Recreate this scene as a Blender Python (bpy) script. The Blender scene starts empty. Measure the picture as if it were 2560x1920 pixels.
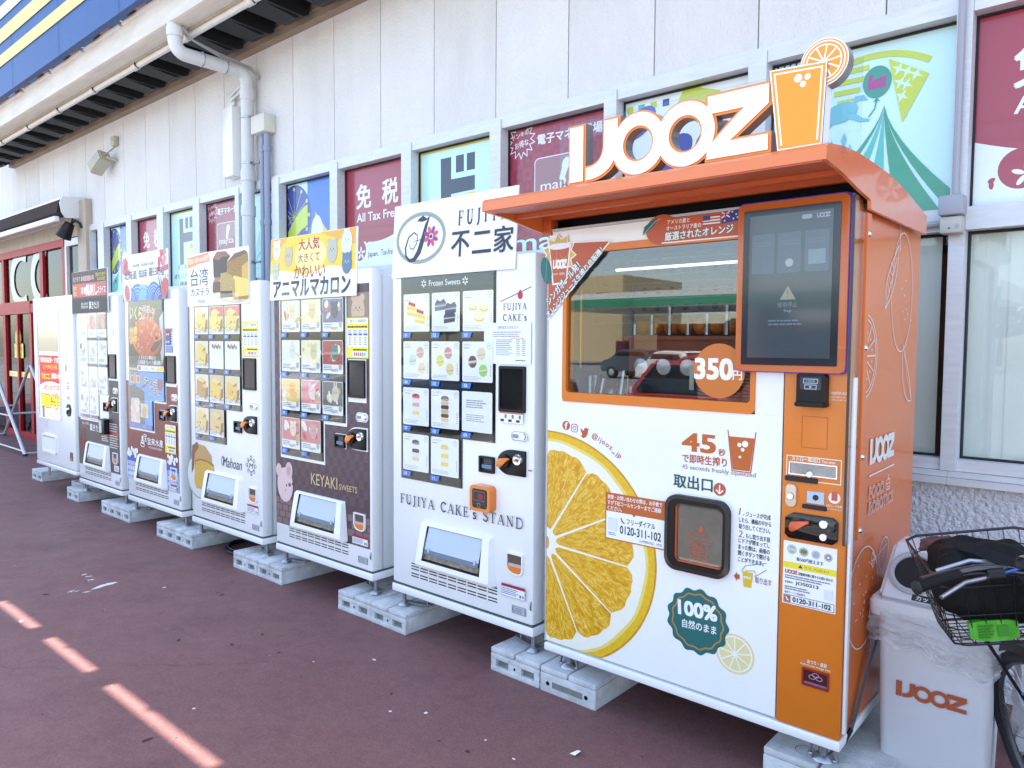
import bpy, bmesh, math, random
from mathutils import Vector, Matrix
random.seed(7)
R = math.radians
scene = bpy.context.scene
COL = scene.collection

# ---------------------------------------------------------------- camera
cam_d = bpy.data.cameras.new("camera")
cam = bpy.data.objects.new("camera", cam_d)
COL.objects.link(cam)
cam_d.sensor_width = 36.0
cam_d.lens = 36.0 * 1854.44 / 2560.0
cam_d.clip_start = 0.05
cam_d.clip_end = 600.0
YAW, PIT, ROL = R(41.0678), R(3.1266), R(0.3800)
fw = Vector((-math.sin(YAW) * math.cos(PIT), math.cos(YAW) * math.cos(PIT), -math.sin(PIT)))
rt = Vector((math.cos(YAW), math.sin(YAW), 0))
up = rt.cross(fw)
r2 = rt * math.cos(ROL) + up * math.sin(ROL)
u2 = -rt * math.sin(ROL) + up * math.cos(ROL)
cam.matrix_world = Matrix(((r2.x, u2.x, -fw.x, 1.126), (r2.y, u2.y, -fw.y, -2.6963), (r2.z, u2.z, -fw.z, 1.6166), (0, 0, 0, 1)))
scene.camera = cam

# ---------------------------------------------------------------- sky, sun, exposure
SUN_TO = Vector((0.10, 0.365, 1.0)).normalized()        # towards the sun: behind the shop, high
elev = math.asin(SUN_TO.z)
azim = math.atan2(SUN_TO.x, SUN_TO.y)
world = bpy.data.worlds.new("World")
scene.world = world
world.use_nodes = True
wn = world.node_tree
sky = wn.nodes.new("ShaderNodeTexSky")
sky.sky_type = 'NISHITA'
sky.sun_disc = False
sky.sun_elevation = elev
sky.sun_rotation = azim
sky.air_density = 1.0
sky.dust_density = 1.5
bg = wn.nodes["Background"]
bg.inputs["Strength"].default_value = 0.15
wn.links.new(sky.outputs[0], bg.inputs[0])
sun_d = bpy.data.lights.new("sun", 'SUN')
sun_d.energy = 4.5
sun_d.angle = R(0.53)
sun_d.color = (1.0, 0.95, 0.88)
sun = bpy.data.objects.new("sun", sun_d)
COL.objects.link(sun)
sun.rotation_euler = SUN_TO.to_track_quat('Z', 'Y').to_euler()
sun.location = (0, 6, 14)
scene.view_settings.view_transform = 'Standard'
scene.view_settings.look = 'None'
scene.view_settings.gamma = 1.0
scene.view_settings.exposure = 2.3
scene.view_settings.use_curve_mapping = False
scene.view_settings.use_white_balance = True          # camera set a little warmer than the blue shade
scene.view_settings.white_balance_temperature = 6900
scene.view_settings.white_balance_tint = 12
scene.cycles.max_bounces = 8
scene.cycles.diffuse_bounces = 4
scene.cycles.glossy_bounces = 4
scene.cycles.transparent_max_bounces = 16
scene.cycles.sample_clamp_indirect = 6.0
scene.cycles.use_denoising = True

# ---------------------------------------------------------------- materials
def lin(h):
    h = h.lstrip('#')
    o = []
    for i in (0, 2, 4):
        c = int(h[i:i + 2], 16) / 255
        o.append(c / 12.92 if c <= 0.04045 else ((c + 0.055) / 1.055) ** 2.4)
    return tuple(o) + (1.0,)
MATS = {}
def mat(key, hexc=None, rough=0.45, metal=0.0, spec=0.5, coat=0.0, var=0.0, vscale=6.0, bump=0.0, bscale=60.0, emit=0.0, bdist=0.01, stretch=None, own=False):
    if key in MATS: return MATS[key]
    m = bpy.data.materials.new(key)
    m.use_nodes = True
    nt = m.node_tree
    b = nt.nodes["Principled BSDF"]
    c = lin(hexc or key)
    b.inputs["Base Color"].default_value = c
    b.inputs["Roughness"].default_value = rough
    b.inputs["Metallic"].default_value = metal
    b.inputs["Specular IOR Level"].default_value = spec
    b.inputs["Coat Weight"].default_value = coat
    b.inputs["Coat Roughness"].default_value = 0.04
    if emit:
        b.inputs["Emission Color"].default_value = c
        b.inputs["Emission Strength"].default_value = emit
    if var or bump:
        tc = nt.nodes.new("ShaderNodeTexCoord")
        src = tc.outputs["Object"]
        if own:
            oi = nt.nodes.new("ShaderNodeObjectInfo"); va = nt.nodes.new("ShaderNodeVectorMath"); va.operation = 'MULTIPLY_ADD'
            va.inputs[1].default_value = (3.7, 2.3, 5.1); nt.links.new(oi.outputs["Location"], va.inputs[0]); nt.links.new(src, va.inputs[2]); src = va.outputs[0]
        if stretch:
            mp = nt.nodes.new("ShaderNodeMapping")
            mp.inputs["Scale"].default_value = stretch
            nt.links.new(src, mp.inputs[0]); src = mp.outputs[0]
    if var:
        n = nt.nodes.new("ShaderNodeTexNoise")
        n.inputs["Scale"].default_value = vscale
        n.inputs["Detail"].default_value = 6.0
        n.inputs["Roughness"].default_value = 0.62
        nt.links.new(src, n.inputs["Vector"])
        rp = nt.nodes.new("ShaderNodeValToRGB")
        rp.color_ramp.elements[0].position = 0.3
        rp.color_ramp.elements[1].position = 0.7
        rp.color_ramp.elements[0].color = tuple(x * (1 - var) for x in c[:3]) + (1,)
        rp.color_ramp.elements[1].color = tuple(min(x * (1 + var * 0.6), 0.9) for x in c[:3]) + (1,)
        nt.links.new(n.outputs[0], rp.inputs[0])
        nt.links.new(rp.outputs[0], b.inputs["Base Color"])
    if bump:
        n2 = nt.nodes.new("ShaderNodeTexNoise")
        n2.inputs["Scale"].default_value = bscale
        n2.inputs["Detail"].default_value = 3.0
        nt.links.new(src, n2.inputs["Vector"])
        bp = nt.nodes.new("ShaderNodeBump")
        bp.inputs["Strength"].default_value = bump
        bp.inputs["Distance"].default_value = bdist
        nt.links.new(n2.outputs[0], bp.inputs["Height"])
        nt.links.new(bp.outputs[0], b.inputs["Normal"])
    MATS[key] = m
    return m
def C(h, rough=0.38):
    """printed colour"""
    return mat("print_" + h.lstrip('#') + ("" if rough == 0.38 else "_%d" % int(rough * 100)), h, rough)
def FL(h):
    """printed film behind window glass: mirror-smooth front"""
    return mat("film_" + h.lstrip('#'), h, 0.35, coat=0.7)
def glass(key, tint=(1, 1, 1), ior=1.5, rough=0.0, base=0.0):
    if key in MATS: return MATS[key]
    m = bpy.data.materials.new(key); m.use_nodes = True
    nt = m.node_tree; nt.nodes.clear()
    out = nt.nodes.new("ShaderNodeOutputMaterial")
    tr = nt.nodes.new("ShaderNodeBsdfTransparent"); tr.inputs[0].default_value = tint + (1,)
    gl = nt.nodes.new("ShaderNodeBsdfGlossy"); gl.inputs["Roughness"].default_value = rough
    fr = nt.nodes.new("ShaderNodeFresnel"); fr.inputs[0].default_value = ior
    mx = nt.nodes.new("ShaderNodeMixShader")
    geo = nt.nodes.new("ShaderNodeNewGeometry"); mr = nt.nodes.new("ShaderNodeMath"); mr.operation = 'MULTIPLY_ADD'      # same reflectance from both faces
    nt.links.new(geo.outputs["Backfacing"], mr.inputs[0]); mr.inputs[1].default_value = 1 / ior - ior; mr.inputs[2].default_value = ior; nt.links.new(mr.outputs[0], fr.inputs[0])
    if base:
        ad = nt.nodes.new("ShaderNodeMath"); ad.operation = 'ADD'; ad.use_clamp = True; ad.inputs[1].default_value = base
        nt.links.new(fr.outputs[0], ad.inputs[0]); nt.links.new(ad.outputs[0], mx.inputs[0])
    else:
        nt.links.new(fr.outputs[0], mx.inputs[0])
    nt.links.new(tr.outputs[0], mx.inputs[1]); nt.links.new(gl.outputs[0], mx.inputs[2])
    nt.links.new(mx.outputs[0], out.inputs[0])
    MATS[key] = m
    return m

WHITE = mat("machine_white_paint", "E9E9E7", 0.28, coat=0.15, var=0.03, vscale=3)
WHITE2 = mat("machine_side_white", "E3E4E4", 0.35, var=0.04, vscale=2)
BLACK = mat("black_plastic", "0D0E10", 0.4, spec=.3, var=0.15, vscale=20)
BLACKG = mat("black_gloss", "0B0C0F", 0.08)
RUBBER = mat("rubber_black", "15161A", 0.6, var=0.2, vscale=30)
STEEL = mat("zinc_steel", "A9ACAE", 0.32, metal=0.9, var=0.2, vscale=30)
ALU = mat("anodised_aluminium", "BFC2C6", 0.42, metal=0.35, var=0.06, vscale=8, stretch=(1, 1, 12))
ALUW = mat("window_frame_aluminium", "D2D4D6", 0.45, metal=0.1, var=0.1, vscale=7, stretch=(1, 6, 6))
GLASS = glass("clear_glass", (0.93, 0.96, 0.95), 1.5)
GLASSD = glass("display_glass", (0.98, 0.99, 0.99), 1.3)
ACRYL = glass("clear_acrylic", (0.96, 0.98, 0.98), 1.35)
ORANGE = mat("orange_paint", "D4731A", 0.36, coat=0.15, var=0.05, vscale=4)
ORANGE_G = mat("orange_gloss_paint", "DA6E28", 0.3, coat=0.18, var=0.03, vscale=4)

# ---------------------------------------------------------------- mesh helpers
class G:
    """collects faces; build() links them as ONE mesh object"""
    def __init__(s): s.v = []; s.f = []; s.m = []; s.sm = []; s.mats = []
    def mi(s, m):
        if m not in s.mats: s.mats.append(m)
        return s.mats.index(m)
    def face(s, pts, m, smooth=False):
        i = len(s.v); s.v += [tuple(p) for p in pts]
        s.f.append(tuple(range(i, i + len(pts)))); s.m.append(s.mi(m)); s.sm.append(smooth)
    def mesh(s, vs, fs, m, smooth=False):
        i = len(s.v); s.v += [tuple(p) for p in vs]; k = s.mi(m)
        for f in fs: s.f.append(tuple(i + a for a in f)); s.m.append(k); s.sm.append(smooth)
        return s
    def box(s, a, b, m):
        x0, y0, z0 = a; x1, y1, z1 = b
        vs = [(x0, y0, z0), (x1, y0, z0), (x1, y1, z0), (x0, y1, z0), (x0, y0, z1), (x1, y0, z1), (x1, y1, z1), (x0, y1, z1)]
        return s.mesh(vs, [(0, 3, 2, 1), (4, 5, 6, 7), (0, 1, 5, 4), (1, 2, 6, 5), (2, 3, 7, 6), (3, 0, 4, 7)], m)
    def rbox(s, a, b, m, r=0.01, seg=2):
        bm = bmesh.new()
        x0, y0, z0 = a; x1, y1, z1 = b
        bmesh.ops.create_cube(bm, size=1.0)
        for v in bm.verts: v.co = Vector(((x0 + x1) / 2 + v.co.x * (x1 - x0), (y0 + y1) / 2 + v.co.y * (y1 - y0), (z0 + z1) / 2 + v.co.z * (z1 - z0)))
        bmesh.ops.bevel(bm, geom=bm.edges[:], offset=r, segments=seg, affect='EDGES', profile=0.5)
        s.addbm(bm, m, True); return s
    def addbm(s, bm, m, smooth=False):
        bm.verts.index_update(); 
        s.mesh([v.co[:] for v in bm.verts], [[v.index for v in f.verts] for f in bm.faces], m, smooth); bm.free()
    def prism(s, poly, fr, d0, d1, m, mside=None, bev=0):
        """poly (u,v) in frame fr pushed from depth d0 to d1 along the outward normal"""
        O, U, V, N = fr
        P = lambda p, d: O + U * p[0] + V * p[1] + N * d
        n = len(poly)
        vs = [P(p, d0) for p in poly] + [P(p, d1) for p in poly]
        ar = sum(poly[i][0] * poly[(i + 1) % n][1] - poly[(i + 1) % n][0] * poly[i][1] for i in range(n))
        idx = list(range(n)) if ar > 0 else list(range(n - 1, -1, -1))
        if bev:
            bm = bmesh.new(); bv = [bm.verts.new(v) for v in vs]
            bm.faces.new([bv[n + i] for i in idx]); bm.faces.new([bv[i] for i in reversed(idx)])
            for k in range(n):
                i, j = idx[k], idx[(k + 1) % n]; bm.faces.new((bv[i], bv[j], bv[n + j], bv[n + i]))
            bmesh.ops.bevel(bm, geom=bm.edges[:], offset=bev, segments=2, affect='EDGES', profile=0.5)
            s.addbm(bm, m, True); return s
        s.mesh(vs, [[n + i for i in idx], [i for i in reversed(idx)]], m)
        s.mesh(vs, [(idx[k], idx[(k + 1) % n], n + idx[(k + 1) % n], n + idx[k]) for k in range(n)], mside or m)
        return s
    def ringprism(s, outer, inner, fr, d0, d1, m, mside=None):
        O, U, V, N = fr
        P = lambda p, d: O + U * p[0] + V * p[1] + N * d
        n = len(outer)
        vs = [P(p, d1) for p in outer] + [P(p, d1) for p in inner] + [P(p, d0) for p in outer] + [P(p, d0) for p in inner]
        s.mesh(vs, [(i, (i + 1) % n, n + (i + 1) % n, n + i) for i in range(n)], m)
        s.mesh(vs, [(2 * n + i, 2 * n + (i + 1) % n, (i + 1) % n, i) for i in range(n)] + [(n + i, n + (i + 1) % n, 3 * n + (i + 1) % n, 3 * n + i) for i in range(n)], mside or m)
        return s
    def tube(s, pts, r, m, n=8, closed=False, rads=None, caps=True):
        pts = [Vector(p) for p in pts]; k = len(pts); vs = []; prev = None
        for i, p in enumerate(pts):
            if closed: t = (pts[(i + 1) % k] - pts[i - 1])
            else: t = pts[min(i + 1, k - 1)] - pts[max(i - 1, 0)]
            t.normalize()
            if prev is None:
                a = Vector((0, 0, 1)) if abs(t.z) < 0.9 else Vector((1, 0, 0))
                x = t.cross(a).normalized()
            else:
                x = (prev - t * prev.dot(t)).normalized()
            prev = x; y = t.cross(x)
            rr = rads[i] if rads else r
            vs += [p + (x * math.cos(2 * math.pi * j / n) + y * math.sin(2 * math.pi * j / n)) * rr for j in range(n)]
        fs = []
        for i in range(k if closed else k - 1):
            a = i * n; b = ((i + 1) % k) * n
            fs += [(a + j, a + (j + 1) % n, b + (j + 1) % n, b + j) for j in range(n)]
        s.mesh(vs, fs, m, True)
        if caps and not closed:
            s.mesh(vs[:n], [tuple(range(n - 1, -1, -1))], m); s.mesh(vs[-n:], [tuple(range(n))], m)
        return s
    def lathe(s, prof, c, m, axis=(0, 0, 1), n=24, smooth=True):
        ax = Vector(axis).normalized()
        a = Vector((1, 0, 0)) if abs(ax.x) < 0.9 else Vector((0, 0, 1))
        x = ax.cross(a).normalized(); y = ax.cross(x); c = Vector(c)
        vs = [c + ax * h + (x * math.cos(2 * math.pi * j / n) + y * math.sin(2 * math.pi * j / n)) * r for r, h in prof for j in range(n)]
        fs = [(i * n + j, i * n + (j + 1) % n, (i + 1) * n + (j + 1) % n, (i + 1) * n + j) for i in range(len(prof) - 1) for j in range(n)]
        return s.mesh(vs, fs, m, smooth)
    def disc(s, c, r, axis, m, n=24):
        ax = Vector(axis).normalized(); a = Vector((1, 0, 0)) if abs(ax.x) < 0.9 else Vector((0, 0, 1))
        x = ax.cross(a).normalized(); y = ax.cross(x); c = Vector(c)
        s.face([c + (x * math.cos(2 * math.pi * j / n) + y * math.sin(2 * math.pi * j / n)) * r for j in range(n)], m)
        return s
    def ribbon(s, pts, w, th, nrm, m):
        pts = [Vector(p) for p in pts]; vs = []; k = len(pts); nrm = Vector(nrm)
        for i, p in enumerate(pts):
            t = (pts[min(i + 1, k - 1)] - pts[max(i - 1, 0)]).normalized()
            sd = t.cross(nrm).normalized() * w / 2; up_ = sd.cross(t).normalized() * th / 2
            vs += [p - sd - up_, p + sd - up_, p + sd + up_, p - sd + up_]
        fs = [(4 * i + j, 4 * i + (j + 1) % 4, 4 * i + 4 + (j + 1) % 4, 4 * i + 4 + j) for i in range(k - 1) for j in range(4)]
        fs += [(3, 2, 1, 0), (4 * k - 4, 4 * k - 3, 4 * k - 2, 4 * k - 1)]
        return s.mesh(vs, fs, m, True)
    def build(s, name, parent=None, origin=None, label=None, cat=None, group=None, kind=None, bevel=0):
        me = bpy.data.meshes.new(name)
        o0 = Vector(origin) if origin is not None else Vector((0, 0, 0))
        me.from_pydata([tuple(Vector(v) - o0) for v in s.v], [], s.f)
        for m in s.mats: me.materials.append(m)
        me.polygons.foreach_set("material_index", s.m)
        me.polygons.foreach_set("use_smooth", s.sm)
        if any(s.sm):
            try: me.set_sharp_from_angle(angle=R(40))
            except Exception: pass
        me.update()
        o = bpy.data.objects.new(name, me); COL.objects.link(o)
        o.location = o0
        if parent: o.parent = parent
        tag(o, label, cat, group, kind)
        return o
def tag(o, label=None, cat=None, group=None, kind=None):
    if label: o["label"] = label
    if cat: o["category"] = cat
    if group: o["group"] = group
    if kind: o["kind"] = kind
    return o
def thing(name, label, cat, loc=(0, 0, 0), rotz=0, group=None):
    o = bpy.data.objects.new(name, None); COL.objects.link(o)
    o.empty_display_size = 0.2; o.location = loc; o.rotation_euler = (0, 0, rotz)
    return tag(o, label, cat, group)
X_, Y_, Z_ = Vector((1, 0, 0)), Vector((0, 1, 0)), Vector((0, 0, 1))
def front(y, x=0.0, z=0.0): return (Vector((x, y, z)), X_, Z_, -Y_)
def side(x, y=0.0, z=0.0): return (Vector((x, y, z)), Y_, Z_, X_)

# ---------------------------------------------------------------- 2-D shapes
def rr(u0, v0, u1, v1, r, n=5):
    p = []
    for cx, cy, a in ((u1 - r, v1 - r, 0), (u0 + r, v1 - r, 90), (u0 + r, v0 + r, 180), (u1 - r, v0 + r, 270)):
        p += [(cx + r * math.cos(R(a + 90 * i / n)), cy + r * math.sin(R(a + 90 * i / n))) for i in range(n + 1)]
    return p
def ell(u, v, a, b=None, n=28, rot=0, t0=0, t1=360):
    b = a if b is None else b; c_, s_ = math.cos(R(rot)), math.sin(R(rot)); p = []
    full = abs(t1 - t0) >= 360
    for i in range(n if full else n + 1):
        t = R(t0 + (t1 - t0) * i / n); x, y = a * math.cos(t), b * math.sin(t)
        p.append((u + x * c_ - y * s_, v + x * s_ + y * c_))
    return p
def star(u, v, r0, r1, k, rot=90):
    return [(u + (r0 if i % 2 == 0 else r1) * math.cos(R(rot + 180 * i / k)), v + (r0 if i % 2 == 0 else r1) * math.sin(R(rot + 180 * i / k))) for i in range(2 * k)]
def bez(p0, p1, p2, p3, n=12):
    return [tuple((1 - t) ** 3 * a + 3 * (1 - t) ** 2 * t * b + 3 * (1 - t) * t * t * c + t ** 3 * d for a, b, c, d in zip(p0, p1, p2, p3)) for t in [i / n for i in range(n + 1)]]
def stroke(pts, w, closed=False):
    """outline quads of a polyline of width w (number or list)"""
    k = len(pts); L = []; Rr = []
    for i in range(k):
        if closed: a, b, c = pts[i - 1], pts[i], pts[(i + 1) % k]
        else: a, b, c = pts[max(i - 1, 0)], pts[i], pts[min(i + 1, k - 1)]
        d1 = Vector((b[0] - a[0], b[1] - a[1])); d2 = Vector((c[0] - b[0], c[1] - b[1]))
        if d1.length < 1e-9: d1 = d2
        if d2.length < 1e-9: d2 = d1
        d1.normalize(); d2.normalize()
        n1 = Vector((-d1.y, d1.x)); n2 = Vector((-d2.y, d2.x)); n_ = n1 + n2
        if n_.length < 1e-6: n_ = n1
        n_.normalize(); k_ = 1 / max(n_.dot(n1), 0.35)
        ww = (w[i] if isinstance(w, (list, tuple)) else w) / 2 * k_
        L.append((b[0] + n_.x * ww, b[1] + n_.y * ww)); Rr.append((b[0] - n_.x * ww, b[1] - n_.y * ww))
    return L, Rr
_TX = {}
def text_mesh(s, bold):
    k = (s, bold)
    if k in _TX: return _TX[k]
    c = bpy.data.curves.new('t', 'FONT'); c.body = s; c.size = 1; c.offset = bold; c.resolution_u = 3
    o = bpy.data.objects.new('t', c); COL.objects.link(o)
    dg = bpy.context.evaluated_depsgraph_get()
    ev = o.evaluated_get(dg); me = ev.to_mesh()
    vs = [(v.co.x, v.co.y) for v in me.vertices]; fs = [tuple(p.vertices) for p in me.polygons]
    ev.to_mesh_clear(); bpy.data.objects.remove(o); bpy.data.curves.remove(c)
    _TX[k] = (vs, fs); return _TX[k]

class Art(G):
    """flat print on a plane: every shape sits a hair above the one before"""
    EPS = 0.00004
    def __init__(s, fr, base=0.0008, off=(0, 0)):
        super().__init__(); s.cuts = []; s.fr = fr; s.d = base; s.off = off; s.clip = None
    def P(s, p):
        O, U, V, N = s.fr
        u, v = p[0] + s.off[0], p[1] + s.off[1]
        if s.clip:
            c = s.clip; u = min(max(u, c[0]), c[2]); v = min(max(v, c[1]), c[3])
        return O + U * u + V * v + N * s.d
    def step(s): s.d += s.EPS
    def cut(s, name): s.cuts.append((len(s.f), name))
    def build_pieces(s, parent, first):
        """one object for each stretch of faces between two cuts"""
        ends = [(0, first)] + s.cuts + [(len(s.f), None)]
        for (a, nm), (b, _) in zip(ends[:-1], ends[1:]):
            if a == b: continue
            g = G()
            for f, m, sm in zip(s.f[a:b], s.m[a:b], s.sm[a:b]): g.face([s.v[i] for i in f], s.mats[m], sm)
            g.build(nm, parent)
    def poly(s, pts, m):
        n = len(pts)
        ar = sum(pts[i][0] * pts[(i + 1) % n][1] - pts[(i + 1) % n][0] * pts[i][1] for i in range(n))
        s.face([s.P(p) for p in (pts if ar > 0 else pts[::-1])], m); s.step()
    def rect(s, u0, v0, u1, v1, m, r=0):
        s.poly(rr(u0, v0, u1, v1, r, 4) if r else [(u0, v0), (u1, v0), (u1, v1), (u0, v1)], m)
    def circ(s, u, v, a, m, b=None, **k): s.poly(ell(u, v, a, b, **k), m)
    def line(s, pts, w, m, closed=False):
        L, Rr = stroke(pts, w, closed); n = len(L)
        vs = [s.P(p) for p in L] + [s.P(p) for p in Rr]
        s.mesh(vs, [(n + i, n + (i + 1) % n, (i + 1) % n, i) for i in range(n if closed else n - 1)], m); s.step()
    def ring(s, u, v, a, w, m, b=None, **k): s.line(ell(u, v, a, b, **k), w, m, closed=True)
    def frame(s, u0, v0, u1, v1, w, m): s.line([(u0, v0), (u1, v0), (u1, v1), (u0, v1)], w, m, closed=True)
    def T(s, t, u, v, h, m, w=None, b=0.0, al='l', rot=0, sh=0.0, ol=None):
        """text whose ink box has height h (and width w), lower left at u, v"""
        vs0, _ = text_mesh(t, 0.0)
        if not vs0: return
        x0 = min(p[0] for p in vs0); x1 = max(p[0] for p in vs0); y0 = min(p[1] for p in vs0); y1 = max(p[1] for p in vs0)
        ky = h / max(y1 - y0, 1e-6); kx = (w / max(x1 - x0, 1e-6)) if w else ky
        W = (x1 - x0) * kx; u -= {'l': 0, 'c': W / 2, 'r': W}[al]
        c_, s_ = math.cos(R(rot)), math.sin(R(rot))
        vs, fs = text_mesh(t, 0.0)
        jobs = []
        if ol: jobs += [(ol[1] * math.cos(R(45 * q)), ol[1] * math.sin(R(45 * q)), ol[0]) for q in range(8)]
        if b > 0: jobs += [(b * dx, b * dy, m) for dx, dy in ((-.75, -.65), (.75, -.65), (-.75, .65), (.75, .65))]
        jobs.append((0, 0, m))
        for ox, oy, mm in jobs:
            out = []
            for x, y in vs:
                a = (x - x0 + ox) * kx + sh * (y - y0) * ky; q = (y - y0 + oy) * ky
                out.append(s.P((u + a * c_ - q * s_, v + a * s_ + q * c_)))
            s.mesh(out, fs, mm); s.step()
        return W
    def lines(s, u0, v0, u1, v1, n, m, fill=0.5, seed=1):
        """rows of print too small to read"""
        rnd = random.Random(seed); hh = (v1 - v0) / n
        for i in range(n):
            y = v1 - hh * (i + 1) + hh * (1 - fill) / 2; x = u0; end = u1 - (u1 - u0) * rnd.random() * 0.25
            while x < end:
                L = (0.6 + rnd.random() * 1.8) * hh
                s.face([s.P(p) for p in ((x, y), (min(x + L, end), y), (min(x + L, end), y + hh * fill), (x, y + hh * fill))], m)
                x += L + hh * 0.22
        s.step()
    def serif(s, t, u, v, h, m, w=None, gap=0.16, track=None):
        """roman capitals with thin and thick strokes"""
        k = 0.62
        A = dict(F=(0.56, [(((.14, 0), (.14, 1)), 1), (((.02, 0), (.28, 0)), 2), (((.02, 1), (.54, 1)), 2), (((.53, 1), (.53, .80)), 2), (((.14, .52), (.42, .52)), 2), (((.42, .62), (.42, .42)), 2)]),
                 U=(0.74, [(((.15, 1), (.15, .3), (.22, .08), (.38, .0), (.52, .07), (.60, .3)), 1), (((.60, .28), (.60, 1)), 2), (((.02, 1), (.29, 1)), 2), (((.48, 1), (.72, 1)), 2)]),
                 J=(0.42, [(((.24, 1), (.24, .16), (.18, -.08), (.04, -.16)), 1), (((.10, 1), (.40, 1)), 2)]),
                 I=(0.32, [(((.16, 0), (.16, 1)), 1), (((.03, 0), (.29, 0)), 2), (((.03, 1), (.29, 1)), 2)]),
                 Y=(0.70, [(((.10, 1), (.35, .46)), 1), (((.60, 1), (.35, .46)), 2), (((.35, .48), (.35, 0)), 1), (((.22, 0), (.48, 0)), 2), (((0, 1), (.24, 1)), 2), (((.48, 1), (.70, 1)), 2)]),
                 A=(0.74, [(((.08, 0), (.36, 1)), 2), (((.36, 1), (.64, 0)), 1), (((.18, .34), (.54, .34)), 2), (((0, 0), (.20, 0)), 2), (((.50, 0), (.74, 0)), 2)]),
                 C=(0.70, [(ell(.40, .5, .30, .49, 18, 0, 42, 318), 1), (((.63, .98), (.63, .74)), 2)]),
                 K=(0.72, [(((.14, 0), (.14, 1)), 1), (((.58, 1), (.16, .46)), 2), (((.26, .58), (.60, 0)), 1), (((.02, 0), (.28, 0)), 2), (((.02, 1), (.28, 1)), 2), (((.48, 1), (.68, 1)), 2), (((.50, 0), (.74, 0)), 2)]),
                 E=(0.60, [(((.14, 0), (.14, 1)), 1), (((.02, 0), (.56, 0)), 2), (((.02, 1), (.52, 1)), 2), (((.52, 1), (.52, .82)), 2), (((.56, 0), (.56, .2)), 2), (((.14, .52), (.42, .52)), 2), (((.42, .62), (.42, .42)), 2)]),
                 S=(0.54, [(bez((.46, .84), (.40, 1.06), (.04, 1.06), (.08, .74)) + bez((.08, .74), (.12, .52), (.50, .52), (.48, .24))[1:] + bez((.48, .24), (.44, -.08), (.08, -.06), (.06, .20))[1:], 1), (((.46, .98), (.46, .76)), 2), (((.06, .22), (.06, .02)), 2)]),
                 T=(0.66, [(((.33, 0), (.33, 1)), 1), (((.03, 1), (.63, 1)), 2), (((.03, 1), (.03, .80)), 2), (((.63, 1), (.63, .80)), 2), (((.20, 0), (.46, 0)), 2)]),
                 N=(0.78, [(((.14, 0), (.14, 1)), 2), (((.12, 1), (.62, .02)), 1), (((.62, 0), (.62, 1)), 2), (((.03, 0), (.25, 0)), 2), (((.0, 1), (.2, 1)), 2), (((.5, 1), (.74, 1)), 2)]),
                 D=(0.76, [(((.14, 0), (.14, 1)), 1), (((.02, 0), (.34, 0)) + tuple(ell(.34, .5, .34, .5, 12, 0, -90, 90)) + ((.02, 1),), 1.6)]))
        A['s'] = (0.36, [(tuple((x * .68, y * .6) for x, y in A['S'][1][0][0]), 1)])
        A["'"] = (0.16, [(((.10, 1.02), (.04, .80)), 1)])
        A[' '] = (0.42, [])
        tot = sum(A[c][0] + gap for c in t) - gap
        ks = w / tot if w else h * 0.9
        x = u
        for c in t:
            cw, ss = A[c]
            for pts, kind in ss:
                th = h * (0.145 if kind == 1 else 0.062 if kind == 2 else 0.10)
                s.line([(x + a * ks, v + b * h) for a, b in pts], th, m)
            x += (cw + gap) * ks
LOGO = dict(O1=(1.445, 0.483), O2=(2.326, 0.483), ro=0.53, ri=0.28)
def logo_shapes():
    """the five letters of the juice stand in units of letter height: list of ('poly', pts) / ('ring', c, ro, ri)"""
    S = []
    S.append(('poly', [(0, 0.0), (0.32, 0.0), (0.32, 1.0), (0, 1.0)]))
    outer = [(1.05, 1.0), (1.05, .60)] + bez((1.05, .60), (1.05, .20), (.80, .0), (.36, .0), 10)[1:]
    inner = [(.36, .24)] + bez((.36, .24), (.62, .24), (.74, .36), (.74, .62), 10)[1:] + [(.74, 1.0)]
    S.append(('poly', outer + inner))
    S.append(('ring', LOGO['O1'], LOGO['ro'], LOGO['ri']))
    S.append(('ring', LOGO['O2'], LOGO['ro'], LOGO['ri']))
    S.append(('poly', [(2.70, 1.0), (3.71, 1.0), (3.71, .69), (3.13, .26), (3.71, .26), (3.71, 0.0), (2.70, 0.0), (2.70, .20), (3.28, .70), (2.70, .70)]))
    return S
def grow(pts, d):
    n = len(pts); ar = sum(pts[i][0] * pts[(i + 1) % n][1] - pts[(i + 1) % n][0] * pts[i][1] for i in range(n))
    L, Rr = stroke(pts, 2 * abs(d), True)
    out_ = Rr if ar > 0 else L; in_ = L if ar > 0 else Rr
    return out_ if d > 0 else in_
def logo(a, u, v, h, m, w=None, rot=0, kx=None):
    kx = kx or ((w / 3.71) if w else h); c_, s_ = math.cos(R(rot)), math.sin(R(rot))
    f = lambda p: (u + p[0] * kx * c_ - p[1] * h * s_, v + p[0] * kx * s_ + p[1] * h * c_)
    for sh in logo_shapes():
        if sh[0] == 'poly': a.poly([f(p) for p in sh[1]], m)
        else:
            (cx, cy), ro, ri = sh[1:]
            a.line([f(p) for p in ell(cx, cy, (ro + ri) / 2, n=32)], (ro - ri) * h, m, closed=True)

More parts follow.
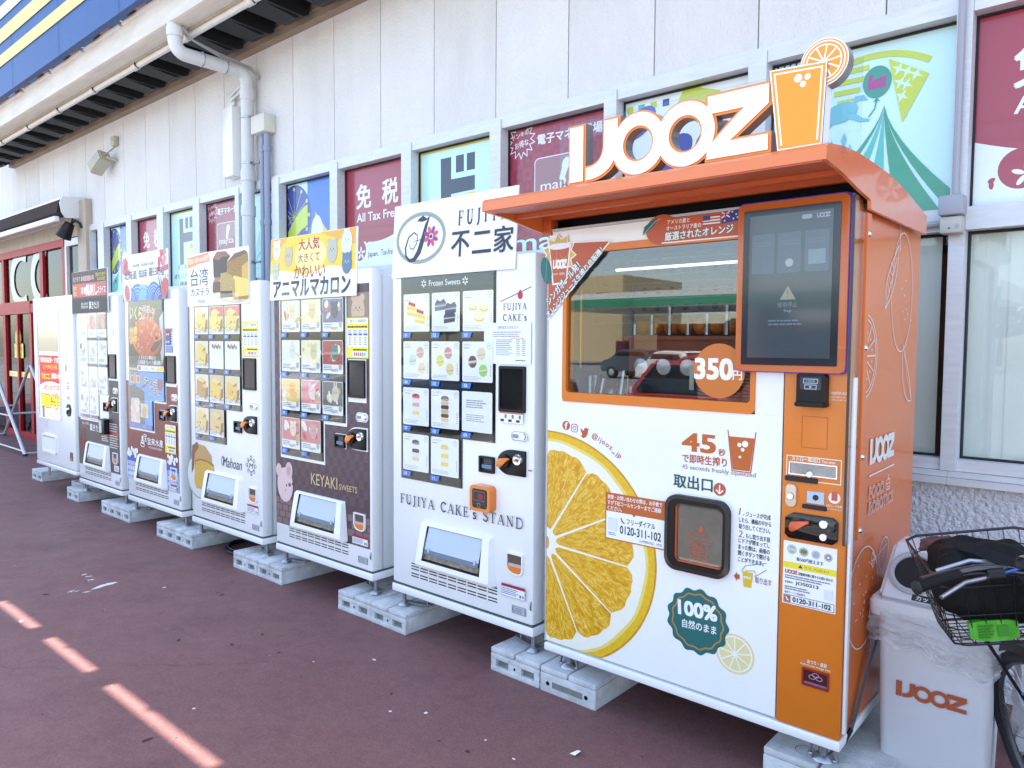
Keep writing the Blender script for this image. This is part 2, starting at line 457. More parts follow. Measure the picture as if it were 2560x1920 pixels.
# ================================================================ SETTING
def floor_material():
    m = bpy.data.materials.new("painted_walkway"); m.use_nodes = True
    nt = m.node_tree; b = nt.nodes["Principled BSDF"]; L = nt.links.new
    tc = nt.nodes.new("ShaderNodeTexCoord")
    def noise(sc, det=5, ro=0.6, st=None):
        n = nt.nodes.new("ShaderNodeTexNoise"); n.inputs["Scale"].default_value = sc; n.inputs["Detail"].default_value = det; n.inputs["Roughness"].default_value = ro
        if st:
            mp = nt.nodes.new("ShaderNodeMapping"); mp.inputs["Scale"].default_value = st; L(tc.outputs["Object"], mp.inputs[0]); L(mp.outputs[0], n.inputs["Vector"])
        else: L(tc.outputs["Object"], n.inputs["Vector"])
        return n.outputs[0]
    def ramp(src, stops):
        r = nt.nodes.new("ShaderNodeValToRGB"); L(src, r.inputs[0])
        while len(r.color_ramp.elements) < len(stops): r.color_ramp.elements.new(0.5)
        for e, (p, c) in zip(r.color_ramp.elements, stops): e.position = p; e.color = c
        return r.outputs[0]
    def mix(f, a, c):
        x = nt.nodes.new("ShaderNodeMix"); x.data_type = 'RGBA'
        L(f, x.inputs[0])
        L(a, x.inputs[6])
        if isinstance(c, tuple): x.inputs[7].default_value = c
        else: L(c, x.inputs[7])
        return x.outputs[2]
    base = ramp(noise(0.7, 8, .6), [(.3, lin("653F3E")), (.5, lin("6E4744")), (.72, lin("75504D"))])
    fine = ramp(noise(90, 6, .8), [(.38, (0, 0, 0, 1)), (.70, (.75, .75, .75, 1))])
    c = mix(fine, base, lin("8A6864"))
    scr = ramp(noise(5, 6, .7, (1, 9, 1)), [(.66, (0, 0, 0, 1)), (.76, (.45, .45, .45, 1))])
    c = mix(scr, c, lin("8D7479"))
    dark = ramp(noise(1.6, 9, .72), [(.54, (0, 0, 0, 1)), (.74, (.65, .65, .65, 1))])
    c = mix(dark, c, lin("503339"))
    mott = ramp(noise(13, 8, .78), [(.46, (0, 0, 0, 1)), (.66, (.5, .5, .5, 1))])
    c = mix(mott, c, lin('613F40'))
    mot2 = ramp(noise(34, 6, .8), [(.52, (0, 0, 0, 1)), (.72, (.45, .45, .45, 1))])
    c = mix(mot2, c, lin('876A69'))
    sp = nt.nodes.new("ShaderNodeTexVoronoi"); sp.inputs["Scale"].default_value = 5.5; L(tc.outputs["Object"], sp.inputs["Vector"])
    spot = ramp(sp.outputs["Distance"], [(.018, (1, 1, 1, 1)), (.034, (0, 0, 0, 1))])
    gate = ramp(noise(2.2, 2), [(.52, (0, 0, 0, 1)), (.56, (1, 1, 1, 1))])
    mu = nt.nodes.new("ShaderNodeMath"); mu.operation = 'MULTIPLY'; L(spot, mu.inputs[0]); L(gate, mu.inputs[1])
    c = mix(mu.outputs[0], c, lin("C9BFC0"))
    L(c, b.inputs["Base Color"])
    L(ramp(noise(4, 5), [(.3, (.48,) * 3 + (1,)), (.7, (.68,) * 3 + (1,))]), b.inputs["Roughness"])
    bp = nt.nodes.new("ShaderNodeBump"); bp.inputs["Strength"].default_value = .25; bp.inputs["Distance"].default_value = .004
    L(noise(55, 4), bp.inputs["Height"]); L(bp.outputs[0], b.inputs["Normal"])
    b.inputs['Specular IOR Level'].default_value = .35
    return m
g = G(); g.box((-22, -2.35, -0.14), (10, 1.5, 0), floor_material())
g.build("walkway", kind="structure")
g = G(); g.box((-90, -90, -0.4), (90, 90, -0.142), mat("ground_soil", "6B6A66", 0.9, var=.2, vscale=.5)); g.build("ground", kind="structure")
g = G(); g.box((-60, -60, -0.3), (60, -2.50, -0.12), mat("car_park_asphalt", "737476", 0.85, var=.2, vscale=.8, bump=.4, bscale=120))
LINE = mat("road_line_white", "D9D9D6", .6, var=.1)
for i in range(-8, 4): g.box((i * 2.6, -11.0, -0.119), (i * 2.6 + .12, -6.2, -0.116), LINE)
g.build("car_park", kind="structure")
g = G(); g.rbox((-22, -2.50, -0.3), (10, -2.35, 0.0), mat("kerb_concrete", "B0AEA9", .8, var=.15, vscale=5), .012)
g.build("kerb", kind="structure")
# worn flecks and a joint in the walkway paint
g = Art((Vector((0, 0, 0)), X_, Y_, Z_), 0.0006)
SM = mat("bare_patch", "D8D6D2", .7, var=.15, vscale=40)
def blotch(x0, y0, x1, y1, w):
    n = 9; c = [(x0 + (x1 - x0) * i / n + random.uniform(-.2, .2) * w, y0 + (y1 - y0) * i / n + random.uniform(-.3, .3) * w) for i in range(n + 1)]
    g.line(c, [w * (0.15 + math.sin(math.pi * min(max(i / n, .06), .94)) * random.uniform(.7, 1.1)) for i in range(n + 1)], SM)
blotch(-4.05, -.90, -4.09, -.74, .045); blotch(-4.11, -1.02, -4.08, -.985, .03); blotch(-4.03, -.97, -4.01, -.93, .022); blotch(-4.28, -.86, -4.25, -.82, .02); blotch(-4.36, -.84, -4.34, -.80, .014)
jw = mat("joint_scuff", "94807F", .8, var=.3, vscale=30)
for k in range(11):
    y = -.62 + k * .06
    if k not in (3, 7): g.line([(-6.18 + k * .004, y), (-6.176 + k * .004, y + random.uniform(.03, .06))], random.uniform(.006, .018), jw)
for k in range(14):
    x, y = random.uniform(-5.5, -.2), random.uniform(-1.7, -.3); s_ = random.uniform(.004, .011)
    g.poly(ell(x, y, s_ * random.uniform(.8, 2), s_, 7, random.uniform(0, 180)), SM)
ck = mat("hairline_crack", "583C3C", .9)
for x0, y0, x1, y1 in ((-3.2, -1.75, -2.2, -.75), (-6.9, -1.2, -4.9, -.7)):
    n = 22; pts = [(x0 + (x1 - x0) * i / n + random.uniform(-.025, .025), y0 + (y1 - y0) * i / n + random.uniform(-.025, .025)) for i in range(n + 1)]
    g.line(pts, [random.uniform(.0008, .0026) for _ in pts], ck)
dk = mat("dark_spot", "3A2A2C", .8)
for k in range(40):
    x, y = random.uniform(-6.5, -.2), random.uniform(-1.8, -.12); s_ = random.uniform(.003, .010); g.poly(ell(x, y, s_ * random.uniform(.8, 3), s_, 7, random.uniform(0, 180)), dk)
g.build("walkway_marks", kind="structure")

# ---------------------------------------------------------------- shop building
WY = 1.26
PY = 1.31          # plane of the window films
STUCCO = mat("stucco_panel_white", "D9D7D4", .8, var=.075, vscale=2.6, bump=1.0, bscale=95, bdist=.009, stretch=(1, 1, .45))
STUCCOS = [STUCCO, mat('stucco_panel_pale', 'DDDBD9', .8, var=.06, vscale=2.2, bump=1.0, bscale=95, bdist=.009, stretch=(1, 1, .6)), mat('stucco_panel_grimy', 'D7D5D1', .85, var=.08, vscale=3.1, bump=1.0, bscale=95, bdist=.009, stretch=(1, 1, .3))]
ROUGHC = mat("rough_stucco_white", "D4D6DA", .8, var=.05, vscale=2, bump=1.0, bscale=42, bdist=.022)
building = thing("store_building", "long white store with film covered windows, dark ribbed eaves and a red doorway", "building", (-3, WY, 0))
B0 = Vector((-3, WY, 0))
def bpart(g, name, parent=None, label=None, **k):
    o = g.build(name, parent or building, label=label, **k)
    if (parent or building) is building: o.location = -B0
    return o
# upper wall: ALC panels with open joints
g = G(); g.box((-20, WY + .012, 3.19), (8, WY + .25, 7.0), mat("joint_grey", "8E8C8C", .9))
x = -5.046
js = sorted([-5.046 + .6387 * k for k in range(-24, 21)])
for a, b in zip(js[:-1], js[1:]):
    if a < -20 or b > 8: continue
    g.box((a + .004, WY, 3.205), (b - .004, WY + .02 - random.uniform(0, .002), 4.9), random.choice(STUCCOS))
bpart(g, "wall", label="white stucco panel wall with upright joints")
g = G(); g.box((-9.95, WY, -.1), (8, WY + .25, .985), ROUGHC); bpart(g, "wall", label="rough white stucco wall under the windows")
g = G(); g.box((-20, WY + .3, -.1), (8, WY + .34, 4.9), mat("interior_dark", "55565A", .9)); g.box((-20, WY + .3, 4.9), (8, 9, 4.95), mat("roof_grey", "77787A", .8)); g.box((-20, 1.5, 7.0), (8, 9, 7.05), MATS["roof_grey"])
bpart(g, "interior_wall")

BAYS = [(-9.95, -9.68, 'deco'), (-9.476, -8.748, 'mascot'), (-8.60, -7.871, 'tax'), (-7.707, -6.966, 'do'), (-6.82, -6.055, 'card'), (-5.98, -5.36, 'firework'),
        (-5.237, -4.42, 'mascot2'), (-4.31, -3.463, 'tax'), (-3.348, -2.508, 'do'), (-2.404, -1.54, 'card'), (-1.448, -.607, 'squares'), (-.506, .374, 'tent'), (.438, 1.30, 'tax'), (1.39, 2.26, 'do'), (2.35, 3.22, 'squares')]
RED = FL("9E2238"); RED2 = FL("861A30"); FWH = FL("DDE4E4"); NAVY = FL("131E38"); LIME = FL("B9C92B"); TEAL = FL("3FB3A8"); CYAN = FL("BFE6E6"); BLUE = FL("1463C4"); NVB = FL("1B2A8C"); YEL = FL("C9B13A"); DGREEN = FL("17906F")
TXW = FL("E2E2E0"); FBLACK = FL("15161A")
def film(kind, x0, x1):
    g = Art(front(PY - .002), 0.0); u0, u1 = x0 - .05, x1 + .06; W = u1 - u0; z0, z1 = 2.19, 3.19
    a = x0 + .02; k = (x1 - x0) / .847
    E = lambda d: a + d * k
    if kind == 'tax':
        g.rect(u0, z0, u1, z1, FWH)
        cur = [(u0 + W * i / 16, 2.63 - .14 * math.sin(math.pi * (.08 + .92 * i / 16)) - .02) for i in range(17)]
        g.poly([(u0, z1)] + cur + [(u1, z1)], RED)
        g.T("免", E(.13), 2.767, .20, TXW, w=.195 * k, b=.03); g.T("税", E(.48), 2.767, .20, TXW, w=.195 * k, b=.03)
        g.T("All Tax Free", E(.135), 2.652, .072, TXW, w=.545 * k, b=.02)
        g.circ(E(.17), 2.41, .088 * k, RED, .09)
        for i in range(5): g.poly(ell(E(.19) + .034 * math.cos(R(90 + 72 * i)), 2.385 + .034 * math.sin(R(90 + 72 * i)), .026, .011, 10, 90 + 72 * i), TXW)
        g.circ(E(.06), 2.37, .016, RED, .010, rot=30); g.circ(E(.275), 2.475, .012, RED, .010); g.circ(E(.06), 2.35, .010, RED, .02)
        g.T("Japan.", E(.285), 2.335, .055, FBLACK, w=.14 * k, b=.01); g.T("Tax-free", E(.46), 2.348, .05, FBLACK, w=.17 * k); g.T("Shop", E(.65), 2.335, .055, FBLACK, w=.11 * k)
    elif kind == 'do':
        g.rect(u0, z0, u1, z1, YEL); g.rect(x0 + .02, z0, u1, 3.09, CYAN)
        d = lambda t: a + (t + 3.353 - .0) * k
        g.poly([(d(-3.125), 2.50), (d(-3.013), 2.50), (d(-3.013), 2.75), (d(-2.76), 2.755), (d(-2.76), 2.861), (d(-3.013), 2.861), (d(-3.013), 3.03), (d(-3.13), 3.03)], NAVY)
        g.rect(d(-2.962), 2.903, d(-2.876), 3.03, NAVY); g.rect(d(-2.846), 2.903, d(-2.76), 3.03, NAVY)
        g.rect(d(-2.85), 2.66, d(-2.76), 2.74, FL("D8C41C")); g.T("情熱", d(-2.845), 2.675, .05, FBLACK, w=.08 * k)
        g.T("ドン.キホーテ", E(.18), 2.44, .062, FBLACK, w=.50 * k, b=.02); g.T("オリジナル商品", E(.06), 2.34, .062, FBLACK, w=.66 * k, b=.02); g.T("情熱価格", E(.22), 2.225, .085, FBLACK, w=.46 * k, b=.03)
    elif kind == 'card':
        g.rect(u0, z0, u1, z1, RED)
        n = 11; c = W / n
        for i in range(n):
            for j in range(13):
                if (i + j) % 2: g.face([g.P(p) for p in ((u0 + i * c, z1 - (j + 1) * c), (u0 + (i + 1) * c, z1 - (j + 1) * c), (u0 + (i + 1) * c, z1 - j * c), (u0 + i * c, z1 - j * c))], RED2)
        g.step()
        for i in range(n):
            for j in range(13):
                g.face([g.P(p) for p in star(u0 + (i + .5) * c, z1 - (j + .5) * c, c * .34, c * .15, 5)], RED2 if (i + j) % 2 == 0 else RED)
        g.step()
        bx, bz = E(.09), 3.03
        g.line(star(bx, bz, .125, .085, 14), .006, TXW, closed=True)
        g.T("ドンキの", bx - .075, bz + .012, .034, TXW, w=.145, b=.02, rot=10); g.T("お得な", bx - .055, bz - .055, .045, TXW, w=.125, b=.02, rot=8)
        g.T("電子マネー登場!!", E(.235), 2.975, .068, TXW, w=.56 * k, b=.03)
        cx0, cx1 = E(.21), E(.64)
        g.poly(rr(cx0, 2.555, cx1, 2.885, .035), TXW); g.poly(rr(cx0 + .006, 2.561, cx1 - .006, 2.879, .03), FL("97696A"))
        g.poly([(cx0 + .03, 2.561), (cx1 - .03, 2.561), (cx1 - .006, 2.60), (cx1 - .006, 2.73), (cx0 + .006, 2.62)], FL("8E3040"))
        g.T("maj!ca", E(.265), 2.64, .085, TXW, w=.335 * k, b=.005)
        g.poly(ell(E(.475), 2.815, .032, .045, 18, -25), FWH); g.line([(E(.468), 2.79), (E(.44), 2.715)], [.05, .042], FWH)
        g.T("majica", E(.02), 2.225, .15, CYAN, w=.78 * k, b=.012)
    elif kind == 'mascot2' or kind == 'mascot':
        # generic amusement-park pattern
        g.rect(u0, z0, u1, z1, BLUE)
        g.poly([(u0, z1), (u0 + W * .42, z1), (u0 + W * .40, z0), (u0, z0)], CYAN)
        g.circ(u0 + W * .18, 2.80, W * .30, NVB, .30)
        for i in range(12):
            t = R(30 * i); g.line([(u0 + W * .18, 2.80), (u0 + W * (.18 + .25 * math.cos(t)), 2.80 + .25 * math.sin(t))], .005, LIME); 
            g.circ(u0 + W * (.18 + .26 * math.cos(t)), 2.80 + .26 * math.sin(t), .018, LIME)
        g.poly([(u0, 2.50)] + [(u0 + W * .42 * i / 8, 2.50 + .30 * math.sin(i / 8 * 1.4) + .10) for i in range(9)] + [(u0 + W * .42 * (1 - i / 8), 2.45 + .26 * math.sin((1 - i / 8) * 1.35)) for i in range(9)], LIME)
        g.poly([(u0 + W * .70, z1), (u1, z1), (u1, 2.93)] + [(u0 + W * (.98 - .24 * i / 8), 2.90 + .02 * i + .16 * (i / 8) ** 2) for i in range(9)], FL("B93A4C"))
        g.poly([(u0 + W * (.55 + .45 * i / 10), 2.78 - .30 * math.sin(i / 10 * 1.5) + .04) for i in range(11)] + [(u0 + W * (1 - .45 * i / 10), 2.70 - .30 * math.sin((1 - i / 10) * 1.5)) for i in range(11)], FL("D8C043"))
        g.circ(u0 + W * .58, 2.62, W * .10, FWH, .16); g.circ(u0 + W * .80, 2.50, W * .11, FWH, .13)
        g.poly(star(u0 + W * .20, 2.42, .04, .018, 5), NVB); g.poly([(u0 + W * .10, 2.40), (u0 + W * .34, 2.52), (u0 + W * .30, 2.30), (u0 + W * .12, 2.25)], TEAL)
        g.poly(star(u0 + W * .22, 2.41, .045, .02, 5), NVB); g.circ(u0 + W * .55, 2.32, W * .16, TEAL, .08); g.poly(star(u0 + W * .9, 3.02, .05, .022, 5), FWH)
    elif kind == 'firework':
        g.rect(u0, z0, u1, z1, CYAN)
        cx, cz = u1 - .26, 2.93
        for rad, n, L in ((.09, 22, .05), (.155, 34, .03), (.19, 44, .018)):
            for i in range(n):
                t = R(360 * i / n); c_, s_ = math.cos(t), math.sin(t)
                g.face([g.P(p) for p in ((cx + rad * c_ * .8 - s_ * .004, cz + rad * s_ + c_ * .004), (cx + rad * c_ * .8 + s_ * .004, cz + rad * s_ - c_ * .004), (cx + (rad + L) * c_ * .8, cz + (rad + L) * s_))], FL("2F5C88"))
        g.step()
        g.poly(ell(cx, cz, .055, .075, 20), TEAL); g.poly(ell(u1, 2.55, .20, .36, 30), NVB); g.ring(u1, 2.55, .165, .008, LIME, .31)
        for i in range(14): g.circ(u1 + .165 * math.cos(R(90 + 13 * i)), 2.55 + .31 * math.sin(R(90 + 13 * i)), .014, CYAN)
        g.poly([(u0 + .1, 2.2), (u0 + .28, 2.75), (u0 + .40, 2.2)], FL("8FCFD0")); g.poly(star(u1 - .16, 2.45, .14, .06, 5, 60), LIME)
        g.ring(u1 - .3, 2.3, .25, .02, TEAL)
    elif kind == 'squares' or kind == 'deco':
        g.rect(u0, z0, u1, z1, FWH)
        for dx, z, m in ((.0, 3.06, LIME), (.08, 3.06, TEAL), (.165, 3.06, LIME), (.25, 3.06, NVB), (.34, 3.125, TEAL), (.51, 3.13, NVB), (.30, 2.95, NVB), (.6, 2.9, LIME), (.12, 2.5, LIME), (.65, 2.6, NVB), (.2, 2.32, TEAL)):
            g.rect(E(dx), z - .02, E(dx) + .045, z + .022, m)
        g.poly([(E(.39), 3.12), (E(.45), 3.16), (E(.50), 3.10), (E(.62), 3.06), (E(.66), 2.96), (E(.55), 2.97), (E(.48), 2.90), (E(.43), 2.97), (E(.34), 3.02)], LIME)
        g.poly(ell(E(.09), 2.97, .13, .075, 22, 35), FL("2A49A8")); g.poly(ell(E(.10), 2.965, .09, .035, 20, 35), CYAN)
        g.poly(ell(E(.28), 2.72, .20, .10, 24, 35), NVB); g.poly(ell(E(.62), 2.72, .16, .17, 24), RED); g.poly(ell(E(.62), 2.62, .15, .12, 24), CYAN); g.poly([(E(.5), 2.5), (E(.75), 2.66), (E(.80), 2.4)], FL("2C84D8"))
        g.poly([(E(.1), 2.2), (E(.34), 2.55), (E(.42), 2.2)], TEAL)
    elif kind == 'tent':
        g.rect(u0, z0, u1, z1, CYAN)
        cx, cz = -.43, 2.93
        for rad, n, L in ((.10, 26, .055), (.165, 34, .03), (.21, 44, .02)):
            for i in range(n):
                t = R(360 * i / n); c_, s_ = math.cos(t), math.sin(t)
                if cx + (rad + L) * c_ < x0 - .02: continue
                g.poly(ell(cx + (rad + L / 2) * c_, cz + (rad + L / 2) * s_, L / 2, L * .16, 8, 360 * i / n), NVB)
        A_ = [(.0 + .44 * math.cos(R(t)), 2.62 + .43 * math.sin(R(t))) for t in range(55, 131, 5)]
        g.line(A_, .03, LIME)
        for k2 in range(5):
            z = 3.0 - .05 * k2; g.line([(-.22 + .018 * k2, z), (-.02 - .02 * k2, z)], .026, LIME)
        g.poly([(.07, 3.02), (.25, 2.91), (.14, 2.70)], LIME)
        for r_, (p, q) in enumerate((((.10, 2.97), (.21, 2.91)), ((.115, 2.90), (.19, 2.86)), ((.13, 2.83), (.16, 2.81)))):
            for t in (.15, .5, .85)[:3 - r_]:
                g.poly(star(p[0] + (q[0] - p[0]) * t, p[1] + (q[1] - p[1]) * t, .034, .010, 4, 60), CYAN)
        for a0, a1, b0, b1, m in ((-.52, -.40, -.02, -.006, DGREEN), (-.30, -.16, -.002, .0, TEAL), (-.06, .07, .002, .006, TEAL), (.14, .36, .008, .014, DGREEN), (.40, .52, .018, .024, DGREEN)):
            def side_(xb, s0):
                return [(.056 + s0 + (xb - .056) * (1 - (1 - i / 10) ** .62 if abs(xb) > .2 else i / 10) , 2.80 - .60 * (i / 10) ** (1.0)) for i in range(11)]
            P0 = [(.056 + (a0 - .056) * (i / 10) ** 1.45, 2.80 - .60 * (i / 10)) for i in range(11)]
            P1 = [(.056 + (a1 - .056) * (i / 10) ** 1.45, 2.80 - .60 * (i / 10)) for i in range(11)]
            g.poly(P0 + P1[::-1], m)
        g.circ(.02, 2.92, .066, FL("2A8C78"), .078); g.poly([(.02, 2.845), (.035, 2.825), (.005, 2.825)], FL("2A8C78")); g.line([(.02, 2.83), (.012, 2.79), (-.015, 2.755)], .006, FL("2A8C78"))
        g.poly([(-.025, 2.885), (-.02, 2.955), (0, 2.96), (.0, 2.93), (.065, 2.945), (.06, 2.885)], FL("9A3C78"))
        HS = FL("5FB2BC")
        g.poly(ell(-.15, 2.80, .085, .05, 20, 12), HS); g.poly([(-.10, 2.83), (-.08, 2.87), (-.04, 2.87), (-.02, 2.84), (-.06, 2.845)], HS); g.poly([(-.09, 2.80), (-.05, 2.76), (-.01, 2.745), (-.012, 2.735), (-.06, 2.74), (-.11, 2.765)], HS); g.poly([(-.2, 2.79), (-.24, 2.72), (-.225, 2.715), (-.17, 2.76)], HS)
        for q in ((-.13, 2.66), (-.10, 2.60), (-.19, 2.63)): g.poly([(q[0], q[1] + .04), (q[0] + .014, q[1]), (q[0], q[1] - .04), (q[0] - .014, q[1])], HS)
    return g
FRAME_GREY = mat("frame_shadow_grey", "A9ABB0", .5)
for i, (x0, x1, kind) in enumerate(BAYS):
    xn = BAYS[i + 1][0] if i + 1 < len(BAYS) else x1 + .1
    g = G()
    g.box((x1, WY - .045, 1.04), (xn, WY + .07, 3.178), ALUW)                                  # mullion
    if i == 0: g.box((x0 - .03, WY - .045, 1.04), (x0, WY + .07, 3.178), ALUW)
    g.box((x0 + .001, WY - .035, 3.118), (x1 - .001, WY + .07, 3.178), ALUW); g.box((x0 - .03, WY - .030, 3.180), (xn - .031, WY + .07, 3.204), ALUW)
    g.box((x0 + .001, WY - .038, 2.147), (x1 - .001, WY + .07, 2.25), ALUW)
    g.box((x0 + .001, WY - .032, 1.04), (x1 - .001, WY + .07, 1.092), ALUW)
    g.box((x0 - .03, WY - .05, 1.012), (xn - .031, WY + .07, 1.038), ALUW); g.box((x0 - .03, WY - .065, .978), (xn - .031, WY + .07, 1.010), ALUW)
    for (a, b) in ((2.25, 3.118), (1.092, 2.147)):                                             # black gasket
        g.box((x0, WY + .036, a), (x0 + .010, WY + .06, b), RUBBER); g.box((x1 - .010, WY + .036, a), (x1, WY + .06, b), RUBBER)
        g.box((x0 + .011, WY + .036, b - .012), (x1 - .011, WY + .06, b - .001), RUBBER); g.box((x0 + .011, WY + .036, a + .001), (x1 - .011, WY + .06, a + .010), RUBBER)
    win = bpart(g, "window")
    f = film(kind, x0, x1); f.build("window_film", win)
    if i > 5:
        g = G(); g.box((x0 - .02, PY + .002, 1.05), (x1 + .02, PY + .006, 2.2), glass("window_glass", (.95, .975, .97), 1.5)); g.build("pane", win)
        g = G(); bl = mat("blind_slat", "E2E6DE", .8, var=.03)
        n = 9; w = (x1 - x0 + .1) / n
        for j in range(n - (1 if kind == 'tent' else 0)):
            xa = x0 - .05 + j * w; g.box((xa, PY + .02 + (j % 2) * .004, 1.06), (xa + w + .012, PY + .023 + (j % 2) * .004, 2.2), bl)
        g.build("blind", win)
    else:
        g = G(); g.box((x0 - .02, PY + .002, 1.05), (x1 + .02, PY + .006, 2.2), CYAN); g.build("pane", win)

# ---------------------------------------------------------------- eaves
DECK = mat("eave_deck_black", "17181B", .6, var=.35, vscale=9)
EX0, EX1 = -13.25, 2.4
g = G(); g.box((EX0, .58, 4.60), (EX1, WY, 4.74), DECK)
x = -4.30 - .56 * 16
k = 0
while x < EX1 - .4:
    # tapered rib hanging below the deck, rounded at its wall end
    a, w = x, .30
    pr = [(.66, 4.60), (.66, 4.45), (.70, 4.44), (1.06, 4.425), (1.115, 4.455), (1.13, 4.60)]
    g.prism([(y, z) for y, z in pr], side(a), 0, w, DECK)
    g.prism([(.70, 4.441), (1.0, 4.405), (1.04, 4.4255)], side(a + .04), 0, w - .08, DECK)
    x += .56; k += 1
bpart(g, "eave_deck", label="black ribbed underside of the eaves")
g = G(); LED = mat("eave_ledger_brown", "93806D", .75, var=.2, vscale=4)
g.box((EX0, 1.175, 4.445), (EX1, WY - .002, 4.505), LED); g.box((EX0, 1.15, 4.507), (EX1, WY - .002, 4.58), LED); bpart(g, "ledger_beam")
g = G(); CRM = mat("gutter_cream", "D5CDBE", .55, var=.13, vscale=3, stretch=(.6, 4, 4))
pr = [(.575, 4.465), (.43, 4.46), (.405, 4.475), (.400, 4.70), (.385, 4.715), (.385, 4.735), (.45, 4.74), (.575, 4.74)]
g.prism(pr, side(EX0), 0, EX1 - EX0, CRM)
for xx in range(-13, 2): g.rbox((xx + .3, .372, 4.70), (xx + .335, .40, 4.745), STEEL, .004)
g.box((EX0, .577, 4.448), (EX1, .655, 4.60), mat('fascia_greige', 'B3A794', .7, var=.15))
bpart(g, "gutter", label="cream box gutter along the eaves")
g = G(); BRN = mat("sign_bracket_brown", "5A3A33", .7, var=.2)
g.box((EX0, .50, 4.742), (EX1, .54, 4.86), BRN)
bx_ = [-3.56, -2.73, -1.50] + [-3.56 - .86 * k for k in range(1, 12)] + [-1.50 + .95 * k for k in range(1, 5)]
for q in bx_:
    xx = q + .48
    g.box((xx, .33, 4.75), (xx + .20, .49, 5.25), BRN)
bpart(g, "sign_bracket")
g = G(); SB = mat("sign_blue", "1F4C86", .5, var=.06, vscale=2); SY = mat("sign_yellow", "DCCB7C", .5); SWH = mat("sign_white", "DCDCD2", .45)
g.box((EX0, .265, 4.706), (EX1, .328, 6.90), SB)
for k in range(-8, 2): g.box((k * 1.6 - .0025, .2585, 4.706), (k * 1.6 + .0025, .2595, 6.90), mat("sign_seam", "153F78", .6))
for a, b, m in ((5.06, 5.20, SY), (5.34, 5.51, SY), (5.63, 5.78, SWH), (5.92, 6.07, SWH), (6.2, 6.35, SY)):
    g.box((EX0, .254, a), (EX1, .2578, b), m)
g.build("fascia_sign", origin=(-6, .27, 4.706), label="blue sign board with yellow and white stripes above the gutter", cat="sign board")
g = G(); TUB = mat("conduit_offwhite", "D6D4CD", .45, var=.08)
g.tube([(EX0, .625, 4.435), (EX1, .625, 4.435)], .030, TUB, 12)
for k in range(-11, 2):
    xx = k * 1.13 - .2
    g.tube([(xx, .625, 4.435), (xx + .09, .625, 4.435)], .037, TUB, 12); g.tube([(xx + .12, .625, 4.40), (xx + .12, .585, 4.43), (xx + .12, .60, 4.5)], .008, BLACK, 6)
g.build("eave_conduit", origin=(-3, .625, 4.435), label="white pipe clipped under the gutter along the dark eaves", cat="pipe")

# ---------------------------------------------------------------- rain pipe and wall fittings
px = -5.69
PIPE = mat("rain_pipe_white", "D2D3D2", .42, var=.08, vscale=5, stretch=(1, 1, .4))
dp = thing("rain_downpipe", "thick white rain pipe dropping from the gutter and down the wall", "rain pipe", (px, 1.16, 0))
g = G(); el = lambda c, a, b, r, n=7: [tuple(Vector(c) + Vector(a) * math.cos(R(90 * i / n)) * r + Vector(b) * math.sin(R(90 * i / n)) * r) for i in range(n + 1)]
P0 = [(0, -.70, 4.47), (0, -.70, 4.36)] + el((0, -.60, 4.33), (0, -1, 0), (0, 0, -1), .10) + el((0, -.10, 4.13), (0, 0, 1), (0, 1, 0), .10) + [(0, 0, 3.9), (0, 0, .2)]
P0 = [p for p in P0]
g.tube(P0, .062, PIPE, 18); g.build("pipe", dp)
for z in (4.40, ): 
    g = G(); g.lathe([(.062, -.04), (.071, -.04), (.071, .04), (.062, .04)], (0, -.70, z), PIPE); g.build("pipe_socket", dp)
for z in (4.02, 3.24, 2.9):
    g = G(); g.lathe([(.0625, -.05), (.0695, -.05), (.0695, .05), (.0625, .05)], (0, 0, z), PIPE); g.build("pipe_socket", dp)
for z in (3.80, 3.36, 2.4):
    g = G(); g.lathe([(.0628, -.012), (.068, -.012), (.068, .012), (.0628, .012)], (0, 0, z), STEEL); g.tube([(.06, .02, z), (.13, .04, z), (.14, .10, z)], .009, STEEL); g.rbox((.10, .085, z - .03), (.17, .10, z + .03), mat("rusty_plate", "8A7768", .8, var=.3, vscale=40), .003); g.build("pipe_bracket", dp)
for y in (-.45, -.22):
    g = G(); a = [(.066 * math.cos(R(20 * i)), y, 4.232 + .066 * math.sin(R(20 * i))) for i in range(18)]; g.tube(a, .005, STEEL, 5, closed=True); g.build("cable_tie", dp)
g = G()
for o_ in (0, .022): g.tube([(.05, -.66, 4.47 - o_), (.062, -.58, 4.36), (.045, -.3, 4.315 - o_), (.05, .02, 4.275 - o_), (.075, .085, 4.20 - o_)], .0105, mat("cable_grey", "9A9A98", .5))
g.build("cable", dp)
g = G(); g.rbox((-.52, .07, 4.02), (-.38, .10, 4.16), PIPE, .006); g.tube([(-.42, .06, 4.12), (-.10, .01, 4.15)], .014, PIPE); g.tube([(-.42, .06, 4.07), (-.10, .01, 4.10)], .014, PIPE); g.build("stay_bracket", dp)

wl = thing("wall_light", "white box light on the wall beside the rain pipe", "wall light", (-6.09, WY, 3.64))
g = G(); g.rbox((-.10, -.10, -.35), (.10, 0, .35), mat("light_diffuser", "E6E6E4", .3), .012); g.build("diffuser", wl)
g = G(); g.rbox((-.085, -.03, -.36), (.085, .0, .36), PIPE, .006); g.build("back_plate", wl)

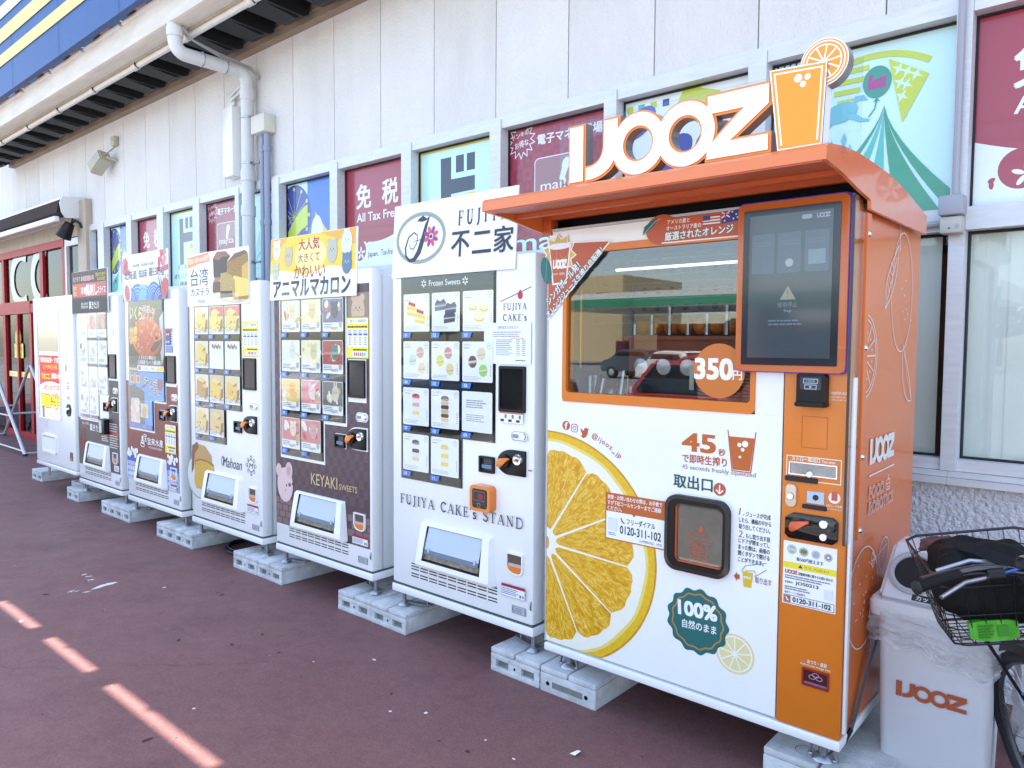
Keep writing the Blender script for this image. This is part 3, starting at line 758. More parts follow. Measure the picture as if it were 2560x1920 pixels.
jb = thing("junction_box", "beige junction box on the wall with two grey conduits dropping from it", "junction box", (-5.46, WY, 3.70))
g = G(); g.rbox((-.12, -.13, -.085), (.12, 0, .085), mat("box_beige", "CFCBBE", .5), .008); g.build("box", jb)
for o_, r_ in ((-.03, .024), (.055, .030)):
    g = G(); g.tube([(o_, -.06, -.08), (o_, -.06, -1.7)], r_, mat("conduit_blue_grey", "8C94A6", .45), 10)
    for z in (-.23, -.93): g.tube([(o_, -.06, z - .025), (o_, -.06, z + .025)], r_ + .006, MATS["conduit_blue_grey"], 10)
    g.build("conduit", jb)

sp = thing("floodlight", "beige box floodlight tilted downwards on the upper wall", "floodlight", (-9.15, WY, 3.95))
BG = mat("beige_enamel", "B5AF9A", .5, var=.1)
g = G(); bm = bmesh.new(); bmesh.ops.create_cube(bm, size=1)
Mx = Matrix.Translation((-.12, -.20, -.06)) @ Matrix.Rotation(R(-38), 4, 'Y') @ Matrix.Rotation(R(12), 4, 'Z')
for v in bm.verts:
    v.co.x *= .36; v.co.y *= .20; v.co.z *= .20 if v.co.x > 0 else .24
bmesh.ops.bevel(bm, geom=bm.edges[:], offset=.018, segments=2, affect='EDGES'); bm.transform(Mx); g.addbm(bm, BG, True); g.build("housing", sp)
g = G(); bm = bmesh.new(); bmesh.ops.create_cube(bm, size=1)
for v in bm.verts: v.co.x = v.co.x * .02 - .186; v.co.y *= .13; v.co.z *= .15
bm.transform(Mx); g.addbm(bm, BLACKG); g.build("lens", sp)
sp.scale = (.78, .78, .78)
g = G(); g.tube([(-.02, -.17, .02), (.10, -.14, .0), (.12, -.02, -.03)], .022, BG); g.tube([(.05, -.19, .04), (.12, -.13, .10), (.09, -.06, .17), (.11, -.02, .22)], .011, mat("cable_grey")); g.rbox((.04, -.09, .20), (.17, 0, .36), BG, .02); g.build("bracket", sp)

sb = thing("sensor_box", "grey alarm sensor box on the window mullion above the juice stand's back corner", "sensor", (.40, WY - .05, 2.21))
GB = mat("sensor_grey", "9C9EA6", .5); GB2 = mat("sensor_beige", "B4B2A8", .5)
g = G(); g.rbox((-.055, -.09, -.005), (.045, 0, .085), GB, .01); g.build("hood", sb)
g = G(); g.rbox((-.05, -.075, -.085), (.04, 0, -.008), GB2, .01); g.disc((.02, -.0755, -.055), .010, (0, -1, 0), GB); g.disc((-.01, -.0755, -.062), .004, (0, -1, 0), BLACK); g.build("body", sb)
g = G(); g.tube([(-.055, -.02, -.03), (-.30, -.01, -.04), (-.9, -.01, -.04)], .014, GB, 8); g.build("conduit", sb)
g = G(); g.tube([(.0, -.02, .08), (.0, -.02, 1.2)], .016, GB, 8); g.build("conduit", sb)

# ---------------------------------------------------------------- red entrance at the far end
REDP = mat("red_enamel", "A3101C", .45, spec=.35, var=.05)
DG = glass("door_glass", (.38, .40, .42), 1.32)
ent = thing("red_entrance", "red framed sliding glass entrance under the brown awning", "entrance", (-12.7, WY, 0))
def erel(g, name, par=None): 
    o = g.build(name, par or ent)
    if (par or ent) is ent: o.location = (12.7, -WY, 0)
    return o
g = G()
g.box((-16.5, WY - .04, 2.99), (-10.98, WY + .06, 3.10), REDP)
g.box((-16.5, WY - .045, 2.05), (-12.54, WY + .06, 2.25), REDP)
for x, w, z0, z1 in ((-11.09, .11, 0, 2.989), (-12.07, .14, 2.251, 2.989), (-12.07, .10, 0, 2.049), (-14.02, .12, 2.251, 2.989), (-14.02, .12, 0, 2.049), (-12.66, .12, 0, 2.049), (-13.30, .07, 0, 2.049), (-15.3, .1, 0, 2.049)):
    g.box((x, WY - .03, z0), (x + w, WY + .05, z1), REDP)
g.box((-12.539, WY - .04, 2.06), (-11.10, WY + .06, 2.20), REDP); g.box((-14.0, WY - .028, .0), (-11.1, WY + .04, .10), REDP)
erel(g, "door_frame")
g = G(); g.box((-16.4, WY + .01, .1), (-11.0, WY + .015, 2.99), DG); erel(g, "door_glass")
g = Art(front(WY - .005), 0); a = FL("D9C526")
for x0, x1 in ((-13.85, -13.32), (-13.2, -12.7), (-12.5, -12.1)): g.rect(x0, 1.0, x1, 1.09, a); g.T("自動ドア", x0 + .12, 1.02, .045, FBLACK)
g.rect(-13.52, 1.32, -13.06, 1.56, a, .02); g.circ(-13.31, 1.65, .16, a); g.ring(-13.31, 1.65, .14, .02, FBLACK); g.T("防犯カメラ作動中", -13.50, 1.44, .07, FBLACK, w=.40); g.T("CAMERA", -13.42, 1.35, .05, FBLACK, w=.26)
erel(g, "door_sticker")
g = Art(front(WY - .003), 0); W1 = FL("555C64"); NV = FL("141C2C")

for cx, t0, t1 in ((-13.05, 60, 300), (-12.0, 70, 290)):
    g.line(ell(cx, 2.62, .50, .40, 30, 0, t0, t1), .17, W1); g.line(ell(cx, 2.62, .59, .49, 30, 0, t0, t1), .02, NV); g.line(ell(cx, 2.62, .41, .31, 30, 0, t0, t1), .02, NV)
erel(g, "window_lettering")
g = G(); PB = mat("portal_beige", "B9AC9A", .7, var=.12, bump=.3, bscale=60); g.box((-20, WY - .012, 3.101), (-10.3, WY - .002, 3.52), PB)
for k in range(9): g.box((-14.9 + k * .5, WY - .0135, 3.11), (-14.892 + k * .5, WY - .0122, 3.5), mat("joint_grey"))
erel(g, "lintel_panel")
g = G(); g.box((-10.97, WY - .03, .0), (-10.90, WY + .05, 3.08), ALUW); g.box((-10.42, WY - .03, .0), (-10.29, WY + .05, 3.08), ALUW); g.box((-10.899, WY - .03, 2.98), (-10.421, WY + .05, 3.08), ALUW); g.box((-10.899, WY + .012, 0), (-10.421, WY + .016, 2.979), DG)
erel(g, "side_window")
g = G(); BC = mat("column_beige", "B5A593", .6, var=.06); g.rbox((-10.265, WY - .09, 0), (-9.965, WY - .001, 3.55), BC, .006)
for z in (3.40, 3.33):
    g.disc((-10.10, WY - .091, z), .022, (0, -1, 0), STEEL)
erel(g, "corner_post")

aw = thing("retractable_awning", "brown retractable awning in a white cassette over the red entrance", "awning", (-12, .95, 3.3))
AWH = mat("awning_cassette_white", "DEDEDC", .4); AWF = mat("awning_fabric_brown", "33251F", .9, var=.1, bump=.3, bscale=300)
g = G(); pr = [(.965 - .95, .27), (.30, .30), (.30, .0), (.05, -.01), (.005, .06), (-.015, .18)]
g.prism(pr, side(1.78), 0, .03, AWH); g.build("end_cap", aw)
g = G(); g.prism([(.0, .26), (.30, .29), (.30, .02), (.26, .02), (.26, .25), (.0, .235)], side(-6), 0, 7.779, AWH); g.build("cassette", aw)
g = G(); g.prism([(.0, .225), (-.03, .17), (-.045, .05), (.02, .005), (.06, .01), (.02, .12), (.06, .22)], side(-6), 0, 7.77, AWF); g.build("fabric", aw)
g = G(); g.rbox((-6, -.085, -.075), (1.80, -.02, .0), AWH, .012); g.build("front_bar", aw)
sl = thing("spotlight", "black clip spotlight hanging under the awning's end", "spotlight", (-10.23, 1.02, 3.12))
g = G(); g.lathe([(.0, .12), (.06, .11), (.075, .03), (.09, -.06), (.10, -.10)], (0, 0, 0), BLACK, (.45, .25, .85)); g.build("lamp_head", sl)
g = G(); g.disc(Vector((-.45, -.25, -.85)).normalized() * .085, .085, (-.45, -.25, -.85), mat("lamp_reflector", "C9CCCF", .15, metal=.9)); g.build("reflector", sl)
g = G(); g.tube([(.04, .03, .08), (.10, .08, .14), (.14, .12, .10), (.15, .14, .04)], .018, BLACK); g.tube([(.05, .05, .10), (.02, .08, .20)], .012, BLACK); g.build("bracket", sl)

af = thing("folding_sign_stand", "silver folding stand with splayed legs in front of the red entrance", "sign stand", (-12.2, .60, 0))
for sx in (-1, 1):
    for y in (0, .5):
        g = G(); g.tube([(sx * 1.44, y, .012), (sx * .03, y, 1.22)], .024, ALU, 8); g.lathe([(.03, 0), (.03, .03), (0, .03)], (sx * 1.44, y, 0), RUBBER, n=10); g.build("leg", af)
    g = G()
    for z in (.03, .55): q = 1.44 - 1.41 * (z / 1.22); g.tube([(sx * q, 0, z), (sx * q, .5, z)], .015, ALU, 8)
    g.build("crossbar", af)
for z in (.06, .52):
    q = 1.44 - 1.41 * (z / 1.22); g = G(); g.tube([(-q, 0, z), (q, 0, z)], .012, ALU, 8); g.build("stretcher", af)

# ================================================================ VENDING MACHINES
FZ = 0.2085
GR = mat("plate_grey", "8B8C94", .4); BLUET = C("1F7CD6"); INK = C("23252B"); INKG = C("6F7176"); PW = C("E6E6E3", .25); LABR = C("A32434"); OPL = mat("lever_orange", "E07A1E", .3, coat=.4); CHROME = mat("chrome", "D5D8DA", .12, metal=1.0)
LX = [(.103, .310), (.329, .538), (.560, .770)]
LV = [(1.463, 1.665), (1.208, 1.411), (.956, 1.160), (.706, .908)]
LWIN = [(.080, .655), (.556, .655), (.556, .912), (.783, .912), (.783, 1.757), (.080, 1.757)]
_MESH = {}
def shared(key, fn, name, parent, **k):
    """one mesh per key, further machines reuse it"""
    if key in _MESH:
        o = bpy.data.objects.new(name, _MESH[key]); COL.objects.link(o); o.parent = parent; tag(o, **k); return o
    o = fn().build(name, parent, **k); _MESH[key] = o.data; return o
F0 = front(0)
def g_cabinet():
    g = G(); g.rbox((.012, .09, .046), (1.018, .79, 1.80), WHITE2, .012); g.box((1.0185, .20, .1), (1.0195, .78, .11), GR); return g
def g_door():
    g = G()
    g.prism([(.0, .052), (1.03, .052), (1.03, 1.83), (.0, 1.83)], front(.0), -.085, 0, WHITE, bev=.014)
    return g
def g_plinth():
    g = G(); g.prism([(-.004, 0), (1.034, 0), (1.034, .043), (-.004, .043)], F0, -.785, .003, WHITE, bev=.006); g.box((.005, .004, .0435), (1.025, .5, .0515), mat("gap_grey", "4A5560", .7)); return g
def g_leg(x, y):
    def f():
        g = G(); z0 = .118 - FZ
        g.tube([(x, y, 0), (x, y, z0 + .012)], .0115, STEEL, 10); g.lathe([(.0, .02), (.016, .02), (.03, .008), (.034, 0), (.0, 0)], (x, y, z0), STEEL, n=16)
        s = 1 if x < .5 else -1
        g.ribbon([(x - .03 * s, y + .02, z0 + .012), (x + .10 * s, y + .05, z0 + .012), (x + .16 * s, y + .07, z0 + .016)], .035, .005, (0, 0, 1), STEEL)
        g.tube([(x + .13 * s, y + .06, z0), (x + .13 * s, y + .06, z0 + .04)], .006, STEEL, 6)
        return g
    return f
def g_chute():
    g = G(); N = 1
    # bowed housing: wider and prouder at its foot
    P = lambda u, v, d: (u, -d, v)
    L0, L1, R0, R1 = .258, .236, .772, .796
    prof = [(.437, .000), (.436, .012), (.425, .026), (.34, .038), (.238, .050), (.212, .052), (.198, .044), (.188, .0)]
    vs = []
    for v, d in prof:
        t = (.437 - v) / .25; l = L0 + (L1 - L0) * t; r = R0 + (R1 - R0) * t
        vs += [P(l, v, 0), P(l + .008, v, d), P(.318 - .03 * t, v, d), P(.722 - .0 * t, v, d), P(r - .008, v, d), P(r, v, 0)]
    fs = []
    for i in range(len(prof) - 1):
        for j in range(5):
            if j == 2 and .236 <= prof[i + 1][0] and prof[i][0] <= .426: continue
            fs.append((6 * i + j, 6 * i + 6 + j, 6 * i + 7 + j, 6 * i + 1 + j))
    g.mesh(vs, fs, WHITE)
    g.box((.29, -.006, .238), (.72, -.002, .426), mat("chute_dark", "1D2125", .5))
    g.box((.292, -.05, .236), (.715, -.004, .243), BLACK)
    return g
def g_flap():
    g = G(); m = mat("flap_plastic", "B4C3CF", .3, coat=.25); m2 = mat("flap_dark_edge", "5C7387", .2)
    P = lambda u, v, d: (u, -d, v)
    g.mesh([P(.322, .42, .018), P(.718, .42, .018), P(.705, .30, .036), P(.305, .30, .036)], [(0, 3, 2, 1)], m)
    g.mesh([P(.305, .30, .036), P(.705, .30, .036), P(.702, .275, .039), P(.303, .275, .039)], [(0, 3, 2, 1)], m2)
    for u in (.335, .675): g.box((u, -.043, .288), (u + .012, -.034, .312), m)
    g.mesh([P(.303, .275, .030), P(.702, .275, .030), P(.70, .245, .034), P(.296, .245, .034)], [(0, 3, 2, 1)], mat("chute_goods", "8D7F6D", .6, var=.5, vscale=40))
    return g
def g_vents():
    g = Art(F0, .001)
    for v in (.184, .169, .154, .129, .114):
        for i in range(9):
            u = .16 + i * .0724
            g.face([g.P(p) for p in ((u, v), (u + .062, v), (u + .062, v + .006), (u, v + .006))], BLACK)
    return g
def g_return():
    g = G(); o = [(.865, .388), (.865, .325)] + bez((.865, .325), (.868, .295), (.89, .285), (.92, .283), 6) + [(.945, .283)] + bez((.945, .283), (.965, .285), (.971, .295), (.972, .315), 5) + [(.972, .388)]
    o = o[::-1]
    cx, cy = .918, .336
    i_ = [(cx + (u - cx) * .86, cy + (v - cy) * .86) for u, v in o]
    g.ringprism(o, i_, F0, 0, .012, WHITE); g.prism(i_, F0, 0.0, .003, mat("return_dark", "5B4A3E", .4))
    g.prism([(.873, .322), (.963, .322), (.963, .31)] + [(.95, .294), (.90, .292), (.878, .305)], F0, .002, .010, OPL)
    g.box((.88, -.009, .322), (.96, -.004, .337), mat("return_flap", "B9ADA6", .2, coat=.5)); return g
def g_coin():
    g = G(); o = [(.987, .768), (.987, .891), (.90, .891)] + bez((.90, .891), (.83, .889), (.808, .85), (.808, .825), 7)[1:] + bez((.808, .825), (.81, .785), (.85, .768), (.89, .768), 7)[1:]
    c = (.90, .83)
    g.prism([(c[0] + (u - c[0]) * 1.10, c[1] + (v - c[1]) * 1.12) for u, v in o], F0, 0, .004, WHITE)
    g.prism(o, F0, .003, .016, BLACK, bev=.003); return g
def g_lever():
    g = G(); g.lathe([(.0, .018), (.030, .016), (.034, .0)], (.865, -.015, .834), BLACK, (0, -1, 0), 20)
    g.prism([(.823, .806), (.852, .803), (.872, .827), (.905, .846), (.90, .854), (.868, .850), (.838, .846), (.823, .828)], F0, .028, .042, OPL, bev=.004); return g
def g_slot():
    g = G(); g.lathe([(.0, .012), (.018, .012), (.024, .014), (.027, .010), (.029, 0)], (.945, -.015, .848), CHROME, (0, -1, 0), 20); g.box((.935, -.0285, .844), (.955, -.027, .852), BLACKG); return g
def g_bill():
    g = G(); g.prism(rr(.680, .756, .790, .846, .006), F0, 0, .003, WHITE)
    g.ringprism(rr(.685, .760, .785, .842, .005), rr(.697, .770, .773, .832, .004), F0, 0, .018, BLACK); g.prism(rr(.697, .770, .773, .832, .004), F0, 0, .005, mat("bill_dark", "2A3038", .2)); g.box((.702, -.012, .782), (.768, -.005, .80), mat("bill_blue", "587A95", .3)); return g
def g_button():
    g = G(); g.prism(rr(.886, .932, .999, .987, .024), F0, 0, .005, WHITE, bev=.002); g.ringprism(rr(.891, .937, .994, .982, .021), rr(.894, .940, .991, .979, .019), F0, .004, .0062, GR)
    g.lathe([(.0, .006), (.013, .006), (.016, .0)], (.968, -.005, .9595), CHROME, (0, -1, 0), 18); g.box((.90, -.0075, .95), (.935, -.0045, .968), GR); return g
def g_sidewin():
    g = G(); g.ringprism(rr(.813, 1.072, .978, 1.294, .008), rr(.824, 1.086, .968, 1.281, .006), F0, 0, .014, BLACK); g.prism(rr(.824, 1.086, .968, 1.281, .006), F0, 0, .009, BLACKG); return g
def g_window():
    g = G(); g.prism(LWIN, F0, 0, .004, BLACKG, bev=0); return g
def g_glass():
    g = G(); c = (.43, 1.2); g.prism([(u + (.004 if u < .3 else -.004), v + (.004 if v < .8 else -.004)) for u, v in LWIN], F0, .0145, .0165, GLASSD); return g
def machine(x, zb, dy, label, kindfn, extra=None):
    o = thing("vending_machine", label, "vending machine", (x, dy, zb), group="frozen food vending machines in the row")
    shared('cab', g_cabinet, "cabinet", o); d = shared('door', g_door, "door", o); shared('plinth', g_plinth, "plinth", o)
    for lx in (.035, .99):
        for ly in (.055, .72): shared(('leg', lx, ly), g_leg(lx, ly), "leg", o)
    ch = shared('chute', g_chute, "delivery_chute", o); shared('flap', g_flap, "flap", ch)
    shared('vents', g_vents, "vent_grille", o); shared('ret', g_return, "coin_return", o)
    cm = shared('coin', g_coin, "coin_unit", o); shared('lever', g_lever, "lever", cm); shared('slot', g_slot, "coin_slot", cm)
    shared('bill', g_bill, "bill_slot", o); shared('btn', g_button, "return_button", o); shared('sw', g_sidewin, "sample_window", o)
    w = shared('win', g_window, "display_window", o)
    cards = Art(front(0), .0045); wrap = Art(front(0), .0006)
    kindfn(cards, wrap)
    if wrap.f: wrap.build_pieces(o, "door_graphics")
    cards.build("product_cards", w)
    shared('glass', g_glass, "window_glass", w)
    lab = Art(front(0), .0022)
    lab.rect(.899, .090, .990, .130, GR); lab.rect(.912, .094, .978, .126, C("B9BAC4")); lab.lines(.915, .096, .976, .122, 4, C("5A5B66"), .5, 3)
    for u in (.902, .982): lab.circ(u, .11, .003, INK)
    lab.build("rating_plate", o)
    lk = G(); lk.tube([(1.018, -.0, .17), (1.018, -.004, .165), (1.018, -.004, .135), (1.018, 0, .13)], .004, STEEL, 6); lk.build("lock", o)
    return o
def tags(a, num0=1, skip=()):
    n = num0
    for r, (v0, v1) in enumerate(LV):
        for c, (u0, u1) in enumerate(LX):
            if r == 3 and c == 2: continue
            if n not in skip:
                a.poly([(u0, v0 - .034), (u0 + .058, v0 - .034), (u0 + .068, v0 - .006), (u0, v0 - .006)], BLUET); a.T("%02d" % n, u0 + .016, v0 - .028, .017, PW, b=.02)
            n += 1
def each():
    n = 1
    for r, (v0, v1) in enumerate(LV):
        for c, (u0, u1) in enumerate(LX):
            if r == 3 and c == 2: continue
            yield n, u0, v0, u1, v1; n += 1
def notice_label(w, u0=.838, v0=.169, u1=.989, v1=.229):
    w.cut("notice_label"); w.rect(u0, v0, u1, v1, C("8E8E90")); w.rect(u0 + .002, v0 + .002, u1 - .002, v1 - .002, PW); w.rect(u0, v1 - .014, u1, v1, LABR); w.lines(u0 + .006, v0 + .008, u1 - .04, v1 - .018, 4, C("5B6E9A"), .5, 8); w.rect(u1 - .035, v0 + .008, u1 - .022, v0 + .022, INKG); w.rect(u1 - .016, v0 + .008, u1 - .008, v0 + .022, INKG)
def qr_panel(w, u0=.797, v0=1.305, u1=1.004, v1=1.545):
    """yellow payment notice (codes left out)"""
    W, H = u1 - u0, v1 - v0; Y = C("E6D92B"); X = lambda t: u0 + W * t; Vv = lambda t: v0 + H * t
    w.cut("payment_notice"); w.rect(u0, v0, u1, v1, Y); w.frame(u0, v0, u1, v1, .003, C("8F8A2A")); w.rect(X(.08), Vv(.85), X(.95), Vv(.97), PW); w.T("QRコード決済方法", X(.14), Vv(.875), H * .075, INK, w=W * .74, b=.02)
    w.lines(X(.04), Vv(.74), X(.97), Vv(.80), 1, INK, .7)
    for i in range(4):
        a = .05 + i * .237; w.rect(X(a), Vv(.27), X(a + .215), Vv(.72), PW); w.rect(X(a + .02), Vv(.56), X(a + .195), Vv(.61), C("3B5CA8")); w.lines(X(a + .03), Vv(.62), X(a + .19), Vv(.70), 2, INKG, .5, i); w.lines(X(a + .05), Vv(.32), X(a + .17), Vv(.53), 4, INKG, .45, i + 5)
    w.lines(X(.3), Vv(.18), X(.95), Vv(.24), 1, INK, .6); w.rect(X(.22), Vv(.04), X(.96), Vv(.165), PW)
    for i, c in enumerate(("D03050", "7A2E8E", "C0292E", "C0292E", "2C86C0", "3AA6B8")): w.rect(X(.34 + i * .095), Vv(.06), X(.40 + i * .095), Vv(.145), C(c))
def price(a, u1, v0, t="450", h=.026): a.T(t, u1 - .066, v0 + .010, h, INK, w=.044); a.T("円", u1 - .018, v0 + .010, h * .55, INK)

# ---- food drawings -------------------------------------------------
def shortcake(a, u, v, s):
    cr, sp_, rd = C("EFE0A8"), C("E6C35A"), C("B3202F")
    for dx, dy in ((-.045, .03), (.035, -.02)):
        x, y = u + dx * s, v + dy * s
        a.poly([(x - .05 * s, y - .03 * s), (x + .045 * s, y - .045 * s), (x + .055 * s, y + .01 * s), (x - .05 * s, y + .03 * s)], sp_)
        a.poly([(x - .05 * s, y - .01 * s), (x + .05 * s, y - .025 * s), (x + .053 * s, y - .012 * s), (x - .05 * s, y + .006 * s)], cr)
        a.poly([(x - .05 * s, y + .03 * s), (x + .055 * s, y + .01 * s), (x + .02 * s, y + .045 * s), (x - .04 * s, y + .055 * s)], cr)
        for k in range(3): a.circ(x + (-.02 + .022 * k) * s, y + (.045 - .006 * k) * s, .013 * s, rd)
def choco(a, u, v, s):
    for dx, dy, t in ((-.045, .035, "6A6C7C"), (.045, .015, "54566A"), (.035, -.04, "4A4650")):
        x, y = u + dx * s, v + dy * s
        a.poly([(x - .05 * s, y - .03 * s), (x + .045 * s, y - .02 * s), (x + .05 * s, y + .022 * s), (x - .05 * s, y + .015 * s)], C(t)); a.poly([(x - .05 * s, y - .005 * s), (x + .047 * s, y + .003 * s), (x + .048 * s, y + .010 * s), (x - .05 * s, y + .004 * s)], C("B9B4B0"))
        a.poly([(x - .05 * s, y + .015 * s), (x - .03 * s, y + .04 * s), (x, y + .03 * s), (x + .03 * s, y + .045 * s), (x + .05 * s, y + .022 * s)], C("46485C"))
def puffs(a, u, v, s):
    for dx, dy, r in ((-.04, .03, .036), (.05, .02, .034), (.012, -.035, .040)):
        a.circ(u + dx * s, v + dy * s, r * s, C("E9D9A0")); a.circ(u + dx * s, v + (dy + .012) * s, r * .8 * s, C("EADFB8"), r * .5 * s); a.line(ell(u + dx * s, v + (dy - .008) * s, r * .9 * s, r * .4 * s, 14, 0, 190, 350), .005 * s, C("D3A94F"))
def macarons(a, u, v, s, cols):
    for (dx, dy), c in zip(((.02, .048), (-.05, .0), (.035, -.05)), cols):
        a.circ(u + dx * s, v + dy * s, .034 * s, C(c), .036 * s); a.line([(u + (dx - .033) * s, v + (dy - .004) * s), (u + (dx + .033) * s, v + (dy + .004) * s)], .012 * s, C("D9C6A4")); a.line([(u + (dx - .03) * s, v + (dy - .012) * s), (u + (dx + .03) * s, v + (dy - .004) * s)], .004 * s, C("A88E70"))
def tower(a, u, v, s, cols):
    for i, c in enumerate(cols):
        y = v + (.058 - .026 * i) * s
        a.poly(rr(u - .034 * s, y - .012 * s, u + .034 * s, y + .012 * s, .010 * s), C(c))
    a.circ(u, v + .066 * s, .030 * s, C(cols[0]), .010 * s); a.line([(u - .03 * s, v + .05 * s), (u + .03 * s, v + .056 * s)], .003 * s, C("C9BFB0"))
def cake_slice(a, u, v, s, col, top, side_):
    a.poly([(u - .06 * s, v - .05 * s), (u + .01 * s, v - .07 * s), (u + .03 * s, v + .03 * s), (u - .05 * s, v + .05 * s)], C(col)); a.poly([(u + .01 * s, v - .07 * s), (u + .065 * s, v - .04 * s), (u + .07 * s, v + .045 * s), (u + .03 * s, v + .03 * s)], C(side_)); a.poly([(u - .05 * s, v + .05 * s), (u + .03 * s, v + .03 * s), (u + .07 * s, v + .045 * s), (u - .005 * s, v + .07 * s)], C(top))
def blob_animal(a, u, v, s, col, dark="33302F", ears='round', ey=.8):
    c = C(col)
    for sx in (-1, 1):
        if ears == 'round': a.circ(u + sx * .55 * s, v + 1.0 * s, .30 * s, c)
        elif ears == 'cat': a.poly([(u + sx * .25 * s, v + .95 * s), (u + sx * .80 * s, v + .55 * s), (u + sx * .75 * s, v + 1.25 * s)], c)
        else: a.circ(u + sx * .25 * s, v + 1.15 * s, .17 * s, c, .55 * s)
    a.circ(u, v, .85 * s, c, 1.15 * s)
    k = C(dark)
    a.circ(u - .24 * s, v + .22 * s, .06 * s, k, .09 * s, n=8); a.circ(u + .24 * s, v + .22 * s, .06 * s, k, .09 * s, n=8)
    a.line([(u - .10 * s, v + .05 * s), (u, v - .03 * s), (u + .10 * s, v + .05 * s)], .05 * s, k)
    for sx in (-1, 1): a.line([(u + sx * .40 * s, v + .06 * s), (u + sx * .55 * s, v + .02 * s)], .04 * s, k)
def sign_board(x, y, z, w, h, lean, label, draw, th=.006, cat="sign board"):
    g = G(); o = Vector((x, y, z)); V = Vector((0, math.sin(lean), math.cos(lean))); N = X_.cross(V)
    fr = (o, X_, V, N)
    g.prism([(0, 0), (w, 0), (w, h), (0, h)], fr, -th, 0, mat("board_white", "E4E4E2", .45))
    a = Art(fr, .0006); a.clip = (0.001, 0.001, w - .001, h - .001)
    draw(a)
    g.v, off = g.v + a.v, len(g.v)
    for f, m, s_ in zip(a.f, a.m, a.sm): g.f.append(tuple(i + off for i in f)); g.m.append(g.mi(a.mats[m])); g.sm.append(s_)
    return g.build("sign_board", origin=o, label=label, cat=cat, group="sign boards on the vending machines")

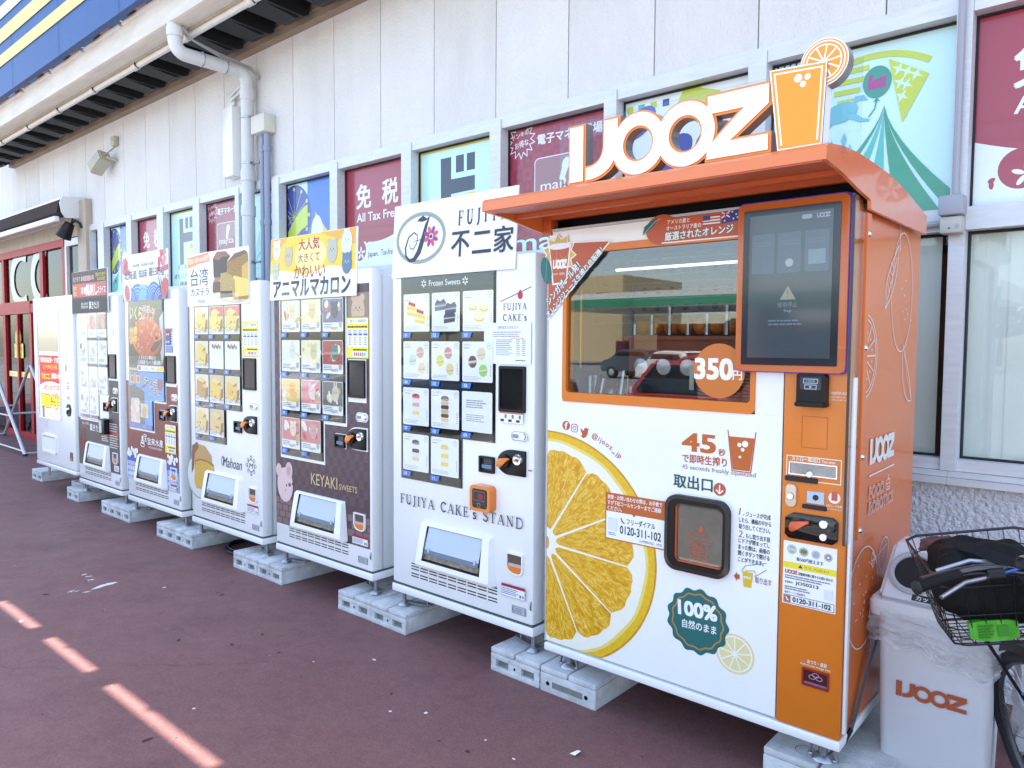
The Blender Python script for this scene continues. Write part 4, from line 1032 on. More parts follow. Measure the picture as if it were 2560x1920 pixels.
# ---------------------------------------------------------------- cake shop machine (second from the juice stand's left)
def k_cake(a, w):
    a.rect(.10, 1.69, .765, 1.745, C("24272C", .12)); a.T("Frozen Sweets", .305, 1.702, .030, PW, w=.235, b=.0)
    for u in (.265, .575):
        for k in range(6): a.poly(ell(u + .014 * math.cos(R(60 * k + 30)), 1.718 + .014 * math.sin(R(60 * k + 30)), .008, .004, 8, 60 * k + 30), PW)
    titles = {1: "ショートケーキ", 2: "ベルギーチョコのケーキ", 3: "マロンモンブラン", 4: "マカロン", 5: "マカロン", 6: "マカロン", 7: "ケーキタワー", 8: "ケーキタワー", 10: "ケーキタワー", 11: "ケーキタワー"}
    for n, u0, v0, u1, v1 in each():
        a.poly(rr(u0, v0, u1, v1, .008, 3), PW); cu, cv = (u0 + u1) / 2, (v0 + v1) / 2
        if n == 9:
            a.lines(u0 + .03, v1 - .085, u1 - .03, v1 - .04, 4, INKG, .45, 2); a.lines(u0 + .03, v0 + .05, u1 - .05, v0 + .09, 4, INKG, .35, 4); continue
        a.T(titles[n], u0 + .012, v1 - .024, .013, INK if n in (1,) else INKG, w=min(.013 * len(titles[n]) * .95, .13)); a.lines(u0 + .012, v1 - .036, u0 + .06, v1 - .029, 1, INKG, .5, n)
        a.ring(u1 - .024, v1 - .024, .014, .0015, INKG); a.T("3個", u1 - .032, v1 - .026, .009, INKG); a.lines(u0 + .012, v0 + .008, u1 - .07, v0 + .03, 3, C("A8AAAE"), .4, n); a.lines(u1 - .018, v0 + .03, u1 - .010, v0 + .09, 6, INKG, .4, n + 20)
        s = .86
        if n == 1: shortcake(a, cu, cv - .01, s * .95)
        elif n == 2: choco(a, cu, cv, s)
        elif n == 3: puffs(a, cu, cv, s)
        elif n == 4: macarons(a, cu + .015, cv, s, ("D9A58C", "BFD9E2", "E0CDA6"))
        elif n == 5: macarons(a, cu + .005, cv, s, ("D58A92", "E0D24C", "DDC784"))
        elif n == 6: macarons(a, cu + .01, cv, s, ("D9C9A8", "63504A", "8CCB60"))
        elif n == 7: tower(a, cu, cv + .005, s, ("C23A3E", "E3DAD2", "E0A0A0", "E6DFD6", "E6CF86"))
        elif n == 8: tower(a, cu, cv + .005, s, ("57483F", "D6B98E", "3E3432", "D2A878", "5E4638", "D7BE92"))
        elif n == 10: tower(a, cu, cv + .005, s, ("4A4A50", "E2E0DC", "3C3C42", "DAD8D2", "E0CB8E"))
        else: tower(a, cu, cv, s, ("E2C85C", "E9E0BC", "E4CC62", "EAE2C0", "E4CC6A"))
    tags(a)
    # wrap
    w.line([(.812, 1.605), (1.005, 1.668)], .004, INK); w.poly([(.937, 1.660)] + ell(.937, 1.632, .017, .02, 14, 0, 150, 390)[:], C("B5283A")); w.circ(.937, 1.632, .016, C("B5283A"), .019)
    w.serif("FUJIYA", .830, 1.564, .030, INK, w=.148); w.serif("CAKE's", .828, 1.512, .030, INK, w=.150)
    w.cut("price_notice"); w.rect(.708, 1.302, 1.012, 1.503, C("E4E6E6")); w.d += .004; w.rect(.709, 1.303, 1.011, 1.502, C("E2E6E7")); w.T("価格改定のお知らせ", .80, 1.472, .016, INK, w=.13); w.lines(.77, 1.432, .98, 1.462, 3, INKG, .4, 5)
    for k in range(9): w.lines(.79, 1.345 + k * .009, .90, 1.350 + k * .009, 1, INKG, .6, k); w.lines(.92, 1.345 + k * .009, .945, 1.350 + k * .009, 1, INKG, .6, k + 40); w.lines(.955, 1.345 + k * .009, .98, 1.350 + k * .009, 1, INKG, .6, k + 60)
    w.rect(.885, 1.424, .965, 1.43, C("D9BFA6")); w.lines(.915, 1.318, .985, 1.325, 1, INKG, .7, 9)
    w.cut("shop_lettering"); w.serif("FUJIYA CAKE's STAND", .075, .515, .050, INK, w=.90)
    w.cut("payment_icons"); w.rect(.818, 1.020, .968, 1.072, PW); w.rect(.818, 1.064, .968, 1.072, C("B8786E"))
    for i in range(3):
        w.rect(.825 + i * .05, 1.025, .848 + i * .05, 1.037, INK); w.rect(.852 + i * .045, 1.042, .865 + i * .045, 1.060, INKG)
    notice_label(w)
    w.cut("seal_tape"); w.rect(1.005, .800, 1.026, .807, C("A8504E"))
m6 = machine(-2.1047, .2141, -.0085, "white cake vending machine with script F logo board, just left of the orange juice stand", k_cake)
crd = G(); crd.prism(rr(.658, .572, .788, .695, .022), F0, .012, .045, mat("reader_grey", "3A3C40", .4), bev=.004); crd.ringprism(rr(.655, .569, .791, .698, .024), rr(.672, .585, .774, .682, .014), F0, 0, .050, OPL)
crd.prism(rr(.676, .60, .770, .678, .010), F0, .045, .052, BLACKG); c_ = crd.build("card_reader", m6)
a = Art(front(-.0525)); a.frame(.685, .625, .76, .67, .003, C("6E7074")); a.rect(.715, .63, .75, .66, C("8E2430")); a.ring(.722, .602, .010, .003, C("8A8C90")); a.build("reader_screen", c_)

def d_script(a):
    S = C("1D2336"); a.ring(.222, .205, .185, .022, C("8C948A"), .128)
    a.line([(.262, .300), (.236, .312), (.205, .303), (.192, .290)] [::-1], [.002, .010, .020, .012], S); a.line([(.20, .300), (.235, .296), (.27, .300), (.295, .318)], [.010, .012, .008, .003], S)
    a.line([(.287, .31), (.265, .27), (.243, .20), (.215, .13), (.18, .092), (.142, .088), (.112, .115), (.105, .16), (.128, .215), (.17, .238), (.198, .222), (.196, .18), (.170, .148), (.145, .155), (.138, .178)], [.004, .022, .032, .034, .026, .016, .012, .011, .009, .007, .006, .006, .006, .005, .004], S)
    a.line([(.17, .190), (.24, .197), (.302, .206)], [.003, .005, .005], S); a.circ(.306, .206, .010, S)
    for k in range(8): a.poly(ell(.306 + .036 * math.cos(R(22 + 45 * k)), .206 + .036 * math.sin(R(22 + 45 * k)), .022, .012, 14, 22 + 45 * k), C(("D0474E", "8A2D88")[k % 2]))
    a.circ(.306, .206, .008, S)
    a.serif("FUJIYA", .505, .245, .070, S, w=.34, gap=.42); 
    a.T("不", .465, .085, .125, S, w=.125, b=.02); a.T("二", .615, .092, .105, S, w=.125, b=.02); a.T("家", .760, .085, .125, S, w=.125, b=.02)
sign_board(-2.1047 + .012, -.022, .2141 + 1.757, .902, .396, .062, "tall white cake shop sign with a script letter in an oval and a flower", d_script)

# ---------------------------------------------------------------- animal macaron machine
BRNW = mat("wrap_brown_check", "4A363A", .4)
def k_animal(a, w):
    pal = [("D8DCC0", "E0C8A0", "C9463E"), ("E5D9A4", "D9C28A", "EADFC0"), ("6E6A86", "3A4556", "D46A4A"), ("E3E1D6", "D9D4C4", "DAD8C4"), ("E6DDB0", "D2C18C", "E8DFC4"), ("B04A44", "55806A", "C8543C"), ("E4C070", "E6A83C", "E6D2A8"), ("D98A86", "E0C4BC", "C5504C"), ("6A665C", "C9BFA2", "8E8674"), ("D07A70", "E3C9B4", "C24A44"), ("CF7A76", "C99A92", "B84A48")]
    for n, u0, v0, u1, v1 in each():
        bgc, bl, ac = pal[n - 1]; a.poly(rr(u0, v0, u1, v1, .008, 3), PW)
        b0 = v0 + .055
        a.rect(u0 + .004, b0, u1 - .004, v1 - .004, C(bgc))
        rnd = random.Random(n * 7)
        for k in range(7):
            a.poly(ell(u0 + .02 + rnd.random() * .17, b0 + .02 + rnd.random() * .10, .012 + .03 * rnd.random(), .008 + .02 * rnd.random(), 10, rnd.random() * 180), C((ac, "E2DFD4", bgc, "DAC9A0", "C8A868")[k % 5]))
        blob_animal(a, u0 + .115 + .02 * rnd.random(), b0 + .075, .042, bl, ears=('round', 'cat', 'cat', 'round', 'long')[n % 5])
        a.lines(u0 + .012, v0 + .018, u0 + .11, v0 + .05, 3, INKG, .45, n); a.circ(u1 - .028, v0 + .042, .016, C("A8A294"), .020); a.T("450円", u0 + .09, v0 + .010, .020, INK, w=.065)
    tags(a)
    w.rect(.006, .186, 1.012, 1.742, BRNW)
    lt = C("54404A"); s = .043; n_u, n_v = 23, 24
    for i in range(n_u):
        for j in range(n_v):
            if (i + j) % 2 and .50 + j * .052 < 1.70:
                w.face([w.P(p) for p in ((.006 + i * s, .42 + j * .055), (min(.006 + (i + 1) * s, 1.012), .42 + j * .055), (min(.006 + (i + 1) * s, 1.012), .42 + (j + 1) * .055), (.006 + i * s, .42 + (j + 1) * .055))], lt)
    w.step()
    bk = C("7E6462"); 
    for j in range(4):
        for i in range(15):
            u = .006 + i * .075 - (.037 if j % 2 else 0); 
            if u > .27 and u < .76: continue
            w.face([w.P((min(max(p, .006), 1.012), q)) for p, q in ((u + .004, .190 + j * .045), (u + .070, .190 + j * .045), (u + .070, .230 + j * .045), (u + .004, .230 + j * .045))], bk)
    w.step()
    w.poly([(u - .012 if u < .3 else u + .012, v - .02 if v < 1.5 else v + .02) for u, v in LWIN], PW)
    w.cut("macaron_print"); w.rect(.806, 1.548, 1.010, 1.690, C("8A7566")); blob_animal(w, .905, 1.585, .075, "C2A78A", ears='round'); w.rect(.795, 1.535, 1.012, 1.550, C("8A7566"))
    qr_panel(w)
    w.cut("window_border"); w.rect(.812, 1.045, .985, 1.300, PW)
    w.cut("macaron_print"); w.poly(ell(.118, .455, .092, .115, 26), C("D3B9B6")); w.circ(.045, .545, .035, C("CDB0AD"), .045); w.circ(.165, .555, .042, C("CDB0AD"), .055); w.circ(.162, .553, .022, C("BE9793"), .03)
    for u, v in ((.135, .452), (.205, .470)): w.circ(u, v, .007, INK, .009)
    w.circ(.172, .460, .016, C("6A4C48"), .013); w.line([(.125, .425), (.118, .410)], .006, C("A8605C")); w.line([(.222, .445), (.228, .430)], .006, C("A8605C"))
    w.cut("shop_lettering"); gold = C("C9B184"); w.T("KEYAKI", .418, .498, .072, gold, w=.278, b=.005); w.T("SWEETS", .715, .502, .036, gold, w=.178, b=.005)
    notice_label(w, .843, .198, .994, .252)
m5 = machine(-3.3236, .2183, -.005, "brown checked vending machine selling animal macarons, left of the white cake machine", k_animal)
def d_animal(a):
    a.rect(0, .15, .92, .40, C("E8C238")); a.poly([(0, .14)] + [(.92 * i / 12, .17 + .02 * math.sin(i * .9)) for i in range(13)] + [(.92, 0), (0, 0)], PW)
    a.poly([(.55, .40), (.92, .40), (.92, .30)], C("E6A22C")); a.poly([(0, .40), (.2, .40), (0, .25)], C("E6A22C"))
    a.circ(.46, .27, .17, C("EBD98A"), .10)
    RD = C("A32438"); IK = C("2A2C34")
    a.T("大人気", .330, .305, .072, RD, w=.225, b=.03); a.T("大きくて", .325, .228, .058, C("7A3A34"), w=.235, b=.012); a.T("かわいい", .285, .130, .082, C("96383A"), w=.335, b=.018)
    a.T("アニマルマカロン", .045, .018, .108, IK, w=.83, b=.05)
    for u, v, s, c, e in ((.075, .325, .052, "D3D8DE", 'round'), (.215, .275, .056, "B9AE8A", 'cat'), (.068, .185, .048, "B9BDA2", 'round'), (.690, .275, .062, "AEB09A", 'round'), (.835, .320, .062, "CFD9E4", 'long'), (.840, .195, .056, "56708E", 'cat')):
        blob_animal(a, u, v, s, c, "2A2A30" if c != "56708E" else "E2E2E2", e)
sign_board(-3.3236 - .028, -.018, .2183 + 1.672, .934, .402, .035, "yellow sign with animal shaped macarons and bold black letters", d_animal)

# ---------------------------------------------------------------- castella machine
def k_castella(a, w):
    rnd = random.Random(3)
    for n, u0, v0, u1, v1 in each():
        a.poly(rr(u0, v0, u1, v1, .004, 3), PW); cu, cv = (u0 + u1) / 2, (v0 + v1) / 2
        tops = {1: "E2DCC8", 2: "D0484C", 3: "D8646A", 4: "E6E0D2", 5: "E4E4E2", 6: "E4E4E2", 7: "D9C9AE", 8: "E6CC5A", 9: "E9DDA0", 10: "DCD8CE", 11: "E3D9C2"}
        a.rect(u0 + .003, v1 - .075, u1 - .003, v1 - .003, C(tops[n]))
        if n in (5, 6):
            for k in range(6): a.circ(u0 + .05 + .022 * k, v1 - .035 - .01 * (k % 2), .014, C(("7A5A4E", "A8705E", "8E8A86")[k % 3]))
            continue
        a.rect(u0 + .003, v0 + .040, u1 - .003, v1 - .076 if n < 4 else v1 - .003, C(("D9CBA2", "E2D6B4", "C9B88E")[n % 3])); a.poly([(u0 + .003, v0 + .045), (u0 + .08, v0 + .10), (u1 - .003, v0 + .05), (u1 - .003, v0 + .040), (u0 + .003, v0 + .040)], C("9A7448"))
        a.ring(cu, cv - .01, .078, .004, C("BFC3AE"), .058)
        a.poly(ell(cu, cv - .01, .076, .056, 22), C("E0E0C8"))
        c1 = ("E3C46A", "E6CE62", "DCC26E", "E8CC70", "", "", "C08A3C", "E8BE3C", "E6B64A", "E2C47E", "DDB878")[n - 1]
        cake_slice(a, cu - .02, cv + .005, 1.15, c1, "E2C878", "B07C30"); cake_slice(a, cu + .04, cv - .025, .8, c1, "DDBE68", "8E5A26")
        for k in range(6): a.circ(u0 + .02 + rnd.random() * .17, v0 + .04 + rnd.random() * .05, .008, C(("B8803C", "6E8E4A", "B04A3C")[k % 3]))
        a.lines(u0 + .012, v0 + .010, u1 - .08, v0 + .036, 3, INKG, .4, n); a.T("750円" if n > 9 else "650円", u1 - .075, v0 + .010, .024, INK, w=.068)
    tags(a)
    qr_panel(w)
    w.cut("cake_print"); w.poly([(.004, .45), (.02, .60), (.10, .635), (.16, .58), (.15, .44), (.07, .40), (.004, .38)], C("7C4A2E"))
    w.circ(.13, .37, .20, C("9AA39C"), .175); w.circ(.13, .375, .19, C("C6CCC6"), .165); w.clip = (.001, .05, 1.03, 1.8)
    w.poly([(.05, .42), (.055, .58), (.13, .62), (.22, .615), (.32, .55), (.34, .43), (.25, .36)], C("B58A54")); w.poly([(.003, .45), (.02, .60), (.09, .632), (.13, .60), (.06, .54), (.04, .42), (.003, .38)], C("7C4A2E"))
    yl = mat("sponge_yellow", "C9A045", .7, var=.15, vscale=60)
    w.poly([(.055, .43), (.06, .48), (.14, .50), (.24, .50), (.35, .48), (.37, .42), (.34, .33), (.20, .275), (.07, .275), (.045, .33)], yl); w.line([(.055, .45), (.07, .485), (.15, .505), (.25, .502), (.355, .478)], .012, C("8E5A2C"))
    w.clip = None
    w.cut("shop_lettering"); S = C("2A2A2E"); w.T("Mahoan", .490, .490, .075, S, w=.27, sh=.22); w.line([(.480, .50), (.474, .54), (.492, .565), (.508, .55), (.512, .50)], .006, S)
    w.cut("shop_crest"); w.ring(.893, .540, .045, .004, S, .042); w.T("M", .870, .522, .036, S, w=.046, sh=.1)
    for k in range(8): w.ring(.893 + .058 * math.cos(R(45 * k)), .540 + .056 * math.sin(R(45 * k)), .011, .003, S)
    w.circ(.893, .608, .006, S); w.circ(.893, .474, .006, S)
    notice_label(w, .836, .205, .982, .264)
    w.cut("panel_seam"); w.frame(.012, .20, 1.0, 1.28, .001, C("CFD2D4"))
m4 = machine(-4.5334, .2085, -.003, "white castella cake vending machine, third from the juice stand", k_castella)
def d_castella(a):
    a.poly([(.01, .37), (.34, .39), (.36, .325), (.19, .315), (.01, .29)], C("D98A4A")); a.T("国産小麦100%使用", .03, .318, .042, PW, w=.31, rot=3)
    a.circ(.72, .17, .36, C("C9B89A"), .165); a.circ(.72, .178, .345, C("E0D4BC"), .150)
    ck, tn = mat("sponge_choco", "4E342C", .7, var=.3, vscale=40), mat("sponge_tan", "A98A58", .7, var=.35, vscale=70)
    a.poly([(.42, .20), (.41, .34), (.47, .385), (.60, .38), (.66, .34), (.62, .31), (.61, .20)], C("3C2824")); a.poly([(.42, .335), (.47, .38), (.60, .378), (.66, .345), (.60, .34), (.55, .345), (.50, .32)], C("8A5A42"))
    a.poly([(.62, .18), (.61, .30), (.68, .33), (.72, .355), (.86, .37), (.905, .34), (.905, .18)], tn); a.poly([(.62, .30), (.72, .355), (.86, .37), (.90, .35), (.80, .33)], C("6A4A30"))
    a.poly([(.82, .16), (.82, .26), (.905, .29), (.905, .16)], C("C9A03C"))
    a.poly([(.405, .09), (.405, .165), (.50, .175), (.52, .16), (.52, .09)], C("5E3F34")); a.poly([(.405, .165), (.44, .20), (.54, .20), (.50, .172)], C("9A7058"))
    a.poly([(.51, .05), (.52, .225), (.60, .23), (.68, .205), (.70, .05)], mat("sponge_seed", "BFA872", .7, var=.4, vscale=90)); a.poly([(.51, .05), (.515, .10), (.69, .095), (.70, .05)], C("3A2A26"))
    a.poly([(.70, .03), (.68, .10), (.69, .19), (.72, .20), (.905, .165), (.905, .05)], C("DCC160")); a.poly([(.70, .03), (.68, .10), (.69, .19), (.72, .17), (.73, .05)], C("B8863C")); a.poly([(.70, .03), (.73, .05), (.905, .055), (.905, .03)], C("A8702C"))
    K = C("26272B"); a.T("台湾", .058, .150, .130, K, w=.275); a.T("カステラ", .060, .075, .058, K, w=.285); a.ring(.12, .038, .022, .003, C("4A4A4A"), .020); a.T("Mahoan", .165, .022, .030, C("4A5A6A"), w=.12, sh=.2)
sign_board(-4.5334 - .003, -.012, .2085 + 1.674, .912, .395, .0, "white sign picturing brown and yellow sponge cakes on a plate", d_castella)

# ---------------------------------------------------------------- salmon roe machine
def k_roe(a, w):
    a.rect(.085, 1.153, .778, 1.752, C("2B2928")); a.poly([(.70, 1.60), (.778, 1.66), (.778, 1.30), (.74, 1.22), (.70, 1.35)], C("B8B8BC"))
    bow = mat("roe_red", "C2361F", .3, var=.4, vscale=60)
    a.circ(.45, 1.42, .30, C("4A1A14"), .21); a.poly(ell(.45, 1.44, .285, .17, 30), bow)
    rnd = random.Random(5); cs = [C(c) for c in ("D24A28", "C23A22", "DD6A3C", "E08A5A")]
    for k in range(150):
        t, r = rnd.random() * 6.28, rnd.random() ** .5
        a.face([a.P(p) for p in ell(.45 + .28 * r * math.cos(t), 1.45 + .165 * r * math.sin(t), .017, .015, 8)], cs[k % 4]); 
        if k % 10 == 0: a.step()
    for k in range(40):
        t, r = rnd.random() * 6.28, rnd.random() ** .5
        a.face([a.P(p) for p in ell(.45 + .27 * r * math.cos(t), 1.46 + .155 * r * math.sin(t), .004, .004, 6)], C("E9C9B4"))
    a.step()
    a.poly([(.52, 1.34), (.60, 1.40), (.76, 1.43), (.70, 1.38), (.58, 1.32)], C("1E1A19"))
    ww = C("E0DDD2"); a.T("いくら", .125, 1.60, .115, C("D9D0A0"), w=.24, b=.03, rot=-3, ol=(INK, .07)); a.T("ガチャ", .375, 1.605, .105, C("C03A44"), w=.25, b=.03, ol=(ww, .07))
    a.rect(.11, 1.385, .26, 1.53, C("D98A2A"), .02); a.T("1,500円", .112, 1.40, .052, C("E8D060"), w=.16, b=.03); a.circ(.245, 1.505, .035, C("E0B23C")); a.T("冷凍", .13, 1.49, .03, ww)
    a.T("とまらない美味さ!!", .30, 1.255, .036, ww, w=.33, b=.03, ol=(INK, .08)); a.T("北海道産 生いくら醤油漬け", .28, 1.215, .036, ww, w=.46, b=.03, ol=(INK, .08))
    a.poly([(.26, 1.18), (.778, 1.19), (.778, 1.16), (.27, 1.154)], ww); a.rect(.265, 1.160, .775, 1.205, PW)
    a.d += .0004
    a.rect(.27, 1.158, .62, 1.20, PW); a.rect(.285, 1.164, .335, 1.196, C("B03A3A")); a.T("100g", .54, 1.166, .028, INK); a.rect(.64, 1.162, .765, 1.20, C("E3CF3A")); a.T("いくら醤油", .36, 1.170, .022, C("B04A4A"))
    a.rect(.085, 1.158, .255, 1.182, C("C2B48A"))
    # scallop poster
    a.d += .0004
    sky_ = C("3C92CE"); a.poly([(.085, .66), (.551, .66), (.551, .917), (.778, .917), (.778, 1.150), (.085, 1.150)], sky_)
    a.poly([(.085, 1.02), (.20, 1.04), (.40, .98), (.40, .66), (.085, .66)], C("3A4A44"))
    for u in (.16, .28): a.rect(u - .045, 1.05, u + .045, 1.125, C("D2A84A"), .012); a.rect(u - .03, 1.12, u + .03, 1.140, C("B03A34")); a.circ(u, 1.085, .025, C("B5512E"))
    for k in range(16): a.circ(.14 + .035 * (k % 4) + rnd.random() * .03, .72 + .055 * (k // 4), .042, C(("E0C4B0", "D9B49E", "E6D2C2")[k % 3]), .036)
    a.rect(.32, .76, .47, .88, C("C9BFAE"), .01); a.circ(.395, .81, .045, C("C09A5E")); a.poly([(.085, .66), (.551, .66), (.551, .70), (.085, .71)], C("2A5AA8"))
    a.T("ホタテ", .40, 1.045, .075, INK, w=.24, b=.03, rot=-8, ol=(PW, .08)); a.T("ガチャ", .50, .965, .070, INK, w=.22, b=.03, rot=-6, ol=(PW, .08)); a.circ(.70, 1.055, .05, C("A8323A")); a.T("100g", .50, .945, .02, C("D9C24A")); a.line([(.28, 1.0), (.40, 1.03), (.48, 1.07)], [.004, .02, .008], C("8E2A2E"))
    for u in (.13, .36): a.poly([(u, .672), (u + .058, .672), (u + .066, .70), (u, .70)], BLUET)
    RDW = mat("wrap_brick_red", "7F3A34", .4, var=.08)
    w.poly([(.004, .19), (1.0, .19), (1.0, 1.065), (.004, 1.065)], RDW)
    w.rect(.795, 1.045, .985, 1.30, PW)
    w.poly([(u - .012 if u < .3 else u + .012, v - .015 if v < 1.5 else v + .01) for u, v in LWIN], PW)
    w.cut("wave_print"); bl = C("2458A8"); wv = C("DDE4EA")
    for s0, s1 in ((.004, .23), (.80, 1.0)):
        w.rect(s0, .19, s1, .40, bl)
        for j in range(3):
            for i in range(6):
                u = s0 + .02 + i * (s1 - s0) / 5.5
                if u < s1 - .01:
                    for r in (.036, .026, .016): w.ring(u, .22 + j * .05, r, .004, wv, t0=0, t1=359)
        for k in range(16): w.circ(s0 + .012 + rnd.random() * (s1 - s0 - .03), .41 + rnd.random() * .07, .012 + .014 * rnd.random(), wv)
    w.cut("shop_lettering"); w.T("宝", .355, .555, .07, PW); w.T("宝来水産", .43, .535, .060, PW, w=.30, b=.02); w.T("HOURAISUISAN", .455, .505, .018, PW, w=.25)
    w.ring(.335, .525, .04, .008, PW, .018); w.ring(.335, .545, .03, .008, PW, .014); w.rect(.318, .555, .352, .60, PW)
    qr_panel(w, .770, .500, .965, .735)
    w.cut("guide_sticker"); w.rect(.805, 1.50, .935, 1.515, C("A8505E")); w.rect(.81, 1.44, .90, 1.50, C("8E3040")); w.rect(.81, 1.38, .90, 1.44, C("3E4E9A")); w.rect(.81, 1.32, .93, 1.375, C("7A86B8")); w.lines(.905, 1.38, .935, 1.50, 6, INKG, .5, 2)
    for k in range(2): w.rect(.83, 1.46 - .06 * k, .845, 1.475 - .06 * k, PW); w.rect(.86, 1.46 - .06 * k, .875, 1.475 - .06 * k, PW)
    notice_label(w, .86, .20, .965, .25)
m3 = machine(-5.7623, .2044, .0038, "brick red vending machine selling salmon roe and scallops", k_roe)
def d_roe(a):
    rnd = random.Random(9); red = mat("roe_pink", "B83A4A", .35, var=.4, vscale=50)
    for u, v, r in ((.07, .30, .085), (.80, .31, .10)):
        for k in range(22): a.circ(u + rnd.uniform(-1, 1) * r * .8, v + rnd.uniform(-1, 1) * r * .75, .024, C(("C2505C", "B03848", "D07A80")[k % 3]))
    K = C("33343A"); a.T("海の味覚、海の恵みをお届け", .22, .285, .026, K, w=.43); a.T("北海道", .035, .185, .075, K, w=.26); a.T("知床", .335, .188, .072, K, w=.17); a.T("羅臼町産", .535, .192, .074, K, w=.29); a.T("グルメ", .83, .17, .03, K)
    a.poly([(.05, .14), (.3, .165), (.6, .16), (.72, .175), (.6, .14), (.3, .135)], C("DDD890"))
    for u, v, r, c in ((.30, .0, .16, "4A7FC8"), (.46, .0, .14, "5BA3D0"), (.62, .02, .14, "3F6FBE"), (.16, .0, .12, "4A5FB8"), (.74, .0, .12, "3A4A9A"), (.03, .0, .10, "4450A0"), (.86, .0, .1, "39406E")):
        a.circ(u, v, r, C(c), r * .9)
        for k in (.8, .6, .4): a.ring(u, v, r * k, .006, C("A8CBE8"), r * k * .9)
    a.circ(.10, .075, .085, C("D6DAD8"), .105); a.poly(ell(.10, .07, .055, .075, 18, 20), C("C2616A")); a.line([(.08, .13), (.10, .07), (.12, .02)], .008, C("9A3A46"))
    for k in range(5): a.poly([(.76 + .03 * k, .02), (.70 + .045 * k, .22 - .02 * (k % 2)), (.79 + .03 * k, .03)], C("34503E"))
    a.poly(ell(.83, .09, .065, .08, 18, -20), C("BE4650")); a.line([(.80, .13), (.83, .09), (.85, .03)], .008, C("8E2A38"))
    a.T("宝来水産", .36, .10, .028, PW, b=.02, ol=(C("3F6FBE"), .1))
sign_board(-5.7623 + .012, -.010, .2044 + 1.754, .888, .398, .0, "white sign with red roe, blue waves and black brush letters", d_roe)

# ---------------------------------------------------------------- raw horse meat machine
def k_meat(a, w):
    rnd = random.Random(11)
    a.rect(.086, .66, .55, .915, PW); a.rect(.086, .915, .777, 1.75, PW)
    for u in (.318, .548): a.line([(u, 1.75), (u, .67 if u < .5 else .92)], .012, INK)
    for n, u0, v0, u1, v1 in each():
        if n in (2, 3):
            a.rect(u0, v0 + .06, u1, v1, C("B9B0AA" if n == 2 else "7E8488")); a.poly(ell((u0 + u1) / 2, v0 + .13, .055, .07, 14, 15), C("C25A5E")); a.poly(ell((u0 + u1) / 2 + .03, v0 + .11, .04, .05, 14, 30), C("D88A86"))
        else:
            for k in range(5): a.poly(ell(u0 + .03 + rnd.random() * .14, v0 + .04 + rnd.random() * .13, .03, .016, 10, rnd.random() * 180), C(("D9C6BE", "C9B4A8", "DAD6CE")[k % 3]))
        if n in (1, 4, 7, 10): a.rect(u0 + .01, v0 + .13, u0 + .05, v0 + .18, C(("B03038", "D9C03A")[n % 2]))
        a.lines(u0 + .02, v0 + .01, u1 - .03, v0 + .04, 3, INKG, .4, n)
    for v in (1.42, 1.17): a.rect(.30, v, .777, v + .026, INK)
    a.rect(.086, .67, .55, .70, INK); tags(a, skip=(1, 2, 4, 5, 7, 8))
    DK = mat("wrap_dark_grey", "4A443F", .45, var=.12); w.rect(.775, .195, 1.012, 1.052, DK); w.rect(.006, .195, .775, .66, DK)
    w.poly([(u - .012 if u < .3 else u + .012, v - .015 if v < 1.5 else v + .01) for u, v in LWIN], PW)
    for k in range(40): w.line([(.10, .30), (.02 + rnd.random() * .20, .38 + rnd.random() * .19)], .006, C(("8E2A34", "A84048", "5E2A2E")[k % 3]))
    w.cut("shop_lettering"); w.T("馬刺し専門店", .11, .595, .026, PW, w=.17); w.T("熊本直送", .11, .56, .026, C("C05A5A"), w=.15); w.T("翼きた川", .31, .545, .066, PW, w=.28, b=.02)
    w.cut("guide_print"); w.lines(.60, .47, .76, .56, 5, C("D6C9C2"), .5, 3); w.lines(.79, .42, 1.0, .66, 11, C("D6C9C2"), .4, 6); w.rect(.60, .535, .78, .56, C("A8323A")); w.rect(.79, .55, 1.0, .575, C("A8323A")); w.T("クレジット可", .62, .538, .02, PW)
    w.cut("notice_label"); w.rect(.88, .215, .99, .27, PW); w.lines(.89, .22, .98, .26, 4, INKG, .5, 4); w.rect(.81, 1.45, .93, 1.54, C("D6DADC")); w.lines(.82, 1.30, .92, 1.40, 4, C("C9B48A"), .3, 4)
m2 = machine(-6.989, .2002, .0224, "vending machine with dark grey lower panels selling sliced raw meat", k_meat)
crd2 = G(); crd2.prism(rr(.66, .545, .79, .69, .02), F0, 0, .05, BLACK, bev=.006); crd2.prism(rr(.675, .56, .735, .675, .008), F0, .05, .053, mat("reader_face", "A8B0B4", .15)); crd2.build("card_reader", m2)
def d_meat(a):
    a.rect(0, 0, .88, .40, mat("board_bronze", "5E574B", .6, var=.25, vscale=8)); a.rect(.03, .155, .86, .285, C("B32E36")); a.T("冷凍", .24, .18, .07, PW, w=.13, b=.02); a.T("馬刺し", .37, .165, .105, PW, w=.28, b=.03); a.T("スライス", .655, .18, .06, PW, w=.19, b=.02)
    a.rect(.035, .165, .12, .275, C("C03A30")); a.T("熊本", .04, .222, .045, C("E3C93A")); a.T("直送", .04, .172, .045, C("E3C93A")); a.T("おうちで 本格居酒屋の味", .05, .305, .05, C("E0A0AC"), w=.52, b=.03); a.T("翌日までに食べて", .62, .335, .034, C("D9CC4A"), w=.24, b=.02); a.T("あふれる旨さ!", .66, .295, .034, C("D9CC4A"), w=.19, b=.02)
    a.rect(0, 0, .88, .135, mat("board_dark", "4A4743", .6)); a.T("馬刺し専門店", .24, .075, .026, PW, w=.17); a.T("熊本直送の味", .24, .045, .026, PW, w=.17); a.T("翼きた川", .44, .035, .07, PW, w=.24, b=.01)
sign_board(-6.989 - .004, -.004, .2002 + 1.680, .890, .402, .0, "dark bronze sign with a red band and white brush letters", d_meat)

